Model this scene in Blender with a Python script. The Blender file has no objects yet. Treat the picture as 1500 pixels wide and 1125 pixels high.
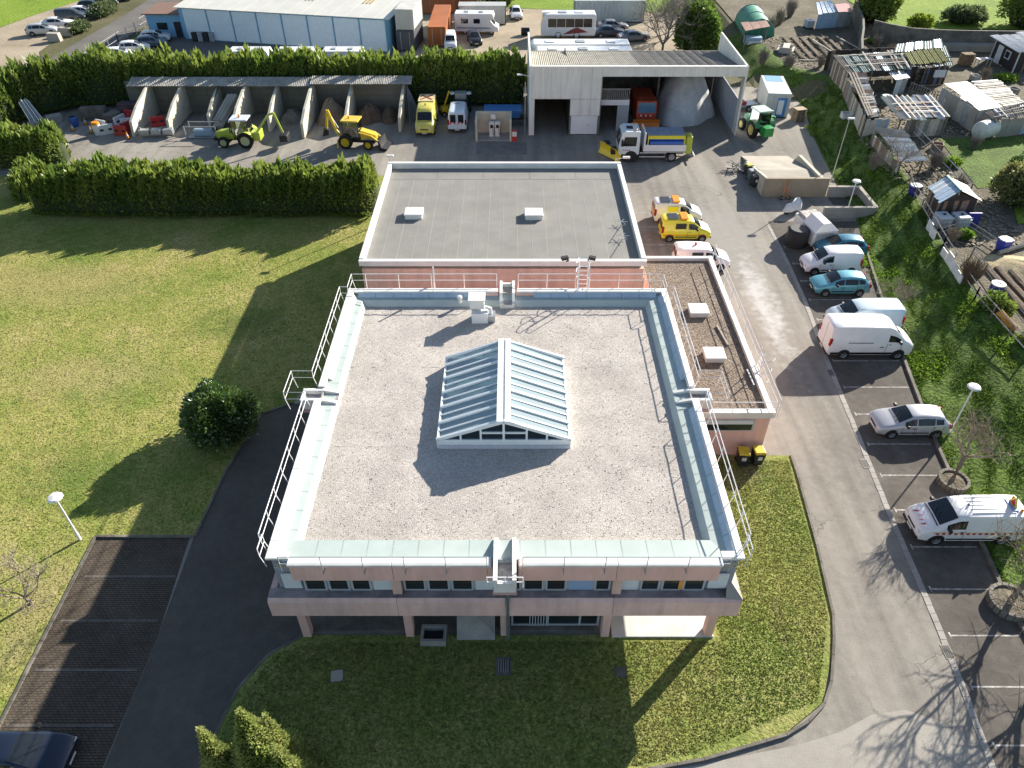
import bpy, math, random
import numpy as np
from mathutils import Vector, Matrix
R = math.radians
random.seed(7); rng = np.random.default_rng(7)
scn = bpy.context.scene; col = scn.collection

# ---------------------------------------------------------------- camera
cam_d = bpy.data.cameras.new('camera'); cam = bpy.data.objects.new('camera', cam_d); col.objects.link(cam)
cam.location = (0, 0, 30); cam.rotation_euler = (R(90-40.2), 0, 0)
cam_d.sensor_width = 36; cam_d.lens = 36*1080/1500; cam_d.clip_end = 3000; cam_d.clip_start = .5
scn.camera = cam
# ---------------------------------------------------------------- sky, sun, exposure
SUN_EL, SUN_AZ = 23.3, 45.0            # sun stands behind the yard to the right (azimuth from +y towards +x)
wd = bpy.data.worlds.new('World'); scn.world = wd; wd.use_nodes = True
nt = wd.node_tree; bg = nt.nodes['Background']
sky = nt.nodes.new('ShaderNodeTexSky'); sky.sky_type = 'NISHITA'; sky.sun_disc = False
sky.sun_elevation = R(SUN_EL); sky.sun_rotation = R(SUN_AZ); sky.air_density = 1.0; sky.dust_density = 0.6
nt.links.new(sky.outputs[0], bg.inputs[0]); bg.inputs[1].default_value = 0.07
sd = bpy.data.lights.new('sun', 'SUN'); sd.energy = 5.0; sd.angle = R(.53); sd.color = (1, .93, .82)
so = bpy.data.objects.new('sun', sd); col.objects.link(so)
so.rotation_euler = (R(90-SUN_EL), 0, R(180-SUN_AZ))
scn.view_settings.view_transform = 'Standard'; scn.view_settings.look = 'None'
scn.view_settings.exposure = 1.24; scn.view_settings.gamma = 1
scn.view_settings.use_curve_mapping = False

# ---------------------------------------------------------------- materials
MATS = {}
def M(name, c, rough=.75, var=.12, scale=2.0, fine=0, bump=0, bscale=40, metal=0, spec=.4, c2=None, c2scale=.4, c2amt=.5, coat=0, emit=None, streak=0):
    """one procedural surface: base colour, soft mottling, optional second tone in patches and fine relief"""
    if name in MATS: return MATS[name]
    m = bpy.data.materials.new(name); m.use_nodes = True; MATS[name] = m
    t = m.node_tree; N = t.nodes; L = t.links; b = N['Principled BSDF']
    b.inputs['Roughness'].default_value = rough; b.inputs['Metallic'].default_value = metal
    b.inputs['Specular IOR Level'].default_value = spec; b.inputs['Coat Weight'].default_value = coat
    b.inputs['Coat Roughness'].default_value = .08
    g = N.new('ShaderNodeNewGeometry'); pos = g.outputs['Position']
    def noise(s, d=4, r=.6):
        n = N.new('ShaderNodeTexNoise'); n.inputs['Scale'].default_value = s; n.inputs['Detail'].default_value = d
        n.inputs['Roughness'].default_value = r; L.new(pos, n.inputs['Vector']); return n.outputs['Fac']
    def mix(f, a, bb, mode='MIX'):
        x = N.new('ShaderNodeMix'); x.data_type = 'RGBA'; x.blend_type = mode
        if hasattr(f, 'links'): L.new(f, x.inputs[0])
        else: x.inputs[0].default_value = f
        for k, q in ((6, a), (7, bb)):
            if hasattr(q, 'links'): L.new(q, x.inputs[k])
            else: x.inputs[k].default_value = (*q, 1)
        return x.outputs[2]
    def mr(f, a, bb, lo=0, hi=1):
        x = N.new('ShaderNodeMapRange'); L.new(f, x.inputs[0])
        for k, q in zip((1, 2, 3, 4), (a, bb, lo, hi)): x.inputs[k].default_value = q
        return x.outputs[0]
    out = c
    if c2 is not None:
        out = mix(mr(noise(c2scale, 5), .5-.5*(1-c2amt)-.02, .68-.3*c2amt+.12), c, c2)
    if var:
        f = mr(noise(scale), .3, .7); lo = (1-var,)*3; hi = (1+var,)*3
        out = mix(1.0, out, mix(f, lo, hi), 'MULTIPLY')
    if streak:      # rain streaks running down the face
        mp = N.new('ShaderNodeMapping'); mp.inputs['Scale'].default_value = (1.1, 1.1, .12); L.new(pos, mp.inputs[0])
        sn = N.new('ShaderNodeTexNoise'); sn.inputs['Scale'].default_value = 2.0; sn.inputs['Detail'].default_value = 5; sn.inputs['Roughness'].default_value = .65; L.new(mp.outputs[0], sn.inputs['Vector'])
        out = mix(1.0, out, mix(mr(sn.outputs['Fac'], .42, .72), (1.04,)*3, (1-streak, 1-streak*1.02, 1-streak*1.05)), 'MULTIPLY')
    if fine:
        f = mr(noise(bscale, 2, .7), .3, .7); out = mix(1.0, out, mix(f, (1-fine,)*3, (1+fine,)*3), 'MULTIPLY')
    if hasattr(out, 'links'): L.new(out, b.inputs['Base Color'])
    else: b.inputs['Base Color'].default_value = (*out, 1)
    if bump:
        bp = N.new('ShaderNodeBump'); bp.inputs['Strength'].default_value = 1; bp.inputs['Distance'].default_value = bump
        L.new(noise(bscale, 3, .7), bp.inputs['Height']); L.new(bp.outputs[0], b.inputs['Normal'])
    if emit: b.inputs['Emission Color'].default_value = (*emit, 1); b.inputs['Emission Strength'].default_value = 1
    return m
def paint(name, c, metal=0, rough=.32): return M(name, c, rough=rough, var=.05, scale=1.5, metal=metal, spec=.5, coat=.5)

def leaf_mat(name, c, c2, scale=1.5, trans=.45, rough=.5, gloss=.04, patch=.5):
    """foliage: two greens in patches and leaf to leaf, part of the light passing through the leaf"""
    if name in MATS: return MATS[name]
    m = bpy.data.materials.new(name); m.use_nodes = True; MATS[name] = m
    t = m.node_tree; N = t.nodes; L = t.links; N.remove(N['Principled BSDF'])
    g = N.new('ShaderNodeNewGeometry'); ns = []
    for s in (patch, scale*4):
        n = N.new('ShaderNodeTexNoise'); n.inputs['Scale'].default_value = s; n.inputs['Detail'].default_value = 3; L.new(g.outputs['Position'], n.inputs['Vector'])
        r = N.new('ShaderNodeMapRange'); L.new(n.outputs['Fac'], r.inputs[0]); r.inputs[1].default_value = .32; r.inputs[2].default_value = .68; ns.append(r)
    x = N.new('ShaderNodeMix'); x.data_type = 'RGBA'; L.new(ns[0].outputs[0], x.inputs[0]); x.inputs[6].default_value = (*c, 1); x.inputs[7].default_value = (*c2, 1)
    ns[1].inputs[3].default_value = .6; ns[1].inputs[4].default_value = 1.4
    mm = N.new('ShaderNodeMix'); mm.data_type = 'RGBA'; mm.blend_type = 'MULTIPLY'; mm.inputs[0].default_value = 1; L.new(x.outputs[2], mm.inputs[6]); L.new(ns[1].outputs[0], mm.inputs[7])
    df = N.new('ShaderNodeBsdfDiffuse'); tl = N.new('ShaderNodeBsdfTranslucent'); gl = N.new('ShaderNodeBsdfGlossy'); gl.inputs['Roughness'].default_value = rough
    L.new(mm.outputs[2], df.inputs[0]); L.new(mm.outputs[2], tl.inputs[0])
    a = N.new('ShaderNodeMixShader'); a.inputs[0].default_value = trans; L.new(df.outputs[0], a.inputs[1]); L.new(tl.outputs[0], a.inputs[2])
    b = N.new('ShaderNodeMixShader'); b.inputs[0].default_value = gloss; L.new(a.outputs[0], b.inputs[1]); L.new(gl.outputs[0], b.inputs[2])
    L.new(b.outputs[0], N['Material Output'].inputs[0]); return m
def glass_mat(name, tint, refl=.08, rough=.02, film=0):
    if name in MATS: return MATS[name]
    m = bpy.data.materials.new(name); m.use_nodes = True; MATS[name] = m
    t = m.node_tree; N = t.nodes; L = t.links; N.remove(N['Principled BSDF'])
    tr = N.new('ShaderNodeBsdfTransparent'); tr.inputs[0].default_value = (*tint, 1)
    gl = N.new('ShaderNodeBsdfGlossy'); gl.inputs['Roughness'].default_value = rough
    fr = N.new('ShaderNodeFresnel'); fr.inputs[0].default_value = 1.5
    ad = N.new('ShaderNodeMath'); ad.operation = 'ADD'; ad.inputs[1].default_value = refl; L.new(fr.outputs[0], ad.inputs[0])
    mx = N.new('ShaderNodeMixShader'); L.new(ad.outputs[0], mx.inputs[0]); L.new(tr.outputs[0], mx.inputs[1]); L.new(gl.outputs[0], mx.inputs[2])
    if film:
        df = N.new('ShaderNodeBsdfDiffuse'); df.inputs[0].default_value = (.66, .82, .88, 1); m2 = N.new('ShaderNodeMixShader'); m2.inputs[0].default_value = film
        L.new(mx.outputs[0], m2.inputs[1]); L.new(df.outputs[0], m2.inputs[2]); mx = m2
    L.new(mx.outputs[0], N['Material Output'].inputs[0]); return m

def ground_mat(name, stops, scale=.25, fine=.25, fscale=30, bump=.02, rough=.95, scale2=2.2, w2=.35):
    """ground covers: a ramp through several tones driven by broad + middle noise, then fine grain"""
    m = bpy.data.materials.new(name); m.use_nodes = True; MATS[name] = m
    t = m.node_tree; N = t.nodes; L = t.links; b = N['Principled BSDF']
    b.inputs['Roughness'].default_value = rough; b.inputs['Specular IOR Level'].default_value = .15
    g = N.new('ShaderNodeNewGeometry'); pos = g.outputs['Position']
    def noise(s, d=5):
        n = N.new('ShaderNodeTexNoise'); n.inputs['Scale'].default_value = s; n.inputs['Detail'].default_value = d
        n.inputs['Roughness'].default_value = .62; L.new(pos, n.inputs['Vector']); return n.outputs['Fac']
    x = N.new('ShaderNodeMix'); x.data_type = 'FLOAT'; x.inputs[0].default_value = w2
    L.new(noise(scale), x.inputs[2]); L.new(noise(scale2), x.inputs[3])
    r = N.new('ShaderNodeValToRGB'); el = r.color_ramp.elements
    el[0].position, el[0].color = stops[0][0], (*stops[0][1], 1); el[1].position, el[1].color = stops[-1][0], (*stops[-1][1], 1)
    for p, c in stops[1:-1]: e = el.new(p); e.color = (*c, 1)
    L.new(x.outputs[0], r.inputs[0])
    fm = N.new('ShaderNodeMapRange'); L.new(noise(fscale, 3), fm.inputs[0])
    for k, q in zip((1, 2, 3, 4), (.3, .7, 1-fine, 1+fine)): fm.inputs[k].default_value = q
    mm = N.new('ShaderNodeMix'); mm.data_type = 'RGBA'; mm.blend_type = 'MULTIPLY'; mm.inputs[0].default_value = 1
    L.new(r.outputs[0], mm.inputs[6]); L.new(fm.outputs[0], mm.inputs[7]); L.new(mm.outputs[2], b.inputs['Base Color'])
    bp = N.new('ShaderNodeBump'); bp.inputs['Distance'].default_value = bump; L.new(noise(fscale, 3), bp.inputs['Height']); L.new(bp.outputs[0], b.inputs['Normal'])
    return m, (N, L, mm, b, pos, noise)

def voronoi_gravel(name, cols, scale, bump):
    m = bpy.data.materials.new(name); m.use_nodes = True; MATS[name] = m
    t = m.node_tree; N = t.nodes; L = t.links; b = N['Principled BSDF']; b.inputs['Roughness'].default_value = .9
    b.inputs['Specular IOR Level'].default_value = .2
    g = N.new('ShaderNodeNewGeometry'); v = N.new('ShaderNodeTexVoronoi'); v.inputs['Scale'].default_value = scale; L.new(g.outputs['Position'], v.inputs['Vector'])
    sp = N.new('ShaderNodeSeparateColor'); L.new(v.outputs['Color'], sp.inputs[0])
    r = N.new('ShaderNodeValToRGB'); r.color_ramp.interpolation = 'CONSTANT'; el = r.color_ramp.elements
    el[0].position, el[0].color = 0, (*cols[0], 1); el[1].position, el[1].color = 1-1/len(cols), (*cols[-1], 1)
    for i, c in enumerate(cols[1:-1], 1): e = el.new(i/len(cols)); e.color = (*c, 1)
    L.new(sp.outputs[0], r.inputs[0])
    n = N.new('ShaderNodeTexNoise'); n.inputs['Scale'].default_value = .5; n.inputs['Detail'].default_value = 5; L.new(g.outputs['Position'], n.inputs['Vector'])
    mr = N.new('ShaderNodeMapRange'); L.new(n.outputs['Fac'], mr.inputs[0])
    for k, q in zip((1, 2, 3, 4), (.3, .7, .86, 1.1)): mr.inputs[k].default_value = q
    mm = N.new('ShaderNodeMix'); mm.data_type = 'RGBA'; mm.blend_type = 'MULTIPLY'; mm.inputs[0].default_value = 1
    L.new(r.outputs[0], mm.inputs[6]); L.new(mr.outputs[0], mm.inputs[7]); L.new(mm.outputs[2], b.inputs['Base Color'])
    bp = N.new('ShaderNodeBump'); bp.invert = True; bp.inputs['Distance'].default_value = bump; L.new(v.outputs['Distance'], bp.inputs['Height']); L.new(bp.outputs[0], b.inputs['Normal'])
    return m

# ---------------------------------------------------------------- mesh helpers
OFF = {}
Z_REFIT = None      # modelled heights -> heights refitted to the image, while the office block is being built
def tag(o, label=None, cat=None, group=None, kind=None):
    if label: o['label'] = label
    if cat: o['category'] = cat
    if group: o['group'] = group
    if kind: o['kind'] = kind
    return o
def thing(name, label, cat, loc=(0, 0, 0), rz=0, group=None):
    o = bpy.data.objects.new(name, None); o.empty_display_size = .2; col.objects.link(o)
    o.location = loc; o.rotation_euler = (0, 0, rz); OFF[o.name] = tuple(loc)
    return tag(o, label, cat, group)
class MB:
    def __init__(s): s.v = []; s.f = []
    def add(s, vs, fs):
        n = len(s.v); s.v += [tuple(q) for q in vs]; s.f += [tuple(i+n for i in f) for f in fs]; return s
    def box(s, x0, x1, y0, y1, z0, z1, rz=0, c=None):
        vs = [(x, y, z) for z in (z0, z1) for y in (y0, y1) for x in (x0, x1)]
        if rz:
            cx, cy = c or ((x0+x1)/2, (y0+y1)/2); ca, sa = math.cos(rz), math.sin(rz)
            vs = [(cx+(x-cx)*ca-(y-cy)*sa, cy+(x-cx)*sa+(y-cy)*ca, z) for x, y, z in vs]
        return s.add(vs, [(0, 2, 3, 1), (4, 5, 7, 6), (0, 1, 5, 4), (2, 6, 7, 3), (0, 4, 6, 2), (1, 3, 7, 5)])
    def bar(s, a, b, w, h=None, up=(0, 0, 1)):
        """square bar from a to b"""
        h = h or w; a = Vector(a); b = Vector(b); d = (b-a).normalized(); u = Vector(up)
        if abs(d.dot(u)) > .99: u = Vector((1, 0, 0))
        r = d.cross(u).normalized()*w/2; u = r.cross(d).normalized()*h/2
        vs = [p+q for p in (a, b) for q in (-r-u, r-u, r+u, -r+u)]
        return s.add(vs, [(0, 3, 2, 1), (4, 5, 6, 7), (0, 1, 5, 4), (1, 2, 6, 5), (2, 3, 7, 6), (3, 0, 4, 7)])
    def tube(s, pts, r, n=6, caps=True):
        rs = r if isinstance(r, (list, tuple)) else [r]*len(pts); pts = [Vector(p) for p in pts]; rings = []
        for i, p in enumerate(pts):
            d = (pts[min(i+1, len(pts)-1)]-pts[max(i-1, 0)]).normalized(); u = Vector((0, 0, 1)) if abs(d.z) < .95 else Vector((1, 0, 0))
            a = d.cross(u).normalized(); b = d.cross(a)
            rings.append([p+(a*math.cos(t)+b*math.sin(t))*rs[i] for t in (2*math.pi*k/n for k in range(n))])
        return s.loft(rings, caps)
    def loft(s, rings, caps=True, closed=True):
        n = len(rings[0]); vs = [q for r in rings for q in r]; fs = []
        for i in range(len(rings)-1):
            for k in range(n if closed else n-1):
                a, b = i*n+k, i*n+(k+1) % n; fs.append((a, b, b+n, a+n))
        if caps: fs += [tuple(range(n-1, -1, -1)), tuple(range((len(rings)-1)*n, len(rings)*n))]
        return s.add(vs, fs)
    def prism(s, poly, z0, z1):
        n = len(poly); vs = [(*p, z0) for p in poly]+[(*p, z1) for p in poly]
        return s.add(vs, [tuple(range(n-1, -1, -1)), tuple(range(n, 2*n))]+[(i, (i+1) % n, (i+1) % n+n, i+n) for i in range(n)])
    def prismx(s, poly, x0, x1):
        """outline in (y,z) pulled along x"""
        n = len(poly); vs = [(x0, *p) for p in poly]+[(x1, *p) for p in poly]
        return s.add(vs, [tuple(range(n-1, -1, -1)), tuple(range(n, 2*n))]+[(i, (i+1) % n, (i+1) % n+n, i+n) for i in range(n)])
    def prismy(s, poly, y0, y1):
        n = len(poly); vs = [(x, y0, z) for x, z in poly]+[(x, y1, z) for x, z in poly]
        return s.add(vs, [tuple(range(n)), tuple(range(2*n-1, n-1, -1))]+[(i, i+n, (i+1) % n+n, (i+1) % n) for i in range(n)])
    def lathe(s, prof, c=(0, 0, 0), n=14, axis='z', caps=True):
        rings = []
        for r, h in prof:
            ring = []
            for k in range(n):
                a = 2*math.pi*k/n; p = (r*math.cos(a), r*math.sin(a), h)
                if axis == 'y': p = (p[0], h, -p[1])
                if axis == 'x': p = (h, p[0], p[1])
                ring.append((c[0]+p[0], c[1]+p[1], c[2]+p[2]))
            rings.append(ring)
        return s.loft(rings, caps)
    def sheet(s, poly, z): return s.add([(*p, z) for p in poly], [tuple(range(len(poly)))])
    def quad(s, a, b, c, d): return s.add([a, b, c, d], [(0, 1, 2, 3)])
    def mesh(s, name='m', off=(0, 0, 0), smooth=False, angle=35):
        if Z_REFIT: s.v = [(x, y, float(np.interp(z, *Z_REFIT))) for x, y, z in s.v]
        me = bpy.data.meshes.new(name); me.from_pydata([(x-off[0], y-off[1], z-off[2]) for x, y, z in s.v], [], s.f); me.update()
        if smooth:
            me.shade_smooth(); me.set_sharp_from_angle(angle=R(angle))
        return me
    def build(s, name, mat, parent=None, world=False, smooth=False, angle=35, bevel=0):
        off = OFF.get(parent.name, (0, 0, 0)) if (parent and world) else (0, 0, 0)
        me = s.mesh(name, off, smooth, angle); me.materials.append(mat)
        o = bpy.data.objects.new(name, me); col.objects.link(o)
        if parent: o.parent = parent; OFF[o.name] = OFF.get(parent.name, (0, 0, 0))
        if bevel:
            bm = o.modifiers.new('bevel', 'BEVEL'); bm.width = bevel; bm.segments = 2; bm.limit_method = 'ANGLE'
        return o
def piece(name, me, parent, loc=(0, 0, 0), rot=(0, 0, 0), world=False):
    o = bpy.data.objects.new(name, me); col.objects.link(o); o.parent = parent
    off = OFF.get(parent.name, (0, 0, 0)) if world else (0, 0, 0)
    o.location = (loc[0]-off[0], loc[1]-off[1], loc[2]-off[2]); o.rotation_euler = rot; OFF[o.name] = off
    return o
def structure(name, mb, mat, **k): o = mb.build(name, mat, **k); return tag(o, kind='structure')
def bigmesh(name, v, nper, mat, parent=None):
    """numpy verts (n*nper,3), every nper verts one face"""
    v = np.asarray(v, dtype=np.float32).reshape(-1, 3); n = len(v)//nper
    me = bpy.data.meshes.new(name); me.vertices.add(len(v)); me.vertices.foreach_set('co', v.ravel())
    me.loops.add(len(v)); me.loops.foreach_set('vertex_index', np.arange(len(v), dtype=np.int32))
    me.polygons.add(n); me.polygons.foreach_set('loop_start', np.arange(n, dtype=np.int32)*nper)
    me.update(calc_edges=True); me.validate(); me.materials.append(mat)
    o = bpy.data.objects.new(name, me); col.objects.link(o)
    if parent: o.parent = parent
    return o
def ss(a, b, x):
    t = min(1, max(0, (x-a)/(b-a))); return t*t*(3-2*t)
def lerp_tab(tab, y):
    if y <= tab[0][0]: return tab[0][1]
    for (a, p), (b, q) in zip(tab, tab[1:]):
        if y <= b: return p+(q-p)*(y-a)/(b-a)
    return tab[-1][1]
BANK0 = [(0, 22.6), (20, 23.2), (24, 23.7), (30, 24.4), (36.7, 25.5), (44, 26.8), (58, 29.6), (65, 30.2), (75, 31.4), (84, 33), (89, 33), (94, 28.3), (110, 27.5)]  # layout from here on comes mostly from image pixels cast onto level planes
BANK1 = [(0, 31), (36, 31.6), (42, 31.6), (49.5, 32.5), (60.8, 34.5), (73, 36.3), (88, 38.2), (94, 33), (110, 31.5)]
def hz(x, y):
    x0, x1 = lerp_tab(BANK0, y), lerp_tab(BANK1, y); return 1.6*ss(0, 1, (x-x0)/(x1-x0))
# ================================================================ ground
white = M('white_paint', (.78, .78, .76), rough=.55, var=.06)
asphalt, ND = ground_mat('asphalt', [(.3, (.17, .155, .137)), (.48, (.255, .235, .205)), (.62, (.305, .28, .245)), (.8, (.36, .335, .295))], scale=.12, fine=.16, fscale=18, bump=.006, rough=.9)
def add_patch(nd, cx, cy, sx, sy, colr, nscale, thr=.5, amt=.8):
    """a stain with its own shape: noise blotches inside an ellipse"""
    N, L, mm, b, pos, noise = nd
    mp = N.new('ShaderNodeMapping'); mp.inputs['Location'].default_value = (-cx/sx, -cy/sy, 0); mp.inputs['Scale'].default_value = (1/sx, 1/sy, 0)
    L.new(pos, mp.inputs[0]); ln = N.new('ShaderNodeVectorMath'); ln.operation = 'LENGTH'; L.new(mp.outputs[0], ln.inputs[0])
    mr = N.new('ShaderNodeMapRange'); L.new(ln.outputs['Value'], mr.inputs[0])
    for k, q in zip((1, 2, 3, 4), (.2, 1.0, .5, 0)): mr.inputs[k].default_value = q
    ad = N.new('ShaderNodeMath'); ad.operation = 'ADD'; L.new(mr.outputs[0], ad.inputs[0]); L.new(noise(nscale), ad.inputs[1])
    st = N.new('ShaderNodeMapRange'); L.new(ad.outputs[0], st.inputs[0])
    for k, q in zip((1, 2, 3, 4), (thr+.15, thr+.5, 0, amt)): st.inputs[k].default_value = q
    src = b.inputs['Base Color'].links[0].from_socket
    x = N.new('ShaderNodeMix'); x.data_type = 'RGBA'; L.new(st.outputs[0], x.inputs[0]); L.new(src, x.inputs[6]); x.inputs[7].default_value = (*colr, 1)
    L.new(x.outputs[2], b.inputs['Base Color'])
def add_cracks(nd, scale, dark, width=.03):
    N, L, mm, b, pos, noise = nd
    nz = N.new('ShaderNodeTexNoise'); nz.inputs['Scale'].default_value = 1.2; nz.inputs['Detail'].default_value = 4; L.new(pos, nz.inputs['Vector'])
    ad = N.new('ShaderNodeVectorMath'); ad.operation = 'MULTIPLY_ADD'; L.new(nz.outputs['Color'], ad.inputs[0]); ad.inputs[1].default_value = (1.2, 1.2, 0); L.new(pos, ad.inputs[2])
    v = N.new('ShaderNodeTexVoronoi'); v.feature = 'DISTANCE_TO_EDGE'; v.inputs['Scale'].default_value = scale; L.new(ad.outputs[0], v.inputs['Vector'])
    m1 = N.new('ShaderNodeMapRange'); L.new(v.outputs['Distance'], m1.inputs[0])
    for k, q in zip((1, 2, 3, 4), (0, width*scale, 1, 0)): m1.inputs[k].default_value = q
    m2 = N.new('ShaderNodeMapRange'); L.new(noise(.2), m2.inputs[0])
    for k, q in zip((1, 2, 3, 4), (.45, .62, 0, dark)): m2.inputs[k].default_value = q
    mu = N.new('ShaderNodeMath'); mu.operation = 'MULTIPLY'; L.new(m1.outputs[0], mu.inputs[0]); L.new(m2.outputs[0], mu.inputs[1])
    x = N.new('ShaderNodeMix'); x.data_type = 'RGBA'; L.new(mu.outputs[0], x.inputs[0]); L.new(b.inputs['Base Color'].links[0].from_socket, x.inputs[6]); x.inputs[7].default_value = (.07, .065, .055, 1); L.new(x.outputs[2], b.inputs['Base Color'])
def add_tracks(nd):
    """wheel paths and dragged dirt running along the road"""
    N, L, mm, b, pos, noise = nd
    mp = N.new('ShaderNodeMapping'); mp.inputs['Scale'].default_value = (1.1, .05, 0); mp.inputs['Rotation'].default_value = (0, 0, .05); L.new(pos, mp.inputs[0])
    n = N.new('ShaderNodeTexNoise'); n.inputs['Scale'].default_value = 1.0; n.inputs['Detail'].default_value = 4; L.new(mp.outputs[0], n.inputs['Vector'])
    r = N.new('ShaderNodeMapRange'); L.new(n.outputs['Fac'], r.inputs[0])
    for k, q in zip((1, 2, 3, 4), (.3, .7, .8, 1.18)): r.inputs[k].default_value = q
    x = N.new('ShaderNodeMix'); x.data_type = 'RGBA'; x.blend_type = 'MULTIPLY'; x.inputs[0].default_value = 1; L.new(b.inputs['Base Color'].links[0].from_socket, x.inputs[6]); L.new(r.outputs[0], x.inputs[7]); L.new(x.outputs[2], b.inputs['Base Color'])
add_tracks(ND); add_cracks(ND, .16, .75)
add_patch(ND, 18.2, 45, 1.6, 11, (.56, .55, .54), 1.1, .52, .7)
add_patch(ND, 17.5, 55, 5, 9, (.30, .29, .27), .5, .5, .7)
asphalt_new, NB = ground_mat('asphalt_bays', [(.3, (.075, .067, .058)), (.5, (.115, .103, .09)), (.75, (.2, .18, .155))], scale=.3, fine=.2, fscale=22, bump=.006, rough=.9)
asphalt_old, _ = ground_mat('asphalt_old', [(.3, (.10, .095, .09)), (.5, (.15, .14, .13)), (.75, (.2, .19, .175))], scale=.15, fine=.18, fscale=20, bump=.006, rough=.9)
paver, _ = ground_mat('clay_pavers', [(.3, (.075, .06, .048)), (.5, (.12, .097, .078)), (.75, (.18, .148, .12))], scale=.3, fine=.2, fscale=14, bump=.01)  # clay tone darkened further to stand in for building shade missing here
def add_courses(nd):
    N, L, mm, b, pos, noise = nd
    br = N.new('ShaderNodeTexBrick'); br.inputs['Scale'].default_value = 1; br.inputs['Brick Width'].default_value = .22; br.inputs['Row Height'].default_value = .11
    br.inputs['Mortar Size'].default_value = .016; br.inputs['Color1'].default_value = (1, 1, 1, 1); br.inputs['Color2'].default_value = (.82, .8, .78, 1); br.inputs['Mortar'].default_value = (.4, .42, .36, 1)
    L.new(pos, br.inputs['Vector']); x = N.new('ShaderNodeMix'); x.data_type = 'RGBA'; x.blend_type = 'MULTIPLY'; x.inputs[0].default_value = 1
    src = b.inputs['Base Color'].links[0].from_socket; L.new(src, x.inputs[6]); L.new(br.outputs[0], x.inputs[7]); L.new(x.outputs[2], b.inputs['Base Color'])
add_courses(_); add_cracks(NB, .35, .6)
lawn_m, LL = ground_mat('lawn_grass', [(.30, (.10, .16, .03)), (.42, (.195, .24, .05)), (.53, (.30, .295, .087)), (.66, (.40, .335, .145))], scale=.16, fine=.4, fscale=9, bump=.05, w2=.4, scale2=1.3)
lawn_f, LF = ground_mat('lawn_front', [(.28, (.105, .155, .035)), (.45, (.195, .235, .06)), (.6, (.28, .28, .095)), (.74, (.34, .28, .14))], scale=.3, fine=.45, fscale=8, bump=.06, w2=.45, scale2=1.6)
bank_m, _ = ground_mat('bank_grass', [(.28, (.05, .075, .022)), (.45, (.09, .14, .03)), (.6, (.13, .2, .04)), (.75, (.19, .27, .05))], scale=.3, fine=.5, fscale=5, bump=.12, w2=.45, scale2=1.1)
soil_m, _ = ground_mat('soil', [(.3, (.07, .07, .04)), (.5, (.15, .13, .095)), (.75, (.26, .23, .17))], scale=.25, fine=.35, fscale=5, bump=.1)
earth_m, _ = ground_mat('earth_ground', [(.3, (.06, .065, .028)), (.5, (.11, .105, .055)), (.75, (.2, .175, .11))], scale=.12, fine=.3, fscale=5, bump=.05)
sand_m, _ = ground_mat('sandy_lot', [(.3, (.22, .18, .13)), (.5, (.36, .30, .22)), (.75, (.46, .40, .31))], scale=.15, fine=.15, fscale=6, bump=.03)
meadow_m, _ = ground_mat('meadow_grass', [(.3, (.10, .17, .02)), (.5, (.18, .27, .03)), (.75, (.26, .33, .06))], scale=.2, fine=.35, fscale=4, bump=.1)
conc_m = M('concrete', (.34, .32, .29), rough=.9, var=.18, scale=1.2, fine=.12, bump=.004, bscale=25)
conc_d = M('weathered_concrete', (.24, .22, .19), rough=.92, var=.25, scale=1.5, fine=.15, bump=.006, bscale=20, c2=(.12, .11, .09), c2scale=.8)
conc_w = M('pale_concrete', (.50, .47, .42), rough=.9, var=.14, scale=1.2, fine=.1, bump=.004, bscale=25, c2=(.3, .27, .22), c2scale=.6)

# one ground sheet to the horizon, with the raised garden terrace on the right
xs = [-1500, -400, -140, -100, -80, -60, -40, -20, 0, 15, 20]+[22+i for i in range(20)]+[44, 50, 60, 80, 120, 400, 1500]
ys = [-800, -200, -40, 0]+[5+5*i for i in range(23)]+[130, 150, 200, 300, 600, 2500]
g = MB(); n = len(xs)
g.add([(x, y, hz(x, y)-.05) for y in ys for x in xs], [(j*n+i, j*n+i+1, (j+1)*n+i+1, (j+1)*n+i) for j in range(len(ys)-1) for i in range(n-1)])
structure('ground', g, earth_m)
yard = [(-30, 2), (22.6, 2)]+[(x, y) for y, x in BANK0[1:10]]+[(33.4, 91), (-56, 91), (-56, 58), (-30, 58)]
structure('asphalt_yard', MB().sheet(yard, 0), asphalt)
# parking bays along the bank: darker asphalt, channel stones, painted lines
strip = [(21.72, 57), (21.6, 50), (21.3, 44.5), (20.68, 38), (20.1, 30), (19.72, 25), (19.45, 19.8), (19.2, 16.4), (18.88, 13.3), (18.3, 8)]
def sx(y): return lerp_tab([(b, a) for a, b in strip[::-1]], y)
bays = structure('parking_bays', MB().sheet([(x+.1, y) for x, y in strip]+[(lerp_tab(BANK0, y)-.02, y) for y in (8, 20, 24, 30, 34, 38, 44, 52, 57)], .004), asphalt_new)
line_ys = [52.7, 50.05, 47.55, 45.02, 42.5, 40.2, 37.85, 35.2, 32.7, 30.15, 27.73, 25.27, 22.89, 20.43, 18.0, 15.6, 13.16, 10.7]
paint_m = M('worn_road_paint', (.62, .61, .58), rough=.85, var=.35, scale=3, c2=(.24, .22, .2), c2scale=3.5, c2amt=.55)
for i, y in enumerate(line_ys):
    x0 = sx(y)+.35; x1 = lerp_tab(BANK0, y)-.35
    MB().sheet([(x0, y-.04), (x1, y-.05), (x1, y+.02), (x0, y+.035)], .008).build('bay_line', paint_m, bays)
    MB().sheet([(x0-.02, y-.16), (x0+.05, y-.16), (x0+.05, y+.16), (x0-.02, y+.16)], .0085).build('bay_line_end', paint_m, bays)
ch = structure('channel_stones', MB().add([], []), conc_m)
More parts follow.
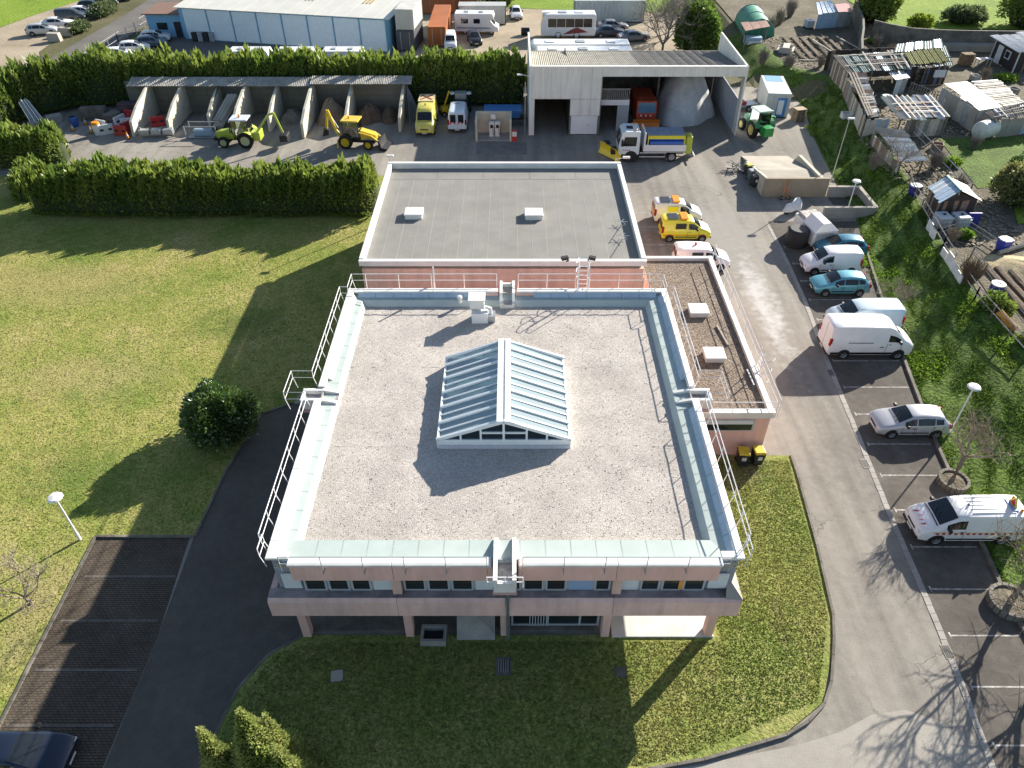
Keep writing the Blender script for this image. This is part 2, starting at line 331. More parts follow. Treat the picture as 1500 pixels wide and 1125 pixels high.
for i in range(110):
    y0, y1 = 56.5-i*.44, 56.5-i*.44-.42
    if y1 < 8: break
    j = random.uniform(-.012, .012)
    MB().prism([(sx(y0)-.16+j, y0), (sx(y1)-.16+j, y1), (sx(y1)+.12+j, y1), (sx(y0)+.12+j, y0)], -.02, .014+random.uniform(0, .012)).build('channel_stone', conc_m, ch)
# marked bays on the near side of the yard, where the small yellow vans stand
wm = structure('van_bay_markings', MB().sheet([(10.6, 58.55), (11.6, 58.55), (11.6, 58.65), (10.6, 58.65)], .006), paint_m)
for y in (56.0, 53.0, 50.2): MB().sheet([(10.7, y-.05), (15.2, y-.05), (15.2, y+.05), (10.7, y+.05)], .007).build('bay_line', paint_m, wm)
# patched concrete by the pump
structure('concrete_apron', MB().prism([(-3.6, 71.0), (1.5, 71.0), (1.5, 74.0), (-3.2, 74.1), (-3.6, 73.6)], -.02, .012), M('apron_concrete', (.16, .155, .145), var=.2, scale=1))
drv_m, DM = ground_mat('dark_drive', [(.3, (.085, .075, .064)), (.5, (.12, .106, .09)), (.75, (.165, .148, .126))], scale=.2, fine=.16, fscale=20, bump=.006, rough=.9); add_cracks(DM, .2, .6)  # asphalt toned darker to carry the building's shadow on the drive
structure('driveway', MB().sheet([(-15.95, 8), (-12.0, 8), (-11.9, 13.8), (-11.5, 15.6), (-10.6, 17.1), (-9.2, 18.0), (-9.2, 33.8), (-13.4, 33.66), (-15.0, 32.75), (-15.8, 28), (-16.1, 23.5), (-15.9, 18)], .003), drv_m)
lt_m, _2 = ground_mat('asphalt_resurfaced', [(.3, (.29, .265, .23)), (.5, (.35, .325, .285)), (.75, (.41, .385, .345))], scale=.2, fine=.14, fscale=20, bump=.006, rough=.9)
structure('resurfaced_road', MB().sheet([(2, 6), (18.6, 6), (18.9, 12.6), (17.6, 14.1), (16.3, 14.6), (14.8, 14.4), (13.3, 13.7), (11.5, 13.2), (7.5, 12.45), (5.3, 12.1), (2, 11.4)], .003), lt_m)
gd = structure('gully_grates', MB().add([], []), conc_m)
for x_, y_ in ((19.85, 28.6), (20.55, 36.6), (19.3, 17.2)):
    MB().box(x_-.3, x_+.1, y_-.35, y_+.35, -.02, .02).build('gully_frame', conc_w, gd)
    for k in range(4): MB().box(x_-.26+k*.085, x_-.2+k*.085, y_-.3, y_+.3, .018, .026).build('gully_bar', M('cast_iron', (.06, .06, .06)), gd)
# left-hand parking of clay pavers
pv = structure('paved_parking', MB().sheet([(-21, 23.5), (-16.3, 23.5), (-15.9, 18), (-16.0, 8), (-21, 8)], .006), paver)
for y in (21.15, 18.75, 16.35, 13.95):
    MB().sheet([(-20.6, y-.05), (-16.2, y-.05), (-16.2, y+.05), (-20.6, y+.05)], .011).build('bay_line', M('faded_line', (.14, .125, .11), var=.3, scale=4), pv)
# lawns
LAWN_L = [(-9.7, 41), (-9.7, 33.9), (-13.4, 33.7), (-15, 32.8), (-15.85, 28), (-16.1, 23.57), (-21.1, 23.57), (-21, 17.7), (-20.9, 14), (-20.8, 2), (-90, 2), (-90, 66), (-10.2, 66), (-10.2, 41)]
LAWN_F = [(9.0, 29.2), (15.72, 29.2), (15.67, 28), (15.2, 22.9), (14.7, 19.07), (14.03, 17.04), (12.95, 14.89), (11.02, 13.62), (7.53, 12.68), (5.33, 12.3), (2, 11.6), (-4, 10.6), (-11.9, 10.2), (-11.98, 12.3), (-11.89, 13.75), (-11.55, 15.5), (-10.64, 17.04), (-9.2, 18.0), (9.0, 18.0)]
add_patch(LL, -19, 42, 5, 3, (.09, .13, .035), .8, .5, .6); add_patch(LL, -27, 36, 9, 4, (.37, .31, .14), .5, .5, .6); add_patch(LL, -34, 47, 12, 5, (.36, .30, .13), .4, .48, .6); add_patch(LL, -24, 28, 5, 4, (.07, .14, .025), .7, .5, .5); add_patch(LL, -22, 19, 1.6, 6, (.33, .28, .13), 1.0, .45, .7)
structure('lawn', MB().prism(LAWN_L[::-1], -.03, .05), lawn_m)
add_patch(LF, 13.2, 28, 2.2, 2.2, (.3, .25, .17), 1.2, .62, .8); add_patch(LF, 12.2, 18.5, 1.0, 5, (.16, .13, .08), 1.6, .72, .7)
structure('front_lawn', MB().prism(LAWN_F[::-1], -.03, .05), lawn_f)
kerb = structure('kerb', MB().add([], []), conc_d)
def kerb_run(pts, w=.12, z=.1):
    for (a, b), (c, d) in zip(pts, pts[1:]):
        L = math.hypot(c-a, d-b); k = max(1, round(L/1.0))
        for i in range(k):
            p = (a+(c-a)*(i+.01)/k, b+(d-b)*(i+.01)/k, 0); q = (a+(c-a)*(i+.99)/k, b+(d-b)*(i+.99)/k, 0)
            MB().bar((p[0], p[1], z/2-.04), (q[0], q[1], z/2-.04), w, z+.08+random.uniform(-.012, .012)).build('kerb_stone', conc_d, kerb)
kerb_run([(15.75, 29.2), (15.7, 28), (15.24, 22.9), (14.74, 19.0), (14.4, 17.9), (14.07, 17.0), (13.6, 15.8), (12.98, 14.83), (12.1, 14.1), (11.04, 13.55), (7.55, 12.6), (5.35, 12.22), (2, 11.5)], z=.13)
kerb_run([(-16.05, 23.5), (-21.05, 23.5), (-20.95, 17.7), (-20.85, 14), (-20.75, 10)], z=.1)
kerb_run([(-13.4, 33.66), (-15.0, 32.72), (-15.82, 28), (-16.03, 23.5)], z=.08)
kerb_run([(-12.02, 11), (-12.0, 12.3), (-11.93, 13.75), (-11.6, 15.5), (-10.7, 17.06), (-9.3, 18.0)], z=.07)
# grassy bank up to the gardens
b_ = MB(); W_ = 14; yy = [2+1.25*i for i in range(86)]
b_.add([(lerp_tab(BANK0, y)+(lerp_tab(BANK1, y)+.6-lerp_tab(BANK0, y))*i/W_, y, hz(lerp_tab(BANK0, y)+(lerp_tab(BANK1, y)+.6-lerp_tab(BANK0, y))*i/W_, y)+.02+(random.uniform(0, .12) if 0 < i else 0)) for y in yy for i in range(W_+1)],
       [(j*(W_+1)+i, j*(W_+1)+i+1, (j+1)*(W_+1)+i+1, (j+1)*(W_+1)+i) for j in range(len(yy)-1) for i in range(W_)])
structure('grass_bank', b_, bank_m, smooth=True, angle=80)
structure('low_kerb_wall', MB().loft([[(lerp_tab(BANK0, y)-.14, y, -.02), (lerp_tab(BANK0, y)+.04, y, -.02), (lerp_tab(BANK0, y)+.04, y, .16), (lerp_tab(BANK0, y)-.14, y, .16)] for y in (8, 20, 24, 30, 36, 44, 52)]), conc_d)
# gardens, meadow, lots and road further off
structure('allotment_soil', MB().sheet([(33.5, 30), (120, 30), (120, 108), (39.4, 108), (38.6, 90), (36.5, 73.5), (34.7, 61), (32.7, 49.5), (31.8, 42)], 1.58), soil_m)
structure('garden_soil', MB().sheet([(33.2, 93.5), (38, 88.6), (52, 90), (52, 128), (31.6, 128), (31.6, 108)], 1.61), soil_m)
structure('garden_lawn', MB().sheet([(40.5, 60), (54, 62), (56, 72), (42, 71)], 1.62), bank_m)
structure('garden_lawn', MB().sheet([(40.6, 53.5), (60, 55.5), (60, 59), (42, 57)], 1.63), meadow_m)
structure('meadow', MB().sheet([(52.6, 110), (120, 108), (140, 200), (50, 200)], 1.63), meadow_m)
structure('sandy_lot', MB().sheet([(-15, 92), (26, 92), (26, 132), (-15, 132)], .0), sand_m)
structure('far_grass', MB().sheet([(-1, 128), (26, 125), (26, 160), (-20, 160)], .03), meadow_m)
structure('warehouse_yard', MB().sheet([(-54, 91.5), (-15, 91.5), (-15, 112), (-54, 112)], .004), asphalt_old)
structure('sand_field', MB().sheet([(-110, 88), (-61, 88), (-61, 160), (-110, 160)], -.01), sand_m)
structure('green_field', MB().sheet([(-120, 112), (-78, 112), (-75.4, 117), (-73.8, 124), (-70.5, 134), (-68, 160), (-120, 160)], .02), meadow_m)
structure('road', MB().sheet([(-61, 80), (-55.2, 80), (-54.6, 105), (-54, 160), (-59.8, 160), (-60.9, 108)], .015), asphalt_old)
structure('verge', MB().sheet([(-61, 100), (-60.6, 112), (-59.9, 121), (-59.4, 160), (-63.4, 160), (-64.6, 116), (-63.8, 105)], .03), earth_m)
structure('verge', MB().sheet([(-54.6, 96), (-51.9, 96), (-51.9, 112), (-53.9, 112)], .03), bank_m)
structure('path', MB().prism([(-13.3, 33.6), (-9.6, 33.8), (-9.6, 34.6), (-13.2, 34.5)], -.02, .06), conc_m)
def blade_mat(n, c, c2): return leaf_mat(n, c, c2, 1.2, .5, .6, .02, .22)
blade_l = blade_mat('lawn_blades', (.175, .24, .04), (.40, .345, .125)); blade_f = blade_mat('front_blades', (.165, .225, .045), (.33, .31, .105)); blade_b = blade_mat('bank_blades', (.06, .12, .018), (.14, .21, .03))
# loose grass blades on the lawns and the bank
def blades(poly, n, hmin, hmax, zf, w=.05):
    P = np.array(poly); lo, hi = P.min(0), P.max(0); pts = []
    while sum(map(len, pts)) < n:
        q = rng.uniform(lo, hi, (n, 2)); ins = np.zeros(len(q), bool); j = len(P)-1
        for i in range(len(P)):
            xi, yi, xj, yj = *P[i], *P[j]
            c = ((yi > q[:, 1]) != (yj > q[:, 1])) & (q[:, 0] < (xj-xi)*(q[:, 1]-yi)/(yj-yi+1e-9)+xi); ins ^= c; j = i
        pts.append(q[ins])
    q = np.concatenate(pts)[:n]; z = zf(q) if callable(zf) else np.full(n, zf)
    a = rng.uniform(0, 6.283, n); h = rng.uniform(hmin, hmax, n); ww = w*rng.uniform(.6, 1.5, n)
    d = np.stack([np.cos(a)*ww, np.sin(a)*ww, np.zeros(n)], 1); base = np.stack([q[:, 0], q[:, 1], z], 1)
    tip = base+np.stack([rng.normal(0, .6, n)*h, rng.normal(0, .6, n)*h, h], 1)
    return np.stack([base-d, base+d, tip], 1).reshape(-1, 3)
tag(bigmesh('grass', blades([(-9.7, 41), (-9.7, 34), (-13.4, 33.8), (-15, 33), (-16, 28), (-16.2, 23.7), (-21.2, 23.7), (-21.1, 10), (-34, 10), (-42, 30), (-60, 62), (-12, 60.5), (-10.4, 59)], 170000, .015, .05, .045, .05), 3, blade_l),
    'short mown grass of the wide lawn left of the building', 'grass', kind='stuff')
tag(bigmesh('grass', blades([(9.3, 28.8), (15.5, 28.8), (15, 22.9), (14.5, 19), (12.8, 15), (7.4, 12.9), (2, 11.8), (-11.8, 10.5), (-11.7, 14), (-10.5, 17), (-9, 17.6), (9.3, 17.7)], 80000, .015, .06, .045, .045), 3, blade_f),
    'short tufty grass of the lawn in front of the building', 'grass', kind='stuff')
def bankz(q): return np.array([hz(a, b) for a, b in q])+.05
tag(bigmesh('grass', blades([(x+.1, y) for y, x in BANK0[1:11]]+[(x+.3, y) for y, x in BANK1[:7][::-1]], 110000, .03, .11, bankz, .05), 3, blade_b),
    'long rough grass on the bank above the parking bays', 'grass', kind='stuff')
tag(bigmesh('weeds', np.concatenate([blades([(x-1, y-1.6), (x+1, y-1.4), (x+1.2, y+1.6), (x-.8, y+1.5)], 700, .05, .18, bankz, .07) for x, y in ((27.6, 51), (28.2, 47.5), (33.2, 90), (32.2, 77), (26.8, 37), (31, 50), (30.6, 42.5), (33.4, 63.5), (31.5, 38))]), 3,
    leaf_mat('weed_leaves', (.13, .25, .02), (.24, .36, .04))), 'bright green weeds in tufts on the bank', 'weeds', kind='stuff')
# ================================================================ main office building
pink = M('pink_render', (.86, .55, .47), streak=.13, rough=.85, var=.08, scale=.7, fine=.05, c2=(.78, .48, .41), c2scale=.35)
pink_l = M('pink_render_pale', (.78, .54, .44), streak=.14, rough=.85, var=.08, scale=.6, c2=(.64, .43, .36), c2scale=.5)
coping_m = M('white_coping', (.78, .78, .765), rough=.5, var=.07, scale=1.3, c2=(.68, .67, .64), c2scale=1.1, c2amt=.35)
zinc = M('lining_shade_blue', (.50, .60, .68), rough=.5, var=.08, scale=1.5, c2=(.40, .50, .58), c2scale=.7)  # blue carries the shaded look of the lining; sunlit left panels use coping white
membrane = M('pale_membrane', (.44, .50, .48), rough=.6, var=.06, scale=.6, c2=(.37, .44, .42), c2scale=.4, c2amt=.6)
membrane_e = M('pale_membrane_edge', (.47, .52, .49), rough=.6, var=.06, scale=1.2)
gravel_m = voronoi_gravel('roof_gravel', [(.38, .345, .315), (.455, .41, .375), (.42, .38, .345), (.50, .46, .42), (.40, .36, .325), (.54, .505, .465)], 20, .012)
steel_w = M('white_steel', (.75, .74, .75), rough=.4, var=.03)
steel_g = M('galvanised_steel', (.42, .44, .46), rough=.4, var=.08, metal=.6)
grey_w = M('grey_wall', (.30, .33, .37), rough=.8, var=.1)
frame_m = M('grey_window_frame', (.45, .48, .50), rough=.5, var=.05)
panel_w = M('white_window_panel', (.68, .72, .74), rough=.5, var=.05)
panel_b = M('blue_window_blind', (.30, .42, .60), rough=.5, var=.05)
dark_in = M('dark_interior', (.035, .035, .035), rough=.9, var=.2)
win_g = M('window_glass', (.02, .028, .028), rough=.06, var=.3, scale=.8, spec=.6)
beam_m = M('pink_beam', (.84, .56, .48), streak=.16, rough=.85, var=.1, scale=.8, c2=(.7, .48, .43), c2scale=.5)
ledge_m = M('mossy_ledge', (.5, .4, .39), rough=.95, var=.2, scale=2, c2=(.16, .14, .14), c2scale=.7, c2amt=.45)
off_b = thing('office_building', 'two-storey pink office building with flat gravel roof and glazed ridge skylight', 'building', (-.3, 26.6, 0))
B = off_b
B.location = (-.3, 27.3, 0); B.scale = (1.027, 1.027, 1); Z_REFIT = ([-1, 0, 3.3, 4.22, 5.1, 6.0, 10], [-1, 0, 2.75, 3.85, 4.85, 5.3, 9.3])  # office lowered, then scaled up and pushed back along the camera's lines of sight
X0, X1, Y0, Y1 = -9.5, 8.95, 16.98, 36.3        # outer line of the roof coping
# ground floor, set back behind the columns
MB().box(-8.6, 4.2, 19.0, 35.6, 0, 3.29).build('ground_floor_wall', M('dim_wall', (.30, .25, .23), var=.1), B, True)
# floor slab with its pink edge beam (separate lengths between the joints)
MB().box(-9.5, 8.95, 17.2, 36.2, 3.34, 4.14).build('floor_slab', conc_m, B, True)
sl = MB().box(-9.4, 8.9, 17.3, 36.1, 3.27, 3.338).build('soffit', M('soffit_white', (.6, .58, .55), var=.06), B, True)
bx = [-9.75, -4.6, -.28, 4.05, 9.15]
for a, b in zip(bx, bx[1:]):
    MB().prismx([(16.82, 3.3), (17.2, 3.3), (17.2, 4.22), (16.94, 4.22), (16.82, 4.1)], a+.008, b-.008).build('edge_beam', beam_m, B, True)
    MB().prismx([(16.95, 4.2), (17.38, 4.2), (17.38, 4.26), (16.95, 4.235)], a+.01, b-.01).build('ledge', ledge_m, B, True)
for x0, x1, sgn in ((-9.75, -9.5, -1), (8.95, 9.15, 1)):
    for k in range(4):
        y0 = 17.2+k*4.85; MB().box(x0, x1, y0+.01, y0+4.84, 3.3, 4.2).build('edge_beam', beam_m, B, True)
MB().box(-9.75, 9.15, 36.2, 36.5, 3.3, 4.2).build('edge_beam', beam_m, B, True)
# wedge of pale concrete at the front right corner of the slab
MB().add([(8.5, 16.9, 4.2), (9.18, 16.86, 4.2), (9.18, 18.2, 4.2), (8.6, 17.6, 4.75)], [(0, 1, 3), (1, 2, 3), (0, 3, 2), (0, 2, 1)]).build('corner_fillet', conc_w, B, True)
for x in (-9.1, -4.62, 3.85, 8.35):
    cm = MB(); cm.prism([(x, 17.45), (x+.36, 17.45), (x+.36, 17.85), (x, 17.85)], -.05, 3.3); cm.build('column', pink, B, True, bevel=.02)
for y in (22.5, 27.2, 32, 35.6):
    MB().box(8.35, 8.71, y, y+.4, -.05, 3.3).build('column', pink, B, True); MB().box(-9.1, -8.74, y, y+.4, -.05, 3.3).build('column', pink, B, True)
MB().box(-.5, -.1, 17.5, 17.8, -.05, 3.3).build('column', pink_l, B, True)
# open undercroft floor
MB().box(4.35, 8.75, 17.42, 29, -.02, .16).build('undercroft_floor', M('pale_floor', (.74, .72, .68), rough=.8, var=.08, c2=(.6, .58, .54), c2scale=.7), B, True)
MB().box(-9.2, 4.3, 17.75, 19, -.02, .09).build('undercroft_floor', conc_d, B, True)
# front glazing on the ground floor
gz = MB().box(-.05, 3.8, 18.0, 18.06, .25, 3.2).build('glazed_front', win_g, B, True)
for x in (0, 1.55, 2.95, 3.75): MB().box(x-.045, x+.045, 17.93, 18.0, .2, 3.25).build('mullion', frame_m, gz, True)
for z in (.25, 1.35, 3.1): MB().box(-.05, 3.8, 17.94, 17.99, z-.05, z+.05).build('transom', frame_m, gz, True)
for k in range(7): MB().box(.75+k*.12, .79+k*.12, 17.86, 17.9, .3, 2.4).build('grille_bar', frame_m, gz, True)
rp = MB().prismx([(17.3, .05), (18.6, .05), (18.6, 1.5), (18.2, 1.5)], -2.4, -.75).build('stair_wall', conc_m, B, True)
MB().tube([(-1.7, 17.7, 1.8), (-.9, 17.55, .7), (-.75, 17.5, .1)], .03).build('handrail', steel_g, B, True)
# basement light well box at the foot of the facade
lw = MB()
for a in ((-3.95, -2.85, 17.0, 17.12), (-3.95, -2.85, 17.7, 17.82), (-3.95, -3.83, 17.12, 17.7), (-2.97, -2.85, 17.12, 17.7)): lw.box(*a, 0, .55)
lw.build('light_well', conc_m, B, True); MB().box(-3.83, -2.97, 17.12, 17.7, 0, .15).build('light_well_floor', dark_in, B, True)
# first floor: core, windows along the front, protruding fascias and notched corners
MB().box(-9.2, 8.65, 17.4, 35.9, 4.14, 6.0).build('upper_wall', grey_w, B, True)
def window_band(xa, xb, cells, y=17.34):
    w = MB().box(xa, xb, y-.03, y+.05, 4.24, 5.2).build('window_band', frame_m, B, True); tot = sum(c for _, c in cells); x = xa
    for kind, c in cells:
        x2 = x+(xb-xa)*c/tot
        if kind == 'g':
            fo = MB()
            for q in ((x+.04, x2-.04, 4.26, 4.33), (x+.04, x2-.04, 5.1, 5.17), (x+.04, x+.11, 4.33, 5.1), (x2-.11, x2-.04, 4.33, 5.1)): fo.box(q[0], q[1], y-.075, y-.028, q[2], q[3])
            fo.build('sash', frame_m, w, True); MB().box(x+.11, x2-.11, y-.05, y-.032, 4.33, 5.1).build('pane', win_g, w, True)
        else:
            MB().box(x+.05, x2-.05, y-.06, y-.032, 4.28, 5.15).build('panel', panel_w if kind == 'w' else panel_b, w, True)
        x = x2
window_band(-8.3, -4.75, [('g', 1.1), ('g', 1.05), ('g', 1), ('w', .95)])
window_band(-4.35, 3.95, [('g', 1), ('g', 1), ('g', 1), ('w', 1), ('g', 1), ('g', .95), ('g', .95), ('b', 1.1), ('g', .75)])
window_band(4.3, 7.7, [('w', .9), ('g', 1), ('g', 1), ('g', 1.1)])
MB().box(6.62, 6.8, 17.25, 17.265, 4.35, 4.85).build('orange_sticker', M('orange_poster', (.75, .33, .08)), B, True)
for x in (-4.75, 3.97): MB().box(x, x+.36, 17.1, 17.38, 4.24, 5.4).build('pier', pink_l, B, True)
for x0, x1 in ((-9.1, -8.4), (7.8, 8.55)): MB().box(x0, x1, 17.3, 17.36, 4.35, 5.35).build('corner_panel', panel_w, B, True)
for x in (-9.33, 8.6): MB().box(x, x+.18, 17.42, 17.75, 4.2, 6.6).build('corner_post', grey_w, B, True)
for a, b in ((-8.55, -4.62), (-4.6, -.78), (.24, 4.03), (4.05, 8.0)):
    MB().prismx([(17.04, 5.22), (17.33, 5.22), (17.33, 6.58), (17.04, 6.58)], a, b).build('fascia_panel', pink, B, True)
MB().box(-8.55, 8.0, 17.335, 17.39, 5.22, 6.58).build('fascia_back', grey_w, B, True)
for y0, y1 in ((18.0, 22.3), (22.32, 26.6), (27.6, 31.5), (31.52, 35.4)):
    MB().box(-9.44, -9.2, y0, y1, 5.1, 6.58).build('fascia_panel', pink, B, True); MB().box(8.65, 8.89, y0, y1, 5.1, 6.58).build('fascia_panel', pink, B, True)
    MB().box(-9.21, -9.19, y0, y1, 4.3, 5.1).build('side_window', win_g, B, True); MB().box(8.64, 8.66, y0, y1, 4.3, 5.1).build('side_window', win_g, B, True)
for x0, x1 in ((-8.55, -.8), (.2, 8.0)): MB().box(x0, x1, 35.9, 36.24, 5.1, 6.58).build('fascia_panel', pink, B, True)
# roof deck and gravel
GX0, GX1, GY0, GY1 = -8.38, 7.64, 18.66, 35.25
MB().box(X0+.2, X1-.2, Y0+.4, Y1-.2, 5.9, 6.04).build('roof_deck', membrane, B, True)
# gravel with an opening for the skylight
SX0, SX1, SY0, SY1 = -3.42, 2.66, 23.85, 29.85
gr = MB(); gv = 0
def gsheet(x0, x1, y0, y1):
    nx, ny = max(1, int((x1-x0)/.25)), max(1, int((y1-y0)/.25)); m = nx+1
    gr.add([(x0+(x1-x0)*i/nx, y0+(y1-y0)*j/ny, 6.075+random.uniform(-.012, .012)) for j in range(ny+1) for i in range(m)], [(j*m+i, j*m+i+1, (j+1)*m+i+1, (j+1)*m+i) for j in range(ny) for i in range(nx)])
gsheet(GX0-.1, GX1+.1, GY0-.1, SY0+.1); gsheet(GX0-.1, GX1+.1, SY1-.1, GY1+.1); gsheet(GX0-.1, SX0+.1, SY0+.1, SY1-.1); gsheet(SX1-.1, GX1+.1, SY0+.1, SY1-.1)
gr.build('gravel', gravel_m, B, True, smooth=True, angle=60)
# loose pebbles lying proud of the gravel
npb = 7000; q = np.stack([rng.uniform(GX0, GX1, npb), rng.uniform(GY0, GY1, npb)], 1)
q = q[~((q[:, 0] > SX0-.1) & (q[:, 0] < SX1+.1) & (q[:, 1] > SY0-.1) & (q[:, 1] < SY1+.1))]; npb = len(q)
s_ = rng.uniform(.015, .03, npb); an = rng.uniform(0, 6.28, npb); cen = np.stack([q[:, 0]+.3, q[:, 1]-26.6, np.full(npb, 5.375)], 1)
def off3(a, r, z): return np.stack([np.cos(an+a)*s_*r, np.sin(an+a)*s_*r, s_*z], 1)
c0, c1, c2 = cen+off3(0, 1.3, 0), cen+off3(2.1, 1, 0), cen+off3(4.2, 1.1, 0); ct = cen+off3(1, .3, .9)
pb = bigmesh('pebbles', np.concatenate([np.stack([c0, c1, ct], 1), np.stack([c1, c2, ct], 1), np.stack([c2, c0, ct], 1)]).reshape(-1, 3), 3, gravel_m, B); pb['kind'] = 'stuff'
# flat band round the gravel and the low raised edge towards it
fr = MB(); ox0, ox1, oy0, oy1 = X0+.5, X1-.5, Y0+.5, Y1-.5
def ringquad(m, o, i, zo, zi):
    (a, b, c, d), (e, f, g2, h) = o, i      # x0,x1,y0,y1
    O = [(a, c), (b, c), (b, d), (a, d)]; I = [(e, g2), (f, g2), (f, h), (e, h)]
    for k in range(4): m.quad((*O[k], zo), (*O[(k+1) % 4], zo), (*I[(k+1) % 4], zi), (*I[k], zi))
ringquad(fr, (X0+.3, X1-.3, Y0+.3, Y1-.3), (GX0-.24, GX1+.24, GY0-.24, GY1+.24), 6.45, 6.38)
fr.build('membrane_band', membrane, B, True)
fe = MB(); ringquad(fe, (GX0-.24, GX1+.24, GY0-.24, GY1+.24), (GX0, GX1, GY0, GY1), 6.381, 6.05); fe.build('membrane_edge', membrane_e, B, True)
seam_m = M('membrane_seam', (.33, .38, .37), rough=.6, var=.1)
for k in range(1, 18):
    x = X0+.8+k*1.0; y = Y0+.9+k*1.02
    zo, zi = 6.44, 6.388
    if y < Y1-1:
        MB().quad((X0+.36, y, zo+.006), (GX0-.24, y, zi), (GX0-.24, y+.035, zi), (X0+.36, y+.035, zo+.006)).build('seam', seam_m, B, True)
        MB().quad((GX1+.24, y, zi), (X1-.36, y, zo+.006), (X1-.36, y+.035, zo+.006), (GX1+.24, y+.035, zi)).build('seam', seam_m, B, True)
    if x < X1-1:
        MB().quad((x, GY1+.24, zi), (x+.035, GY1+.24, zi), (x+.035, Y1-.36, zo+.006), (x, Y1-.36, zo+.006)).build('seam', seam_m, B, True)
        MB().quad((x, Y0+.4, zo+.006), (x+.035, Y0+.4, zo+.006), (x+.035, GY0-.24, zi), (x, GY0-.24, zi)).build('seam', seam_m, B, True)
# parapet: coping lengths, inner lining panels
par = MB().add([], []).build('parapet', coping_m, B, True)
def coping(x0, x1, y0, y1): MB().box(x0, x1, y0, y1, 6.58, 6.7).build('coping', coping_m, par, True, bevel=.015)
for a, b in ((X0+.9, -4.62), (-4.6, -.82), (.28, 4.03), (4.05, X1-.9)): coping(a, b, Y0, Y0+.4)
for a, b in ((X0+.9, -4.6), (-4.58, -.82), (.28, 4.05), (4.07, X1-.9)): coping(a, b, Y1-.36, Y1)
for a, b in ((Y0+1.2, 22), (22.02, 26.5), (27.5, 31.5), (31.52, Y1-.9)):
    coping(X0, X0+.34, a, b); coping(X1-.34, X1, a, b)
for sx_ in (0, 1):
    for sy_ in (0, 1):
        xo, xi = (X0+.0, X0+.88) if sx_ == 0 else (X1, X1-.88); yo, yi = (Y0+.32, Y0+1.18) if sy_ == 0 else (Y1-.02, Y1-.88)
        a, b = sorted((xo, xi)); c, d = sorted((yo, yi))
        if sy_ == 0: coping(a, b, c, c+.36); coping(a if sx_ == 0 else b-.36, a+.36 if sx_ == 0 else b, c+.362, d)
        else: coping(a, b, d-.36, d); coping(a if sx_ == 0 else b-.36, a+.36 if sx_ == 0 else b, c, d-.362)
def liners(n, f):
    for k in range(n): f(k).build('lining_panel', zinc, par, True)
nb = 15; ya, yb = Y0+.5, Y1-.5
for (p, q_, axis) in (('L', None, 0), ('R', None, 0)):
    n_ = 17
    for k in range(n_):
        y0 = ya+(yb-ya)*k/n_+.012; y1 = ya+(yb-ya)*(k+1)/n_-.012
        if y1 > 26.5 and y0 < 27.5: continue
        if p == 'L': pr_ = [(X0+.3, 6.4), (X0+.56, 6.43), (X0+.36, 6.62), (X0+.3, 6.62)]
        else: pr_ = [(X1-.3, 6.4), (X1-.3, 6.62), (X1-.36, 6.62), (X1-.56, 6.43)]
        MB().prismy(pr_, y0, y1).build('lining_panel', coping_m if p == 'L' else zinc, par, True)  # light put into the colour: left faces the sun, right lies in shade
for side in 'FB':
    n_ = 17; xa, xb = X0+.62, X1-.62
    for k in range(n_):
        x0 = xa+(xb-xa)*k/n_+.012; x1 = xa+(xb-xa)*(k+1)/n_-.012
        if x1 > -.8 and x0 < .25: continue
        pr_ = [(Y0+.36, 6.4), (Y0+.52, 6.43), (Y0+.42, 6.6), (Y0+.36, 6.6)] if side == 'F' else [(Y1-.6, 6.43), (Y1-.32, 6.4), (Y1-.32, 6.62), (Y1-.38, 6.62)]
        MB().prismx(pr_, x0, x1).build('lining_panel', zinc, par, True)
MB().box(X0+.25, X0+.32, Y0+.5, Y1-.4, 6.0, 6.59).build('parapet_core', conc_m, par, True); MB().box(X1-.32, X1-.25, Y0+.5, Y1-.4, 6.0, 6.59).build('parapet_core', conc_m, par, True)
MB().box(X0+.3, X1-.3, Y0+.38, Y0+.45, 6.0, 6.57).build('parapet_core', conc_m, par, True); MB().box(X0+.3, X1-.3, Y1-.33, Y1-.27, 6.0, 6.58).build('parapet_core', conc_m, par, True)
# rainwater spouts: white cheeks, channel, pink nose
def spout(cx, cy, ang, pipe, zc=6.82, ye=1.25):
    ca, sa = math.cos(ang), math.sin(ang)
    def T(mb):
        mb.v = [(cx+x*ca-y*sa, cy+x*sa+y*ca, z) for x, y, z in mb.v]; return mb
    s = T(MB().box(-.42, .42, -1.0, ye-.05, 6.02, 6.36)).build('spout', coping_m, B, True)
    for sg in (-1, 1): T(MB().prismx([(-1.0, 6.36), (ye, 6.36), (ye, 6.45), (ye-.7, zc), (-1.0, zc)], sg*.44-(.16 if sg > 0 else 0), sg*.44+(.16 if sg < 0 else 0))).build('cheek', coping_m, s, True)
    T(MB().box(-.27, .27, -1.0, -.86, 6.361, 6.6)).build('spout_nose', coping_m, s, True)
    T(MB().box(-.46, .46, -.98, -.2, 5.62, 6.02)).build('spout_base', M('brown_pink', (.5, .33, .3), var=.1), s, True)
    T(MB().box(-.27, .27, -.85, ye, 6.36, 6.375)).build('channel', M('wet_channel', (.3, .28, .28), rough=.6, var=.4, scale=3), s, True)
    if pipe: T(MB().tube([(.1, -.6, 5.65), (.1, -.6, 4.6), (.1, -.5, 4.3), (.1, -.38, 3.2), (.1, .1, 2.8), (.1, .1, .05)], .075, 8)).build('downpipe', M('green_grey_pipe', (.13, .17, .16), rough=.5), s, True)
spout(-.28, Y0+.25, 0, True); spout(X0+.3, 27.0, -math.pi/2, False, 6.62, .75); spout(X1-.3, 27.0, math.pi/2, False, 6.62, .75); spout(-.28, Y1-.25, math.pi, False, 6.74, 1.0)
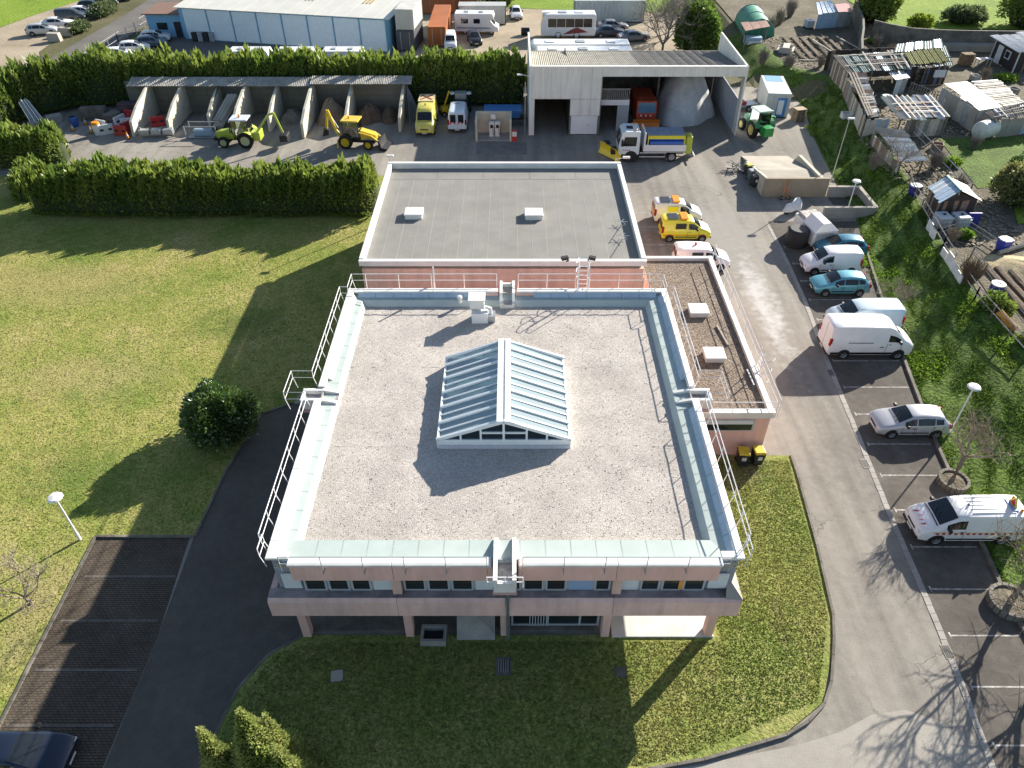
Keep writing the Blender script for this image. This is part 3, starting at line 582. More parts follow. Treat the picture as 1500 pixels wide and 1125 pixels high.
# guard rails
def railing(name, pts, step=1.55, z0=6.35, zt=7.45, zm=7.02, mat=steel_w, parent=B, hooks=None, r=.022, lean=None):
    rl = MB().tube([(x, y, zt) for x, y in pts], r+.004, 5).build(name, mat, parent, True)
    MB().tube([(x, y, zm) for x, y in pts], r, 5).build('mid_rail', mat, rl, True)
    for (a, b), (c, d) in zip(pts, pts[1:]):
        L_ = math.hypot(c-a, d-b); k = max(1, round(L_/step))
        for i in range(k):
            x, y = a+(c-a)*i/k, b+(d-b)*i/k
            lx, ly = lean or (0, 0); MB().tube([(x+lx, y+ly, z0), (x, y, zm), (x, y, zt)], r, 5).build('post', mat, rl, True)
            if hooks: MB().bar((x, y, z0+.05), (x+hooks[0], y+hooks[1], z0+.05), .04).build('bracket', mat, rl, True)
    x, y = pts[-1]; MB().tube([(x, y, z0), (x, y, zt)], r, 5).build('post', mat, rl, True)
    return rl
xo, yo = X0-.24, Y0-.16
railing('guard_rail', [(X0+.75, yo), (-.95, yo)], hooks=(0, .22), mat=steel_g, r=.018); railing('guard_rail', [(.4, yo), (X1-.75, yo)], hooks=(0, .22), mat=steel_g, r=.018)
railing('guard_rail', [(-.95, Y0-.75), (.4, Y0-.75)], zt=7.0, zm=6.7, step=.9, hooks=(0, .3))
railing('guard_rail', [(X0-.1, Y0+.2), (X0-.1, Y0+.9), (xo, Y0+.9), (xo, 26.2), (X0-1.25, 26.2), (X0-1.25, 27.8), (xo, 27.8), (xo, Y1-1.0), (X0+.2, Y1-1.0), (X0+.2, Y1+.35), (X0+1.0, Y1+.35)], step=1.15, lean=(.14, 0), r=.019)
xo2 = X1+.2
railing('guard_rail', [(X1+.1, Y0+.2), (X1+.1, Y0+.9), (xo2, Y0+.9), (xo2, 26.2), (X1+1.25, 26.2), (X1+1.25, 27.8), (xo2, 27.8), (xo2, Y1-1.0), (X1-.2, Y1-1.0), (X1-.2, Y1+.35), (X1-1.0, Y1+.35)], step=1.15, lean=(-.12, 0), r=.019)
railing('guard_rail', [(X0+1.0, Y1+.35), (-.9, Y1+.35)], step=1.9, hooks=(0, -.35)); railing('guard_rail', [(.35, Y1+.35), (3.7, Y1+.35)], step=1.9, hooks=(0, -.35)); railing('guard_rail', [(4.5, Y1+.35), (X1-1.0, Y1+.35)], step=1.9, hooks=(0, -.35))
# caged ladder between the two roofs
ld = MB()
for dx in (-.28, .28): ld.tube([(4.1+dx, Y1+.45, 4.4), (4.1+dx, Y1+.45, 8.2), (4.1+dx, Y1+.15, 8.35), (4.1+dx, Y1-.2, 8.2), (4.1+dx, Y1-.2, 6.6)], .028, 5)
for k in range(12): ld.bar((3.82, Y1+.45, 4.6+k*.3), (4.38, Y1+.45, 4.6+k*.3), .025)
for z in (6.9, 7.5, 8.1): ld.tube([(4.1+.4*math.cos(t), Y1+.5+.7*math.sin(t), z) for t in np.linspace(0, math.pi, 7)], .022, 4)
ld.build('caged_ladder', steel_w, B, True)
# extractor unit and small vents on the roof
ex = MB().box(-2.25, -1.35, 33.6, 34.4, 6.08, 6.75).build('extractor_fan', M('unit_white', (.72, .73, .74), rough=.45, var=.05), B, True, bevel=.02)
MB().box(-2.35, -1.55, 33.9, 34.6, 6.85, 7.45).build('fan_cowl', coping_m, ex, True, bevel=.03); MB().box(-2.42, -1.48, 33.8, 34.65, 7.45, 7.52).build('fan_cap', coping_m, ex, True)
MB().box(-1.34, -.95, 33.7, 34.3, 6.1, 6.5).build('motor_box', steel_g, ex, True); MB().tube([(-1.2, 34, 6.5), (-1.2, 34, 6.85), (-1.5, 34, 6.95)], .1, 8).build('duct', coping_m, ex, True)
vp = MB().lathe([(.09, 6.3), (.09, 6.62), (.16, 6.66), (.13, 6.76), (.02, 6.8)], (-3.0, 35.35, 0), 10).build('vent_pipe', coping_m, B, True, smooth=True)
MB().tube([(-4.55, 36.7, 4.5), (-4.55, 36.7, 7.9)], .05, 6).build('vent_stack', coping_m, B, True)
# ------------------------------------------------ ridge skylight
al = M('white_aluminium', (.78, .82, .83), rough=.35, var=.03, spec=.5)
sk_glass = glass_mat('skylight_glass', (.50, .70, .74), .06, film=.36); sk_dark = glass_mat('gable_glass', (.25, .3, .32), .05)
sk = MB().add([], []).build('skylight', al, B, True)
zb, zr, cxs = 6.52, 7.75, (SX0+SX1)/2
kb = MB()
for a in ((SX0, SX1, SY0, SY0+.12), (SX0, SX1, SY1-.12, SY1), (SX0, SX0+.12, SY0+.12, SY1-.12), (SX1-.12, SX1, SY0+.12, SY1-.12)): kb.box(*a, 6.02, zb)
kb.build('skylight_kerb', al, sk, True)
for k in range(7):
    x = SX0+.05+k*(SX1-SX0-.1)/7; MB().box(x+.01, x+(SX1-SX0-.1)/7-.01, SY0-.05, SY0, 6.08, 6.3).build('kerb_panel', M('lilac_grey', (.55, .55, .6), var=.05), sk, True)
# light well below the glass
wl = MB(); wy0, wy1, wx0, wx1 = SY0+.12, SY1-.12, SX0+.12, SX1-.12
wl.quad((wx0, wy0, 3.6), (wx0, wy0, 6.5), (wx0, wy1, 6.5), (wx0, wy1, 3.6)); wl.quad((wx1, wy0, 3.6), (wx1, wy1, 3.6), (wx1, wy1, 6.5), (wx1, wy0, 6.5))
wl.quad((wx0, wy1, 3.6), (wx0, wy1, 6.5), (wx1, wy1, 6.5), (wx1, wy1, 3.6)); wl.quad((wx0, wy0, 3.6), (wx1, wy0, 3.6), (wx1, wy0, 6.5), (wx0, wy0, 6.5))
wl.build('light_shaft', M('shaft_wall', (.3, .4, .5), var=.08), sk, True)
MB().box(wx0-.1, wx1+.1, wy0-.1, wy1+.1, 4.5, 4.56).build('hall_floor', M('hall_floor', (.05, .11, .24), var=.2, scale=.6), sk, True)
MB().box(-2.2, -1.1, wy0, 28.2, 4.57, 5.6).build('hall_partition', M('hall_partition', (.38, .48, .52), var=.1), sk, True)
nb = 11
for sg in (-1, 1):
    xe = SX0 if sg < 0 else SX1
    for k in range(nb):
        y0 = SY0+.06+(SY1-SY0-.12)*k/nb; y1 = SY0+.06+(SY1-SY0-.12)*(k+1)/nb
        vs = [(xe-sg*.06, y0, zb+.05), (cxs+sg*.14, y0, zr), (cxs+sg*.14, y1, zr), (xe-sg*.06, y1, zb+.05)]
        MB().quad(*(vs if sg < 0 else vs[::-1])).build('pane', sk_glass, sk, True)
    for k in range(nb+1):
        y = SY0+.06+(SY1-SY0-.12)*k/nb; w_ = .13 if k % 2 == 0 else .06; h_ = .12 if k % 2 == 0 else .06
        MB().bar((xe-sg*.03, y, zb+.05+h_*.3), (cxs+sg*.12, y, zr+h_*.3), w_, h_).build('glazing_bar', al, sk, True)
    MB().box(min(xe, xe-sg*.1), max(xe, xe-sg*.1), SY0-.02, SY1+.02, zb-.02, zb+.1).build('eaves_bar', al, sk, True)
    MB().bar((cxs+sg*.18, SY0-.06, zr+.05), (cxs+sg*.18, SY1+.06, zr+.05), .26, .1).build('ridge_capping', al, sk, True)
MB().box(cxs-.06, cxs+.06, SY0-.02, SY1+.02, zr-.1, zr+.04).build('ridge_groove', M('groove_grey', (.5, .53, .58)), sk, True)
for ye, nm in ((SY0+.02, 'front'), (SY1-.02, 'back')):
    MB().add([(SX0+.1, ye+.02, zb), (SX1-.1, ye+.02, zb), (cxs, ye+.02, zr)], [(0, 1, 2)]).build('gable_pane', sk_dark, sk, True)
    MB().box(SX0, SX1, ye-.05, ye+.05, zb-.02, zb+.12).build('gable_sill', al, sk, True)
    for sg in (-1, 1):
        xe = SX0 if sg < 0 else SX1
        MB().bar((xe, ye, zb+.1), (cxs, ye, zr+.02), .1, .17).build('gable_rafter', al, sk, True)
        for f in (.34, .64): MB().bar((cxs+sg*f*3.04, ye, zb+.1), (cxs+sg*f*3.04, ye, zb+(zr-zb)*(1-f)), .09, .09).build('gable_mullion', al, sk, True)
    MB().bar((cxs, ye, zb+.1), (cxs, ye, zr), .2, .1).build('gable_mullion', al, sk, True)
    MB().bar((cxs-1.05, ye, zb+.55), (cxs+1.05, ye, zb+.55), .08, .1).build('gable_transom', al, sk, True)

Z_REFIT = None
# ================================================================ rear hall (grey felt roof)
A = thing('rear_hall', 'pink rendered hall with grey felt roof and white coping behind the office', 'building', (-.5, 49.3, 0))
ax0, ax1, ay0, ay1, az = -9.78, 8.6, 40.9, 56.0, 5.45
MB().box(ax0+.12, ax1-.12, ay0+.12, ay1-.12, 0, az-.4).build('wall', pink_l, A, True)
ac = MB().add([], []).build('parapet', coping_m, A, True)
for k in range(6):
    w = (ax1-ax0)/6; MB().box(ax0+k*w+.004, ax0+(k+1)*w-.004, ay0, ay0+.3, az-.14, az+.22).build('coping', coping_m, ac, True); MB().box(ax0+k*w+.004, ax0+(k+1)*w-.004, ay1-.3, ay1, az-.14, az+.3).build('coping', coping_m, ac, True)
for k in range(5):
    w = (ay1-ay0-.61)/5; a = ay0+.305+k*w; MB().box(ax0, ax0+.3, a+.004, a+w-.004, az-.14, az+.26).build('coping', coping_m, ac, True); MB().box(ax1-.3, ax1, a+.004, a+w-.004, az-.14, az+.26).build('coping', coping_m, ac, True)
felt = M('grey_felt', (.25, .242, .222), rough=.85, var=.08, scale=.8, fine=.08, bscale=12, c2=(.215, .208, .19), c2scale=.5)
felt2 = M('grey_felt_lap', (.34, .33, .305), rough=.85, var=.1, scale=.8)
rf = MB().box(ax0+.28, ax1-.28, ay0+.28, ay1-.28, az-.6, az-.16).build('roof', felt, A, True)
ns = 18; w = (ax1-ax0-.6)/ns
for k in range(ns):
    x = ax0+.3+k*w; MB().box(x, x+w-.05, ay0+.32, ay1-2.3, az-.16, az-.148+.004*(k % 2)).build('felt_strip', felt, rf, True)
    MB().box(x+w-.045, x+w-.005, ay0+.32, ay1-2.3, az-.16, az-.14).build('felt_lap', felt2, rf, True)
for k in range(5): MB().box(ax0+.35+k*3.6, ax0+.35+k*3.6+3.56, ay1-2.25, ay1-.35, az-.16, az-.15+.003*(k % 2)).build('felt_strip', felt, rf, True)
for x, y in ((-6.95, 47.75), (1.53, 47.65)):
    h = MB().box(x-.6, x+.6, y-.55, y+.55, az-.16, az+.12).build('roof_hatch', coping_m, A, True); MB().box(x-.66, x+.66, y-.6, y+.6, az+.12, az+.24).build('hatch_lid', coping_m, h, True, bevel=.05)
MB().box(-9.5, 8.3, 37.4, 41.0, 0, 2.4).build('link_building', pink_l, A, True)
# aerials lying at the roof edge
for x, y in ((7.45, 44.4), (7.6, 46.4)):
    m_ = MB()
    for a in (0, 1.05, 2.1): m_.bar((x+.45*math.cos(a), y+.45*math.sin(a), az+.1), (x-.45*math.cos(a), y-.45*math.sin(a), az+.15), .025)
    m_.bar((x, y, az-.15), (x+.1, y-1.4, az+.6), .03); m_.build('aerial', steel_g, A, True)
for x, s in ((3.35, 1), (5.1, -1)):
    m_ = MB(); m_.box(x-.22, x+.22, ay0-.12, ay0+.14, az+.34, az+.55, rz=.3*s); m_.bar((x+.1*s, ay0, az+.2), (x+.3*s, ay0-.05, az+.35), .06); m_.build('floodlight', M('black_plastic', (.03, .03, .03), rough=.5), A, True)

# ================================================================ low side wing
Wg = thing('side_wing', 'low pink wing with gravel roof and white rail on the right of the office', 'building', (11.7, 37.3, 0))
wx0, wx1, wy0, wy1, wz = 9.26, 14.1, 29.2, 45.6, 3.2
MB().box(wx0+.3, wx1-.1, wy0+.1, wy1-.1, 0, wz-.2).build('wall', pink, Wg, True)
gb = voronoi_gravel('brown_gravel', [(.15, .115, .09), (.24, .195, .155), (.19, .15, .115), (.30, .25, .20)], 12, .04)
MB().box(wx0, wx1-.28, wy0+.28, wy1-.28, wz-.22, wz-.12).build('roof', gb, Wg, True)
for k in range(8):
    a = wy0+k*(wy1-wy0)/8; MB().box(wx1-.3, wx1, a+.004, a+(wy1-wy0)/8-.004, wz-.3, wz+.12).build('coping', coping_m, Wg, True)
for k in range(2):
    a = wx0+.2+k*2.35; MB().box(a, a+2.34, wy0, wy0+.3, wz-.3, wz+.1).build('coping', coping_m, Wg, True); MB().box(a, a+2.34, wy1-.3, wy1, wz-.3, wz+.1).build('coping', coping_m, Wg, True)
for x, y in ((11.85, 38.9), (11.9, 34.3)):
    h = MB().box(x-.55, x+.55, y-.5, y+.5, wz-.15, wz+.1).build('roof_hatch', coping_m, Wg, True); MB().box(x-.62, x+.62, y-.58, y+.58, wz+.1, wz+.24).build('hatch_lid', coping_m, h, True, bevel=.05)
MB().bar((12.75, 37.4, wz-.05), (13.0, 35.4, wz-.05), .1).build('loose_batten', conc_w, Wg, True); MB().bar((13.55, 33.0, wz), (13.6, 31.6, wz), .08).build('loose_batten', steel_g, Wg, True)
railing('guard_rail', [(wx1+.12, wy0-.1), (wx1+.12, wy1)], step=1.9, z0=wz-.1, zt=wz+1.05, zm=wz+.6, parent=Wg); railing('guard_rail', [(9.4, wy0-.12), (wx1, wy0-.12)], step=2.2, z0=wz-.1, zt=wz+.95, zm=wz+.5, parent=Wg)
cg = MB()
for dy in (-.3, .3): cg.tube([(wx1+.2, 33.2+dy, 0), (wx1+.2, 33.2+dy, 4.4)], .03, 5)
for k in range(12): cg.bar((wx1+.2, 32.9, .3+k*.32), (wx1+.2, 33.5, .3+k*.32), .028)
for z in (2.3, 3.1, 3.9): cg.tube([(wx1+.2+.75*math.sin(t), 33.2+.42*math.cos(t), z) for t in np.linspace(0, math.pi, 9)], .025, 4)
cg.build('caged_ladder', steel_w, Wg, True)
MB().box(10.4, 13.2, wy0+.06, wy0+.1, 1.9, 2.75).build('strip_window', frame_m, Wg, True); MB().box(10.5, 13.1, wy0+.04, wy0+.06, 1.98, 2.4).build('pane', win_g, Wg, True); MB().box(10.5, 13.1, wy0+.03, wy0+.058, 2.42, 2.68).build('roller_box', panel_w, Wg, True)
# ================================================================ storage bays under the corrugated lean-to
corr = M('fibre_cement_sheet', (.42, .41, .38), rough=.9, var=.2, scale=1.5, c2=(.28, .27, .24), c2scale=.8)
block_m = M('block_wall', (.24, .22, .18), rough=.95, var=.2, scale=1.0, fine=.1, c2=(.15, .14, .115), c2scale=.5)
part_m = M('cast_concrete', (.62, .58, .46), rough=.9, var=.1, scale=1, c2=(.5, .47, .38), c2scale=.7)
SB = thing('storage_bays', 'row of concrete storage bays with a corrugated roof strip below the tall hedge', 'shed', (-26, 81, 0))
bw = MB().box(-42.3, -11.4, 82.6, 82.9, 0, 3.3).build('back_wall', block_m, SB, True)
for k in range(21):
    x = -42.3+k*1.47
    for j, z in enumerate((.02, .66, 1.3, 1.94, 2.58)): MB().box(x+.02, x+1.45, 82.55, 82.6, z, z+.6).build('block', block_m, bw, True)
def corrugated(x0, x1, y0, z0, y1, z1, amp=.03, period=.18, th=.012):
    """wave-profiled sheet running from (y0,z0) to (y1,z1)"""
    n = max(4, int((x1-x0)/period*4)); a, b, c, d = [], [], [], []
    for i in range(n+1):
        x = x0+(x1-x0)*i/n; w = amp*math.sin(2*math.pi*(x-x0)/period)
        a.append((x, y0, z0+w)); b.append((x, y1, z1+w)); c.append((x, y0, z0+w-th)); d.append((x, y1, z1+w-th))
    m = MB(); k = n+1; m.add(a+b+c+d, [(i, i+1, k+i+1, k+i) for i in range(n)]+[(2*k+i, 3*k+i, 3*k+i+1, 2*k+i+1) for i in range(n)]+[(i, 2*k+i, 2*k+i+1, i+1) for i in range(n)])
    return m
for k in range(31):
    x = -41.6+k*.99
    if x > -11.6: break
    dz = .22 if x > -22.6 else 0
    corrugated(x, x+1.02, 81.5, 3.2+dz+.012*(k % 2), 83.2, 3.62+dz*.6+.012*(k % 2)).build('roof_sheet', corr, SB, True, smooth=True)
wallp = [(82.55, 3.2), (81.2, 3.1), (78.0, 2.3), (76.0, 1.5), (75.7, .05), (82.55, .05)]
for x, dy in ((-39.6, -.3), (-36.0, .2), (-32.2, 1.6), (-29.0, -.6), (-25.7, 1.0), (-21.8, -.8), (-17.6, .9), (-11.95, .9)):
    MB().prismx([(max(y+dy, 75) if y < 82 else y, z) for y, z in wallp], x, x+.28).build('partition_wall', part_m, SB, True, bevel=.02)
# leaning sheets at the right end
for k in range(4):
    MB().add([(-11.5+.1*k, 82.2, 3.1-.2*k), (-11.45+.1*k, 82.2, 3.1-.2*k), (-10.9+.18*k, 78.4+.5*k, .05), (-10.95+.18*k, 78.4+.5*k, .05), (-10.75+.18*k, 81.8, .05), (-10.7+.18*k, 81.8, .05)], [(0, 2, 4), (1, 5, 3), (0, 1, 3, 2), (2, 3, 5, 4), (0, 4, 5, 1)]).build('leaning_sheet', steel_g, SB, True)
def heap(name, label, cx, cy, rx, ry, h, mat, cat='heap', z0=0, seed=1, group=None, full=1.25):
    r_ = np.random.default_rng(seed); m = MB(); rings = []; nr, na = 9, 26; ph = r_.uniform(0, 6.28, 4)
    for i in range(nr+1):
        t = i/nr; ring = []
        for k in range(na):
            a = 2*math.pi*k/na; q = 1+.1*math.sin(2*a+ph[0])+.07*math.sin(3*a+ph[1])+.04*math.sin(7*a+ph[2])
            ring.append((cx+rx*q*(1-t)*math.cos(a), cy+ry*q*(1-t)*math.sin(a), z0+h*(math.sin(t*math.pi/2)**full)*(1+.08*math.sin(3*a+5*t+ph[3]))+r_.uniform(-.03, .03)*(t > 0)))
        rings.append(ring)
    m.loft(rings); o = m.build(name, mat, smooth=True, angle=80); return tag(o, label, cat, group)
soil_h = M('dark_loam', (.12, .085, .06), rough=.95, var=.25, scale=2, fine=.25, bump=.05, bscale=6)
grit_h = M('brown_grit', (.20, .155, .11), rough=.95, var=.2, scale=2, fine=.2, bump=.03, bscale=10)
heap('grit_heap', 'brown grit heap in the bay beside the backhoe', -19.6, 80.4, 1.75, 2.3, 2.2, grit_h, seed=2)
heap('loam_heap', 'dark loam heap in the rightmost storage bay', -15.6, 80.6, 1.7, 2.0, 1.6, soil_h, seed=3)
heap('loam_heap', 'low dark loam heap in the second bay from the right end', -13.4, 80.8, 1.2, 1.8, 1.2, soil_h, seed=5)
heap('gravel_heap', 'dim gravel heap behind the yellow-green tractor', -24.0, 80.6, 1.6, 2.0, 1.0, conc_d, seed=4)

# ================================================================ big salt shed
sh_w = M('pale_cladding', (.78, .775, .73), streak=.15, rough=.6, var=.05, scale=.8, c2=(.7, .695, .65), c2scale=.3)
S = thing('salt_shed', 'tall cream depot shed with open salt bay and dark doorway', 'shed', (12.6, 82, 0))
x0, x1, y0, y1, zt = 1.9, 23.3, 76.0, 88.0, 6.95
def clad(xa, xb, za, zb_):
    n_ = max(1, round((xb-xa)/1.05)); w_ = (xb-xa)/n_
    for k in range(n_):
        MB().box(xa+k*w_+.008, xa+(k+1)*w_-.008, y0-.05, y0, za, zb_).build('cladding_panel', sh_w, S, True)
clad(x0, 9.0, 3.75, 6.85); clad(9.0, x1+.05, 5.95, 6.85); clad(5.95, 9.0, 2.05, 3.72)
MB().box(x0, 2.3, y0-.05, y0, 0, 3.72).build('cladding_panel', sh_w, S, True); MB().box(8.85, 9.05, y0-.05, y0+.1, 0, 2.02).build('door_post', conc_d, S, True); MB().box(5.92, 6.1, y0-.05, y0+.1, 0, 2.02).build('door_post', conc_d, S, True)
MB().box(x0, x1, y0+.01, y0+.2, 5.95, 6.85).build('lintel', conc_m, S, True)
MB().box(x0, 9.0, y0+.01, y0+.2, 3.75, 5.94).build('front_wall', conc_m, S, True)
MB().box(6.1, 8.85, y0+.02, y0+.08, .1, 2.0).build('white_door', M('white_door', (.75, .78, .8), rough=.5, var=.04), S, True); MB().box(7.9, 8.0, y0-.02, y0+.02, 1.0, 1.15).build('door_handle', steel_g, S, True)
MB().box(x0-.02, x1+.1, y0-.12, y0+.25, 6.85, zt).build('capping', coping_m, S, True)
MB().box(x0-.15, x0+.05, y0-.08, y1, 0, zt).build('side_wall', sh_w, S, True)
MB().prismx([(y0-.08, 5.9), (y1, 3.0), (y1, zt), (y0-.08, zt)], x1-.02, x1+.15).build('gable_wall', sh_w, S, True)
MB().prismx([(y0-.08, 0), (y0+1.0, 0), (y0+1.0, 5.9), (y0-.08, 5.9)], x1-.02, x1+.15).build('end_pier', sh_w, S, True)
for k in range(8): MB().box(x1, x1+.08, y0+1.0+k*1.35+.02, y0+1.0+(k+1)*1.35-.02, 0, 3.4).build('side_panel', panel_b if False else M('side_sheet', (.45, .5, .58), var=.1), S, True)
MB().box(x0, x1, y1-.2, y1, 0, 5.0).build('rear_wall', conc_d, S, True)
MB().box(5.9, 6.0, y0+.25, y1-.3, 0, 5.4).build('inner_wall', dark_in, S, True); MB().box(15.9, 16.1, y0+6.5, y1-.3, 0, 4.6).build('bay_wall', conc_d, S, True)
for k in range(21):
    xa = x0+.06+k*1.015
    mt = M('shed_roof_sheet', (.46, .44, .38), rough=.9, var=.2, scale=1.2, c2=(.33, .31, .26), c2scale=.7) if xa < 13 else M('shed_roof_sheet_dark', (.27, .25, .22), rough=.9, var=.2, scale=1.2, c2=(.2, .19, .17), c2scale=.7)
    corrugated(xa, xa+1.03, y0+.2, 6.5+.012*(k % 2), y1, 4.95+.012*(k % 2), .035, .2).build('roof_sheet', mt, S, True, smooth=True)
# mezzanine and stair inside the open bay
MB().box(9.0, 12.2, y0+1.5, y0+5, 3.0, 3.15).build('mezzanine', conc_m, S, True); MB().box(9.0, 12.2, y0+1.42, y0+1.52, 2.6, 3.15).build('mezzanine_beam', steel_w, S, True)
for k in range(16): MB().box(9.1+k*.2, 9.14+k*.2, y0+1.5, y0+1.54, 3.15, 4.2).build('baluster', steel_g, S, True)
MB().box(9.0, 12.2, y0+1.48, y0+1.56, 4.2, 4.26).build('hand_rail', steel_g, S, True); MB().box(11.0, 12.2, y0+1.3, y0+1.4, 0, 2.6).build('grey_door', M('grey_door', (.33, .36, .38), var=.08), S, True)
MB().box(9.0, 9.12, y0+.2, y0+1.6, 0, 5.9).build('bay_post', conc_m, S, True)
# opening left as real dark room; ladder on the side wall
ldr = MB()
for dx in (0, .5): ldr.bar((1.35, y0+.3+dx, 0), (1.35, y0+.3+dx, 5.2), .06)
for k in range(16): ldr.bar((1.35, y0+.3, .3+k*.31), (1.35, y0+.8, .3+k*.31), .045)
ldr.build('wall_ladder', steel_g, S, True)
for k, z in enumerate((.3, .9)): pass
MB().bar((1.75, y0-.1, 6.0), (.9, y0-.5, 6.3), .05).build('lamp_arm', steel_w, S, True); MB().box(.5, 1.0, y0-.65, y0-.45, 6.25, 6.36).build('lamp_head', steel_w, S, True)
salt_m = M('salt', (.62, .63, .64), rough=.9, var=.12, scale=1, fine=.1, bump=.04, bscale=5, c2=(.46, .47, .48), c2scale=.6)
heap('salt_heap', 'huge grey-white salt heap filling the open shed bay', 18.9, 82.9, 3.75, 4.4, 5.2, salt_m, seed=9, full=.85)

# ================================================================ pale blue warehouse beyond the hedge
Wh = thing('warehouse', 'long pale blue warehouse with tall white sliding doors', 'warehouse', (-31, 112, 0))
blue_w = M('sky_blue_cladding', (.20, .42, .62), rough=.6, var=.06); door_w = M('pale_blue_door', (.68, .78, .85), rough=.55, var=.05)
roof_w = M('white_roof_sheet', (.72, .70, .62), rough=.6, var=.08, scale=.3)
def wy(x): return 111.05+(x+46.11)*(104.66-111.05)/(46.11-16.37)
def wall_piece(xa, xb, z0, z1, d, name, mat):
    m = MB(); vs = [(xa, wy(xa)+d), (xb, wy(xb)+d), (xb, wy(xb)+d+.12), (xa, wy(xa)+d+.12)]; m.prism(vs, z0, z1); return m.build(name, mat, Wh, True)
m = MB(); m.prism([(-46.1, wy(-46.1)), (-16.4, wy(-16.4)), (-13.4, wy(-16.4)+14), (-43.1, wy(-46.1)+14)], 0, 4.2); m.build('wall', blue_w, Wh, True)
for k in range(8):
    xa = -45.6+k*3.62; wall_piece(xa+.1, xa+3.5, .15, 4.0, -.14, 'sliding_door', door_w); wall_piece(xa+3.52, xa+3.66, 0, 4.1, -.2, 'door_post', blue_w)
ra = [(-46.6, wy(-46.6)-.5, 4.2), (-16.0, wy(-16.0)-.5, 4.3), (-13.2, wy(-16)+7, 5.5), (-43.8, wy(-46.6)+7, 5.4)]
for k in range(15):
    f0, f1 = k/15+.001, (k+1)/15-.001; L4 = lambda a, b, f: tuple(p+(q-p)*f for p, q in zip(a, b))
    q = [L4(ra[0], ra[1], f0), L4(ra[0], ra[1], f1), L4(ra[3], ra[2], f1), L4(ra[3], ra[2], f0)]
    sh = MB(); sh.add(q+[(a, b, c-.06) for a, b, c in q], [(0, 1, 2, 3), (7, 6, 5, 4), (0, 4, 5, 1), (1, 5, 6, 2), (2, 6, 7, 3), (3, 7, 4, 0)]); so_ = sh.build('roof_sheet', roof_w, Wh, True)
    q2 = [L4(ra[3], ra[2], f0), L4(ra[3], ra[2], f1)]; q2 += [(q2[1][0]+3, q2[1][1]+8, 4.2), (q2[0][0]+3, q2[0][1]+8, 4.2)]
    MB().add(q2+[(a, b, c-.06) for a, b, c in q2], [(0, 1, 2, 3), (7, 6, 5, 4), (0, 4, 5, 1), (1, 5, 6, 2), (2, 6, 7, 3), (3, 7, 4, 0)]).build('roof_sheet', roof_w, Wh, True)
    if k in (4, 8, 12):
        for j in range(3):
            g0 = L4(L4(q[0], q[3], .55), L4(q[1], q[2], .55), .2+j*.25); g1 = L4(L4(q[0], q[3], .8), L4(q[1], q[2], .8), .2+j*.25)
            MB().bar((g0[0], g0[1], g0[2]+.03), (g1[0], g1[1], g1[2]+.03), .22, .05).build('rooflight', M('ochre_rooflight', (.45, .32, .12)), Wh, True)
m = MB(); m.box(-51.3, -46.2, 112.0, 118, 0, 3.0); m.build('office_annex', blue_w, Wh, True); MB().box(-51.6, -46.0, 111.5, 118, 3.0, 3.15).build('annex_roof', M('brown_tile', (.2, .12, .09)), Wh, True)
MB().box(-50, -48.6, 111.9, 112, 1.0, 1.9).build('annex_window', win_g, Wh, True); MB().box(-47.6, -46.7, 111.9, 112, .05, 2.0).build('annex_door', dark_in, Wh, True)
for k in range(4): MB().box(-44.6+k*.8, -43.95+k*.8, wy(-44)-1.0, wy(-44)-.5, .05, 1.2).build('leaning_board', grey_w if k % 2 else dark_in, Wh, True)

# ================================================================ pallet of helpers for small things
def lamp_post(label, loc, h, style='disc', arm=0, rz=0):
    t = thing('street_lamp', label, 'lamp', loc, rz, 'lamp posts')
    MB().lathe([(.075, 0), (.075, .5), (.055, .52), (.04, h-.1), (.04, h)], n=8).build('pole', steel_w if style == 'disc' else steel_g, t)
    if style == 'disc':
        MB().lathe([(.05, h-.02), (.3, h+.02), (.36, h+.08), (.3, h+.16), (.1, h+.22), (.01, h+.23)], n=16).build('lamp_head', M('lamp_white', (.75, .75, .73), rough=.4), t, smooth=True)
    else:
        if arm: MB().bar((0, 0, h), (arm, 0, h+.15), .06).build('arm', steel_g, t)
        MB().box(arm-.25, arm+.35, -.14, .14, h+.08, h+.22).build('lamp_head', M('lamp_grey', (.6, .6, .6), rough=.4), t, bevel=.03)
    return t
lamp_post('white disc-headed lamp post at the lawn corner by the paved parking', (-21.74, 23.3, .05), 3.1)
lamp_post('white disc-headed lamp post on the bank above the silver hatchback', (25.45, 30.9, hz(25.45, 30.9)), 3.5)
lamp_post('tall lamp post on the bank beside the concrete ramp', (29.6, 64.4, 0.1), 5.8, 'box', .1)
lamp_post('disc-headed lamp post at the low wall behind the bulky white trailer', (29.0, 58.4, .1), 2.8)
lamp_post('lamp post at the hall corner by the front hedge', (-9.95, 57.6, 0), 5.4, 'box', 0)
lamp_post('lamp post with tilted box head behind the hall by the snow plough', (8.4, 57.4, 0), 5.35, 'box', .8)
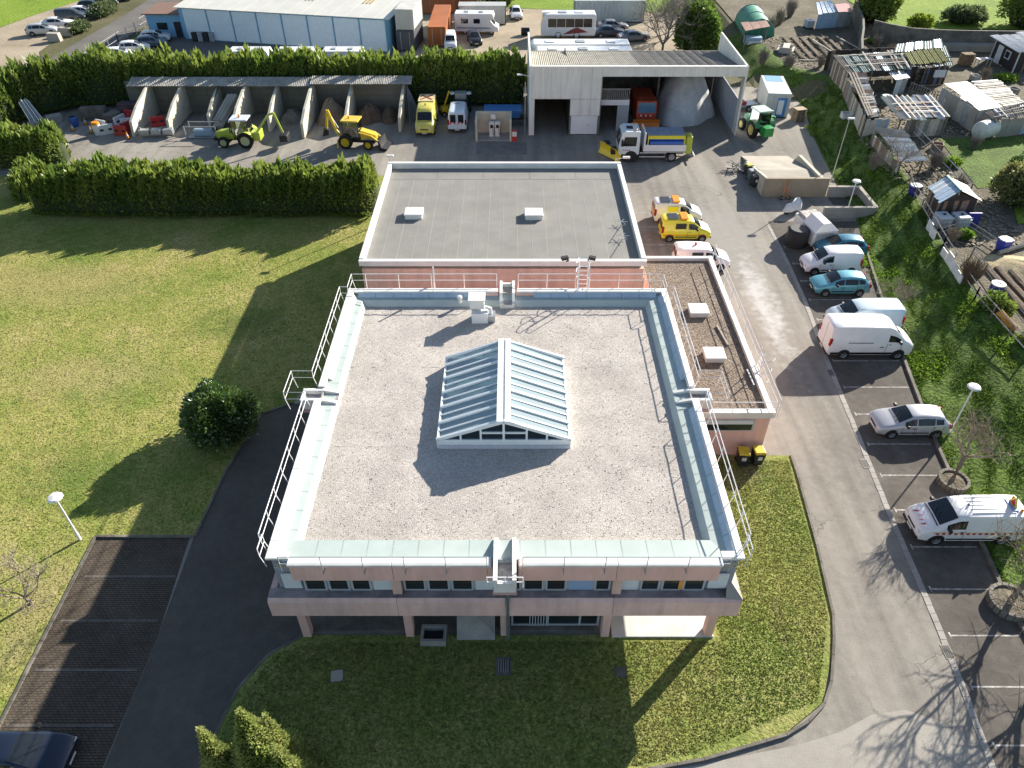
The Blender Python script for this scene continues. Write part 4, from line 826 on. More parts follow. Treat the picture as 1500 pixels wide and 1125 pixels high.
def bin_wheelie(label, loc, rz, lid, group='wheelie bins', body=(.03, .03, .035)):
    t = thing('wheelie_bin', label, 'bin', loc, rz, group)
    MB().loft([[(-.24, -.28, .08), (.24, -.28, .08), (.24, .28, .08), (-.24, .28, .08)], [(-.3, -.36, 1.0), (.3, -.36, 1.0), (.3, .36, 1.0), (-.3, .36, 1.0)]]).build('body', M('bin_body_%.2f' % body[1], body, rough=.5), t, bevel=.03)
    MB().loft([[(-.31, -.38, 1.0), (.31, -.38, 1.0), (.31, .37, 1.0), (-.31, .37, 1.0)], [(-.27, -.3, 1.1), (.27, -.3, 1.1), (.27, .3, 1.08), (-.27, .3, 1.08)]]).build('lid', M('bin_lid_%.2f_%.2f' % lid[:2], lid, rough=.4), t, bevel=.02)
    for s in (-.26, .26): MB().lathe([(.1, -.03), (.1, .03)], (s, .33, .1), 10, 'x').build('wheel', M('tyre_rubber', (.015, .015, .015), rough=.8), t)
    MB().box(-.12, .12, -.385, -.37, .6, .85).build('sticker', M('sticker', (.6, .6, .6)), t); return t
YL = (.55, .42, .03)
bin_wheelie('yellow-lidded bin against the pink wing, left of the pair', (12.75, 28.55, .05), -.08, YL); bin_wheelie('yellow-lidded bin against the pink wing, right of the pair', (13.6, 28.6, .05), .05, YL)
bin_wheelie('lime-lidded bin beside the concrete ramp, rear of its row', (22.3, 66.2, 0), .3, (.5, .5, .12), 'bins by the ramp'); bin_wheelie('grey-lidded bin beside the ramp, middle of its row', (22.3, 65.0, 0), .25, (.35, .38, .4), 'bins by the ramp', (.1, .13, .14)); bin_wheelie('dark open bin beside the ramp, front of its row', (22.3, 63.7, 0), .1, (.04, .04, .05), 'bins by the ramp')
# covers in the lawn
tag(MB().box(-7.75, -7.25, 15.8, 16.3, .04, .09, rz=.15).build('manhole_cover', conc_w), 'pale square concrete cover lying in the shaded front lawn', 'manhole')
gt = thing('drain_grate', 'dark grid grate in the lawn below the downpipe', 'grate', (-.36, 16.5, .05)); MB().box(-.34, .34, -.42, .42, 0, .02).build('frame', conc_d, gt); 
for k in range(5): MB().box(-.24+k*.1, -.19+k*.1, -.32, .32, .02, .035).build('bar', steel_g, gt)
MB().box(-.26, .26, -.33, .33, .015, .024).build('pit', dark_in, gt)
tag(MB().box(4.4, 4.9, 16.0, 16.45, .04, .075).build('manhole_cover', conc_d), 'dull concrete cover at the edge of the building shadow', 'manhole')
# hose-bay: pump shelter
P = thing('fuel_shelter', 'small open concrete pump shelter with two white pumps', 'shelter', (-1.9, 75, 0))
for a in ((-3.75, -3.55), (-.25, -.05)): MB().box(a[0], a[1], 74.3, 76.6, 0, 2.3).build('side_wall', part_m, P, True)
MB().box(-3.55, -.25, 76.4, 76.6, 0, 2.3).build('back_wall', part_m, P, True); MB().box(-3.55, -.25, 74.4, 76.4, -.02, .1).build('floor', conc_m, P, True)
for x in (-2.1, -1.5):
    q = MB().box(x-.26, x+.26, 75.3, 75.7, .1, 1.6).build('pump', coping_m, P, True, bevel=.03); MB().box(x-.15, x+.15, 75.27, 75.3, 1.0, 1.35).build('dial', dark_in, q, True); MB().tube([(x+.22, 75.3, 1.2), (x+.3, 75.15, .6), (x+.2, 75.2, .3), (x+.1, 75.28, .9)], .025, 5).build('hose', dark_in, q, True)
MB().box(-2.2, -1.7, 75.9, 76.1, 1.7, 2.2).build('control_box', coping_m, P, True)
fe_ = thing('fire_point', 'red and white fire point box by the pump shelter', 'fire box', (.25, 74.5, 0)); MB().box(-.25, .25, -.2, .2, 0, .5).build('base', M('red_paint', (.5, .04, .03), rough=.4), fe_); MB().box(-.23, .23, -.18, .18, .5, 1.0).build('top', coping_m, fe_); MB().box(-.25, .25, -.2, .2, 1.0, 1.1).build('lid', MATS['red_paint'], fe_)
# ================================================================ vehicles
rubber = M('tyre_rubber', (.015, .015, .015), rough=.8); alloy = M('alloy_rim', (.45, .46, .48), rough=.35, metal=.7, var=.05)
rim_y = M('yellow_rim', (.6, .45, .02), rough=.4); black_p = M('black_trim', (.02, .02, .022), rough=.5); carglass = M('car_glass', (.012, .016, .02), rough=.05, var=.2, spec=.7)
head_l = M('headlamp', (.55, .58, .6), rough=.12, spec=.7); tail_l = M('tail_lamp', (.35, .012, .01), rough=.2); plate_m = M('plate', (.7, .7, .68)); amber = M('amber_lamp', (.75, .28, .02), rough=.3); dark_gap = M('panel_gap', (.03, .03, .03), rough=.8)
WHEELS = {}
def wheel(t, x, y, r, w=.2, rim=None, z=None, side=1):
    """tyre with tread shoulder, dished rim and hub on its outer side"""
    rim = rim or alloy; k = (round(r, 3), w, rim.name, side)
    if k not in WHEELS:
        a = MB().lathe([(r*.6, -w/2), (r*.93, -w/2), (r, -w*.32), (r, w*.32), (r*.93, w/2), (r*.6, w/2)], n=20, axis='y', caps=False).mesh('tyre', smooth=True); a.materials.append(rubber)
        s = side; bm_ = MB().lathe([(r*.02, s*w*.36), (r*.16, s*w*.4), (r*.18, s*w*.28), (r*.5, s*w*.3), (r*.58, s*w*.44), (r*.64, s*w*.46), (r*.64, s*w*.2)], n=20, axis='y')
        for q in range(5):
            an = 2*math.pi*q/5; bm_.bar((r*.1*math.cos(an), s*w*.36, r*.1*math.sin(an)), (r*.58*math.cos(an), s*w*.42, r*.58*math.sin(an)), r*.13, .02, up=(0, 1, 0))
        b = bm_.mesh('rim', smooth=True); b.materials.append(rim); WHEELS[k] = (a, b)
    a, b = WHEELS[k]; o = piece('wheel', a, t, (x, y, r if z is None else z)); piece('rim', b, o); return o
SHAPES = {   # stations: x, underside, belt line, top, half width at belt, half width at roof
 'hatch': dict(L=4.0, st=[(2.0, .36, .58, .64, .66, .58), (1.9, .24, .66, .73, .80, .68), (1.55, .2, .80, .88, .85, .72), (1.0, .2, .90, 1.0, .865, .70), (.2, .2, .93, 1.40, .87, .58), (-.45, .2, .95, 1.47, .87, .58), (-1.2, .2, .98, 1.43, .87, .57), (-1.55, .22, 1.0, 1.35, .86, .55), (-1.9, .25, .98, 1.03, .82, .62), (-2.0, .36, .70, .78, .76, .62)],
   ws=(.93, .24), rw=(-1.6, -1.86), sw=[(.62, .0, 0, .92), (-.06, -1.0, 0, .92), (-1.06, -1.5, .12, .85)], wb=(1.22, -1.25), r=.31),
 'saloon': dict(L=4.5, st=[(2.25, .36, .56, .62, .68, .58), (2.12, .22, .64, .72, .82, .7), (1.7, .2, .78, .85, .87, .74), (1.05, .2, .88, .96, .88, .70), (.25, .2, .91, 1.36, .88, .58), (-.45, .2, .93, 1.42, .88, .57), (-1.1, .2, .95, 1.35, .87, .56), (-1.65, .2, .96, 1.05, .86, .62), (-2.1, .25, .92, 1.0, .82, .64), (-2.25, .38, .70, .78, .76, .62)],
   ws=(.98, .29), rw=(-1.12, -1.6), sw=[(.65, .02, 0, .92), (-.05, -1.2, 0, .9)], wb=(1.35, -1.35), r=.32),
 'smallvan': dict(L=4.05, st=[(2.03, .36, .62, .70, .66, .56), (1.94, .24, .74, .82, .80, .66), (1.65, .22, .90, 1.0, .84, .70), (1.2, .22, 1.02, 1.14, .85, .72), (.5, .22, 1.05, 1.70, .86, .66), (0, .22, 1.05, 1.80, .86, .68), (-1.2, .22, 1.05, 1.83, .86, .69), (-1.9, .24, 1.05, 1.80, .85, .68), (-2.02, .34, 1.02, 1.72, .82, .66)],
   ws=(1.14, .55), rw=None, sw=[(.86, .1, .0, .88)], wb=(1.3, -1.35), r=.31),
 'midvan': dict(L=5.1, st=[(2.55, .36, .66, .76, .70, .60), (2.45, .24, .80, .92, .86, .74), (2.15, .22, .98, 1.10, .92, .78), (1.75, .22, 1.08, 1.22, .94, .80), (.85, .22, 1.12, 1.80, .95, .74), (.3, .22, 1.12, 1.90, .95, .76), (-1.6, .22, 1.12, 1.92, .95, .77), (-2.42, .24, 1.12, 1.90, .94, .76), (-2.55, .36, 1.08, 1.80, .90, .73)],
   ws=(1.68, .92), rw=None, sw=[(1.35, .45, 0, .86)], wb=(1.62, -1.62), r=.34),
 'bigvan': dict(L=5.6, st=[(2.8, .4, .78, .88, .74, .62), (2.7, .28, .95, 1.08, .92, .76), (2.4, .25, 1.15, 1.28, .98, .82), (2.1, .25, 1.25, 1.40, 1.0, .84), (1.35, .25, 1.3, 2.15, 1.02, .82), (.9, .25, 1.3, 2.38, 1.02, .84), (-1.5, .25, 1.3, 2.45, 1.02, .86), (-2.65, .27, 1.3, 2.43, 1.01, .86), (-2.8, .4, 1.25, 2.35, .97, .82)],
   ws=(2.05, 1.42), rw=None, sw=[(1.75, .95, 0, .62)], wb=(1.85, -1.7), r=.35)}
def car(label, shape, loc, heading, colr, name='parked_car', cat='car', group='parked cars', L=None, detail=True, rear_glass=True, bonnet=None, mat=None, hs=1, rimm=None, bump=None):
    S_ = SHAPES[shape]; k = (L or S_['L'])/S_['L']; st = [(x*k, zb, b*hs, t*hs, w, wt) for x, zb, b, t, w, wt in S_['st']]
    t = thing(name, label, cat, loc, heading, group)
    pm = mat or paint('paint_%.2f_%.2f_%.2f' % colr, colr, metal=.25 if max(colr) < .7 else 0)
    def at(x):
        for a, b in zip(st, st[1:]):
            if b[0] <= x <= a[0]:
                f = (a[0]-x)/(a[0]-b[0]+1e-9); return tuple(p+(q-p)*f for p, q in zip(a, b))
        return st[0] if x > st[0][0] else st[-1]
    def ring(s):
        x, zb, bl, zt, w, wt = s; d = zt-bl
        h = [(w*.84, zb), (w*.965, zb+.08), (w, zb+.45*(bl-zb)), (w*.992, bl-.09), (w*.96, bl), (wt+(w*.96-wt)*.12, bl+d*.84), (wt*.93, bl+d*.965), (wt*.72, zt+.012), (wt*.36, zt+.03), (0, zt+.035)]
        return [(x, y, z) for y, z in h]+[(x, -y, z) for y, z in h[-2::-1]]
    xs_ = sorted({s[0] for s in st} | {(a[0]+b[0])/2 for a, b in zip(st, st[1:])}, reverse=True)
    MB().loft([ring(at(x)) for x in xs_]).build('body', pm, t, smooth=True, angle=38)
    def side_pt(x, f, sg, off=.008):
        s = at(x); d = s[3]-s[2]; w0, z0 = s[4]*.96, s[2]; w1, z1 = s[5]+(w0-s[5])*.12, s[2]+d*.84
        return (x, sg*(w0+(w1-w0)*f+off), z0+(z1-z0)*f+off*.3)
    for xa, xb, f0, f1 in S_['sw']:
        for sg in (1, -1):
            n = 5; g0 = [side_pt((xa+(xb-xa)*i/n)*k, max(f0, .06), sg) for i in range(n+1)]; g1 = [side_pt((xa+(xb-xa)*i/n)*k, f1, sg) for i in range(n+1)]
            m_ = MB(); m_.add(g0+g1, [((i, i+1, n+2+i, n+1+i) if sg < 0 else (i, n+1+i, n+2+i, i+1)) for i in range(n)]); m_.build('side_window', carglass, t)
    def top_pt(x, f, off=.014):
        s = at(x); wt = s[5]*.9; return (x+off*.6*(1 if x > 0 else -1), f*wt, s[3]+.035*(1-f*f)+off)
    for rng_, nm in ((S_['ws'], 'windscreen'), (S_['rw'], 'rear_window')):
        if rng_ is None: continue
        m_ = MB(); nx, ny = 4, 6
        m_.add([top_pt((rng_[0]+(rng_[1]-rng_[0])*i/nx)*k, -1+2*j/ny) for i in range(nx+1) for j in range(ny+1)], [(i*(ny+1)+j, i*(ny+1)+j+1, (i+1)*(ny+1)+j+1, (i+1)*(ny+1)+j) for i in range(nx) for j in range(ny)][:] )
        m_.build(nm, carglass, t, smooth=True, angle=60)
    xf, xr = st[0][0], st[-1][0]; wmax = max(s[4] for s in st)
    if S_['rw'] is None:
        zt = st[-1][3]; w_ = st[-1][4]
        if rear_glass:
            for sg in (1, -1): MB().box(xr-.012, xr+.02, sg*w_*.42-w_*.3, sg*w_*.42+w_*.3, st[-1][2]+.02, zt-.14).build('rear_window', carglass, t)
        MB().box(xr-.008, xr+.02, -.008, .008, .4, zt-.05).build('door_gap', dark_gap, t)
    for wx in S_['wb']:
        for sg in (1, -1):
            w_ = at(wx*k)[4]; R_ = S_['r']
            MB().lathe([(R_*1.17, sg*(w_-.3)), (R_*1.17, sg*(w_+.004))], (wx*k, 0, R_+.02), 20, 'y').build('wheel_arch', black_p, t)
            wheel(t, wx*k, sg*(w_-.06), R_, .2, rimm, side=sg)
    bm_ = bump or black_p
    MB().box(xf-.12, xf+.035, -st[1][4]*.9, st[1][4]*.9, .28, .46).build('bumper', bm_, t, bevel=.03); MB().box(xr-.035, xr+.12, -st[-2][4]*.93, st[-2][4]*.93, .3, .48).build('bumper', bm_, t, bevel=.03)
    for sg in (1, -1):
        s = at(xf-.12); MB().box(xf-.3, xf-.02, sg*s[4]*.72-.15, sg*s[4]*.72+.15, s[2]-.1, s[2]+.02).build('headlight', head_l, t, bevel=.04)
        s = at(xr+.1); MB().box(xr-.015, xr+.14, sg*s[4]*.9-.09, sg*s[4]*.9+.09, s[2]-.25, s[2]+(.3 if S_['rw'] is None else .05)).build('tail_light', tail_l, t, bevel=.02)
        x = S_['sw'][0][0]*k-.08; s = at(x); MB().box(x-.06, x+.08, sg*(s[4]+.10)-.11, sg*(s[4]+.10)+.11, s[2]+.02, s[2]+.2).build('mirror', black_p, t, bevel=.03)
        if detail:
            for gx in {q for a in S_['sw'] for q in (a[0]+.12, a[1]-.03)}:
                w_ = at(gx*k)[4]; MB().box(gx*k-.008, gx*k+.008, sg*w_-.012, sg*w_+.005, .36, at(gx*k)[2]-.05).build('door_gap', dark_gap, t)
            gx = S_['sw'][0][1]*k+.15; w_ = at(gx)[4]; MB().box(gx-.09, gx+.09, sg*w_-.01, sg*w_+.018, at(gx)[2]-.16, at(gx)[2]-.12).build('door_handle', black_p, t)
            MB().box(S_['wb'][1]*k+.45, S_['wb'][0]*k-.45, sg*wmax-.02, sg*wmax+.012, .42, .50).build('side_moulding', black_p, t)
    MB().box(xf+.03, xf+.045, -.25, .25, .36, .46).build('number_plate', plate_m, t); MB().box(xr-.05, xr-.034, -.25, .25, .36, .46).build('number_plate', plate_m, t)
    gz_ = st[1][2]; MB().box(xf-.06, xf+.012, -st[0][4]*.55, st[0][4]*.55, gz_-.2, gz_-.08).build('grille', black_p, t)
    cw = S_['ws'][0]*k+.05; m_ = MB(); m_.add([(lambda q: (q[0]+dx_, q[1], q[2]-.004-dx_*.12))(top_pt(cw, -1+2*j/6)) for dx_ in (.0, .07) for j in range(7)], [(j, j+1, 8+j, 7+j) for j in range(6)]); m_.build('cowl', black_p, t)
    for sg in (.1, .55): MB().bar(top_pt(S_['ws'][0]*k, sg, .03), top_pt(S_['ws'][0]*k+(S_['ws'][1]-S_['ws'][0])*k*.35, sg-.45, .03), .025).build('wiper', black_p, t)
    if bonnet:
        n = 5; m_ = MB(); xa, xb = st[1][0], S_['ws'][0]*k+.02
        m_.add([(lambda q: (q[0], q[1], q[2]-.003))(top_pt(xa+(xb-xa)*i/n, -1.1+2.2*j/6)) for i in range(n+1) for j in range(7)], [(i*7+j, i*7+j+1, (i+1)*7+j+1, (i+1)*7+j) for i in range(n) for j in range(6)]); m_.build('bonnet', bonnet, t, smooth=True)
    t['half'] = wmax; return t, at
PI = math.pi
white_v = paint('van_white', (.80, .80, .80)); yel_v = paint('service_yellow', (.74, .66, .03)); red_s = M('signal_red', (.5, .02, .02), rough=.4); wht_s = M('signal_white', (.75, .75, .75), rough=.4)
# ---- bays beside the bank
car('silver hatchback parked in the bays below the lamp post', 'hatch', (23.15, 31.45, 0), PI, (.50, .51, .53), group='cars in the bank bays', L=4.1, bump=paint('paint_0.50_0.51_0.53', (.50, .51, .53), metal=.25))
ev, at_ = car('white service van with red and white stripes and a warning triangle on its roof', 'midvan', (22.75, 23.95, 0), PI, (.8, .8, .8), 'service_van', 'van', 'vans in the bank bays', L=5.15, mat=white_v, rear_glass=False)
for sg in (1, -1):
    for i in range(30):
        x = 1.9-i*.15; w_ = at_(x)[4]
        MB().box(x-.072, x+.072, sg*w_-.01, sg*w_+.007, .80, .93).build('stripe_block', red_s if i % 2 else wht_s, ev)
    MB().box(-2.4, 2.0, sg*.955-.01, sg*.955+.004, .93, .955).build('orange_line', amber, ev)
for i in range(9):
    y = -.56+i*.14; MB().bar((2.42, y-.06, .955), (2.22, y+.06, 1.10), .09, .02).build('bonnet_stripe', red_s if i % 2 else wht_s, ev)
for i in range(5): MB().box(-1.9, .2, -.5+i*.25-.012, -.5+i*.25+.012, 1.93, 1.965).build('roof_rib', white_v, ev)
MB().prismx([(-.32, 1.96), (.32, 1.96), (0, 2.5)], -2.0, -1.93).build('warning_triangle', yel_v, ev); MB().box(-2.1, -1.75, -.4, .4, 1.95, 2.0).build('sign_frame', panel_b, ev)
MB().prismx([(-.2, 2.04), (.2, 2.04), (0, 2.38)], -1.928, -1.92).build('triangle_mark', red_s, ev)
for sg in (-.42, .42): MB().lathe([(.07, 1.94), (.07, 2.06), (.02, 2.1)], (-2.2, sg, 0), 10).build('beacon', amber, ev)
MB().tube([(.2, 0, 1.94), (.2, 0, 2.05)], .04, 8).build('aerial', black_p, ev)
bv, at_ = car('tall white panel van parked nose to the bank', 'bigvan', (23.35, 39.05, 0), 0, (.8, .8, .8), 'panel_van', 'van', 'vans in the bank bays', mat=white_v, rear_glass=False)
for sg in (1, -1):
    MB().box(-1.6, .0, sg*1.0-.02, sg*1.0+.026, 1.28, 1.31).build('slide_rail', black_p, bv); MB().box(-2.6, 2.2, sg*1.02-.02, sg*1.02+.01, .40, .55).build('side_moulding', black_p, bv)
    MB().box(.5, .75, sg*1.02-.02, sg*1.02+.015, .95, 1.0).build('door_handle', black_p, bv)
car('pale blue-white van half hidden behind the tall white van', 'midvan', (24.15, 41.7, 0), PI, (.55, .66, .74), 'panel_van', 'van', 'vans in the bank bays', L=4.7, rear_glass=False)
car('turquoise hatchback beside the small white van', 'hatch', (24.1, 46.25, 0), PI, (.06, .33, .42), group='cars in the bank bays', L=4.0, mat=paint('turquoise', (.13, .38, .46), metal=.3))
car('small white panel van between the turquoise hatchback and the dark blue car', 'smallvan', (24.35, 49.2, 0), PI, (.8, .8, .8), 'small_van', 'van', 'vans in the bank bays', mat=white_v, rear_glass=False, L=4.2)
car('dark teal car tucked behind the small white van', 'hatch', (26.0, 51.7, 0), PI, (.03, .17, .26), group='cars in the bank bays', L=3.9)
# ---- bays by the hall
def toproof(t, orange=True, solar=True):
    if solar: MB().box(-1.55, -.75, -.5, .5, 1.86, 1.9).build('roof_panel', M('dark_panel', (.03, .035, .045), rough=.3), t)
    MB().box(-.55, .05, -.6, .6, 1.86, 1.98).build('light_bar', amber if orange else red_s, t, bevel=.03)
yv, at_ = car('yellow service estate with dark roof panel parked by the hall', 'smallvan', (14.15, 54.3, 0), 0, (.72, .58, .03), 'service_van', 'van', 'service vans by the hall', mat=yel_v, bonnet=white_v)
for sg in (1, -1):
    MB().box(-.95, -.1, sg*.8-.02, sg*.8+.025, 1.15, 1.6).build('side_window', carglass, yv); MB().box(-1.9, 1.5, sg*.86-.02, sg*.86+.012, .62, .66).build('side_line', red_s, yv)
toproof(yv)
wv, at_ = car('white service van with orange light bar beyond the yellow one', 'smallvan', (14.0, 57.3, 0), 0, (.8, .8, .8), 'service_van', 'van', 'service vans by the hall', mat=white_v, bonnet=white_v); toproof(wv)
MB().box(-2.06, -2.02, -.7, .7, .7, 1.2).build('rear_chevrons', amber, wv)
for sg in (1, -1): MB().box(-.95, -.1, sg*.8-.02, sg*.8+.025, 1.15, 1.6).build('side_window', yel_v, wv)
w3, at_ = car('white service van half hidden behind the side wing roof', 'smallvan', (14.6, 49.75, 0), 0, (.8, .8, .8), 'service_van', 'van', 'service vans by the hall', mat=white_v, bonnet=white_v, L=4.2); MB().lathe([(.09, 1.86), (.09, 2.02), (.03, 2.06)], (-.6, 0, 0), 10).build('beacon', red_s, w3)
for sg in (1, -1): MB().box(-.95, -.1, sg*.8-.02, sg*.8+.025, 1.15, 1.6).build('side_window', carglass, w3)
car('dark blue-black hatchback cut by the bottom left picture corner', 'hatch', (-19.2, 12.5, 0), 0, (.012, .02, .04), group='cars on the clay pavers', L=4.2)
# ---- yard vans
av, at_ = car('tall yellow service van with a crossed panel on its roof', 'bigvan', (-9.1, 78.3, 0), -PI/2, (.72, .58, .03), 'service_van', 'van', 'yard vehicles', mat=M('van_yellow', (.68, .60, .12), rough=.35, var=.05, coat=.4), L=5.8)
MB().box(-2.7, -.6, -.85, .85, 2.46, 2.54).build('roof_board', paint('cream', (.75, .62, .35)), av)
for sg in (1, -1): MB().bar((-2.4, -.6*sg, 2.56), (-1.0, .6*sg, 2.56), .2, .03).build('cross_bar', M('dark_red', (.25, .06, .04)), av)
for i in range(8): MB().box(2.44, 2.5, -.7+i*.18, -.56+i*.18, 1.12, 1.24).build('nose_stripe', red_s if i % 2 else wht_s, av)
MB().lathe([(.06, 2.4), (.06, 2.62), (.02, 2.66)], (.4, 0, 0), 8).build('beacon', black_p, av)
rv, at_ = car('white van parked tail towards the yard beside the yellow one', 'bigvan', (-5.75, 79.0, 0), PI/2, (.8, .8, .8), 'panel_van', 'van', 'yard vehicles', mat=paint('cool_white', (.66, .74, .80)), L=5.2, hs=.9)
for i in range(8): MB().box(-2.64, -2.6, -.8+i*.2, -.68+i*.2, 1.0, 1.2).build('rear_chevron', red_s if i % 2 else wht_s, rv)
MB().lathe([(.2, 2.18), (.2, 2.26), (.05, 2.3)], (.2, .1, 0), 12).build('roof_vent', grey_w, rv)
# ---- tractors and machines
def cab(t, x0, x1, hw, z0, z1, roofmat, post=.06, rot=None):
    for x in (x0, x1):
        for sg in (1, -1): MB().bar((x, sg*hw, z0), (x*.96+.02, sg*hw*.92, z1), post).build('cab_post', black_p, t)
    MB().box(x0-.08, x1+.08, -hw-.05, hw+.05, z1, z1+.14).build('cab_roof', roofmat, t, bevel=.05)
    gl = glass_mat('cab_glass', (.45, .5, .5), .1)
    for sg in (1, -1): MB().quad((x0, sg*hw, z0), (x1, sg*hw, z0), (x1*.96+.02, sg*hw*.92, z1), (x0*.96+.02, sg*hw*.92, z1)).build('cab_window', gl, t)
    for x in (x0, x1): MB().quad((x, -hw, z0), (x, hw, z0), (x*.96+.02, hw*.92, z1), (x*.96+.02, -hw*.92, z1)).build('cab_window', gl, t)
    MB().box(x0+.2, x0+.65, -.25, .25, z0, z0+.5).build('seat', black_p, t); MB().box(x0+.15, x0+.25, -.25, .25, z0+.5, z0+1.0).build('seat_back', black_p, t)
def tractor(label, loc, rz, colr, rim, roofc, rl=.78, rs=.55):
    t = thing('tractor', label, 'tractor', loc, rz, 'farm tractors'); c = paint('tractor_%.2f_%.2f' % colr[:2], colr)
    MB().loft([[(2.35, -.3, .75), (2.35, .3, .75), (2.35, .28, 1.35), (2.35, -.28, 1.35)], [(1.9, -.36, .7), (1.9, .36, .7), (1.9, .34, 1.5), (1.9, -.34, 1.5)], [(.55, -.42, .7), (.55, .42, .7), (.55, .4, 1.65), (.55, -.4, 1.65)]]).build('bonnet', c, t, bevel=.06)
    MB().box(-1.2, 1.9, -.25, .25, .55, .85).build('chassis', black_p, t); MB().box(2.34, 2.38, -.24, .24, .85, 1.25).build('grille', black_p, t); MB().box(2.3, 2.65, -.4, .4, .55, .85).build('front_weight', black_p, t)
    for sg in (1, -1):
        wheel(t, -.75, sg*.9, rl, .48, rim, side=sg); wheel(t, 1.55, sg*.82, rs, .36, rim, side=sg)
        arc = [(-.75+(rl+.1)*math.cos(a), rl+(rl+.1)*math.sin(a)) for a in np.linspace(.2, 2.7, 9)]
        m_ = MB(); m_.loft([[(x, sg*.62, z), (x, sg*1.15, z), (x, sg*1.15, z+.05), (x, sg*.62, z+.05)] for x, z in arc]); m_.build('mudguard', c, t)
    cab(t, -1.15, .5, .72, 1.35, 2.65, roofc); MB().tube([(.75, .5, 1.4), (.75, .5, 2.7)], .05, 8).build('exhaust', black_p, t)
    for sg in (.6, -.6): MB().box(.55, .65, sg-.1, sg+.1, 2.5, 2.62).build('work_light', head_l, t)
    return t
lime = (.42, .50, .06)
tr = tractor('yellow-green tractor with a folded hedge-cutter arm', (-27.6, 73.5, 0), PI, lime, paint('lime_rim', (.5, .52, .3)), paint('pale_roof', (.62, .65, .72)))
MB().lathe([(.08, 2.8), (.12, 2.85), (.02, 3.2)], (-.3, 0, 0), 8).build('beacon', amber, tr); MB().box(-2.2, -1.3, -.7, .7, .6, 1.5).build('implement_frame', paint('lime_paint', lime), tr, bevel=.08)
MB().tube([(-1.7, .3, 1.2), (-3.4, .5, 3.2), (-4.0, .5, 3.4)], .12, 6).build('cutter_arm', paint('lime_paint', lime), tr); MB().tube([(-4.0, .5, 3.4), (-4.5, .4, 1.4)], .11, 6).build('cutter_arm', paint('lime_paint', lime), tr); MB().box(-5.0, -4.2, -.3, 1.0, .6, 1.3).build('cutter_head', black_p, tr, bevel=.1)
g2 = tractor('green tractor with a green rear box standing by the ramp', (25.6, 76.3, 0), PI/2+.25, (.02, .22, .05), paint('yellow_hub', (.6, .5, .15)), paint('pale_green_roof', (.5, .62, .5)), .85, .6)
MB().box(-2.5, -1.5, -.5, .5, .6, 1.5).build('rear_box', paint('tractor_green', (.03, .30, .06)), g2, bevel=.04)
MB().box(-.3, .1, -1.75, -1.2, 1.3, 1.8).build('side_box', paint('tractor_green', (.03, .30, .06)), g2, bevel=.04)
# backhoe loader
bk = thing('backhoe_loader', 'yellow backhoe loader with folded digging arm in front of the bays', 'digger', (-15.7, 73.2, 0), -.12, 'yard vehicles'); dy = paint('digger_yellow', (.72, .50, .02))
MB().loft([[(2.1, -.38, .8), (2.1, .38, .8), (2.1, .36, 1.3), (2.1, -.36, 1.3)], [(.5, -.45, .75), (.5, .45, .75), (.5, .42, 1.75), (.5, -.42, 1.75)]]).build('bonnet', dy, bk, bevel=.06); MB().box(-1.5, 1.9, -.4, .4, .5, .9).build('chassis', black_p, bk)
for sg in (1, -1):
    wheel(bk, -.95, sg*.92, .72, .42, rim_y, side=sg); wheel(bk, 1.35, sg*.88, .5, .34, rim_y, side=sg)
    MB().tube([(.3, sg*.62, 1.6), (1.7, sg*.62, 1.25), (2.6, sg*.62, .55)], .1, 6).build('loader_arm', dy, bk); MB().tube([(.8, sg*.5, .9), (2.2, sg*.55, .9)], .06, 6).build('ram', steel_g, bk)
    MB().tube([(-1.7, sg*.9, .9), (-1.8, sg*1.1, .1)], .08, 6).build('stabiliser', dy, bk)
cab(bk, -1.2, .45, .75, 1.2, 2.65, dy); MB().lathe([(.09, 2.79), (.09, 2.95), (.03, 3.0)], (-.6, 0, 0), 8).build('beacon', amber, bk)
MB().prismy([(2.5, .1), (3.3, .08), (3.35, .2), (2.75, .35), (2.6, 1.0), (2.45, 1.0)], -1.1, 1.1).build('front_bucket', black_p, bk)
MB().tube([(-1.7, 0, .9), (-2.1, 0, 1.5), (-2.7, 0, 3.5)], .16, 6).build('boom', dy, bk); MB().tube([(-2.7, 0, 3.5), (-3.1, .05, 1.5)], .13, 6).build('dipper', dy, bk); MB().prismy([(-3.5, .9), (-2.8, 1.1), (-2.75, 1.6), (-3.2, 1.7)], -.3, .3).build('rear_bucket', black_p, bk); MB().tube([(-1.9, .15, 1.7), (-2.5, .15, 2.9)], .06, 6).build('ram', steel_g, bk)
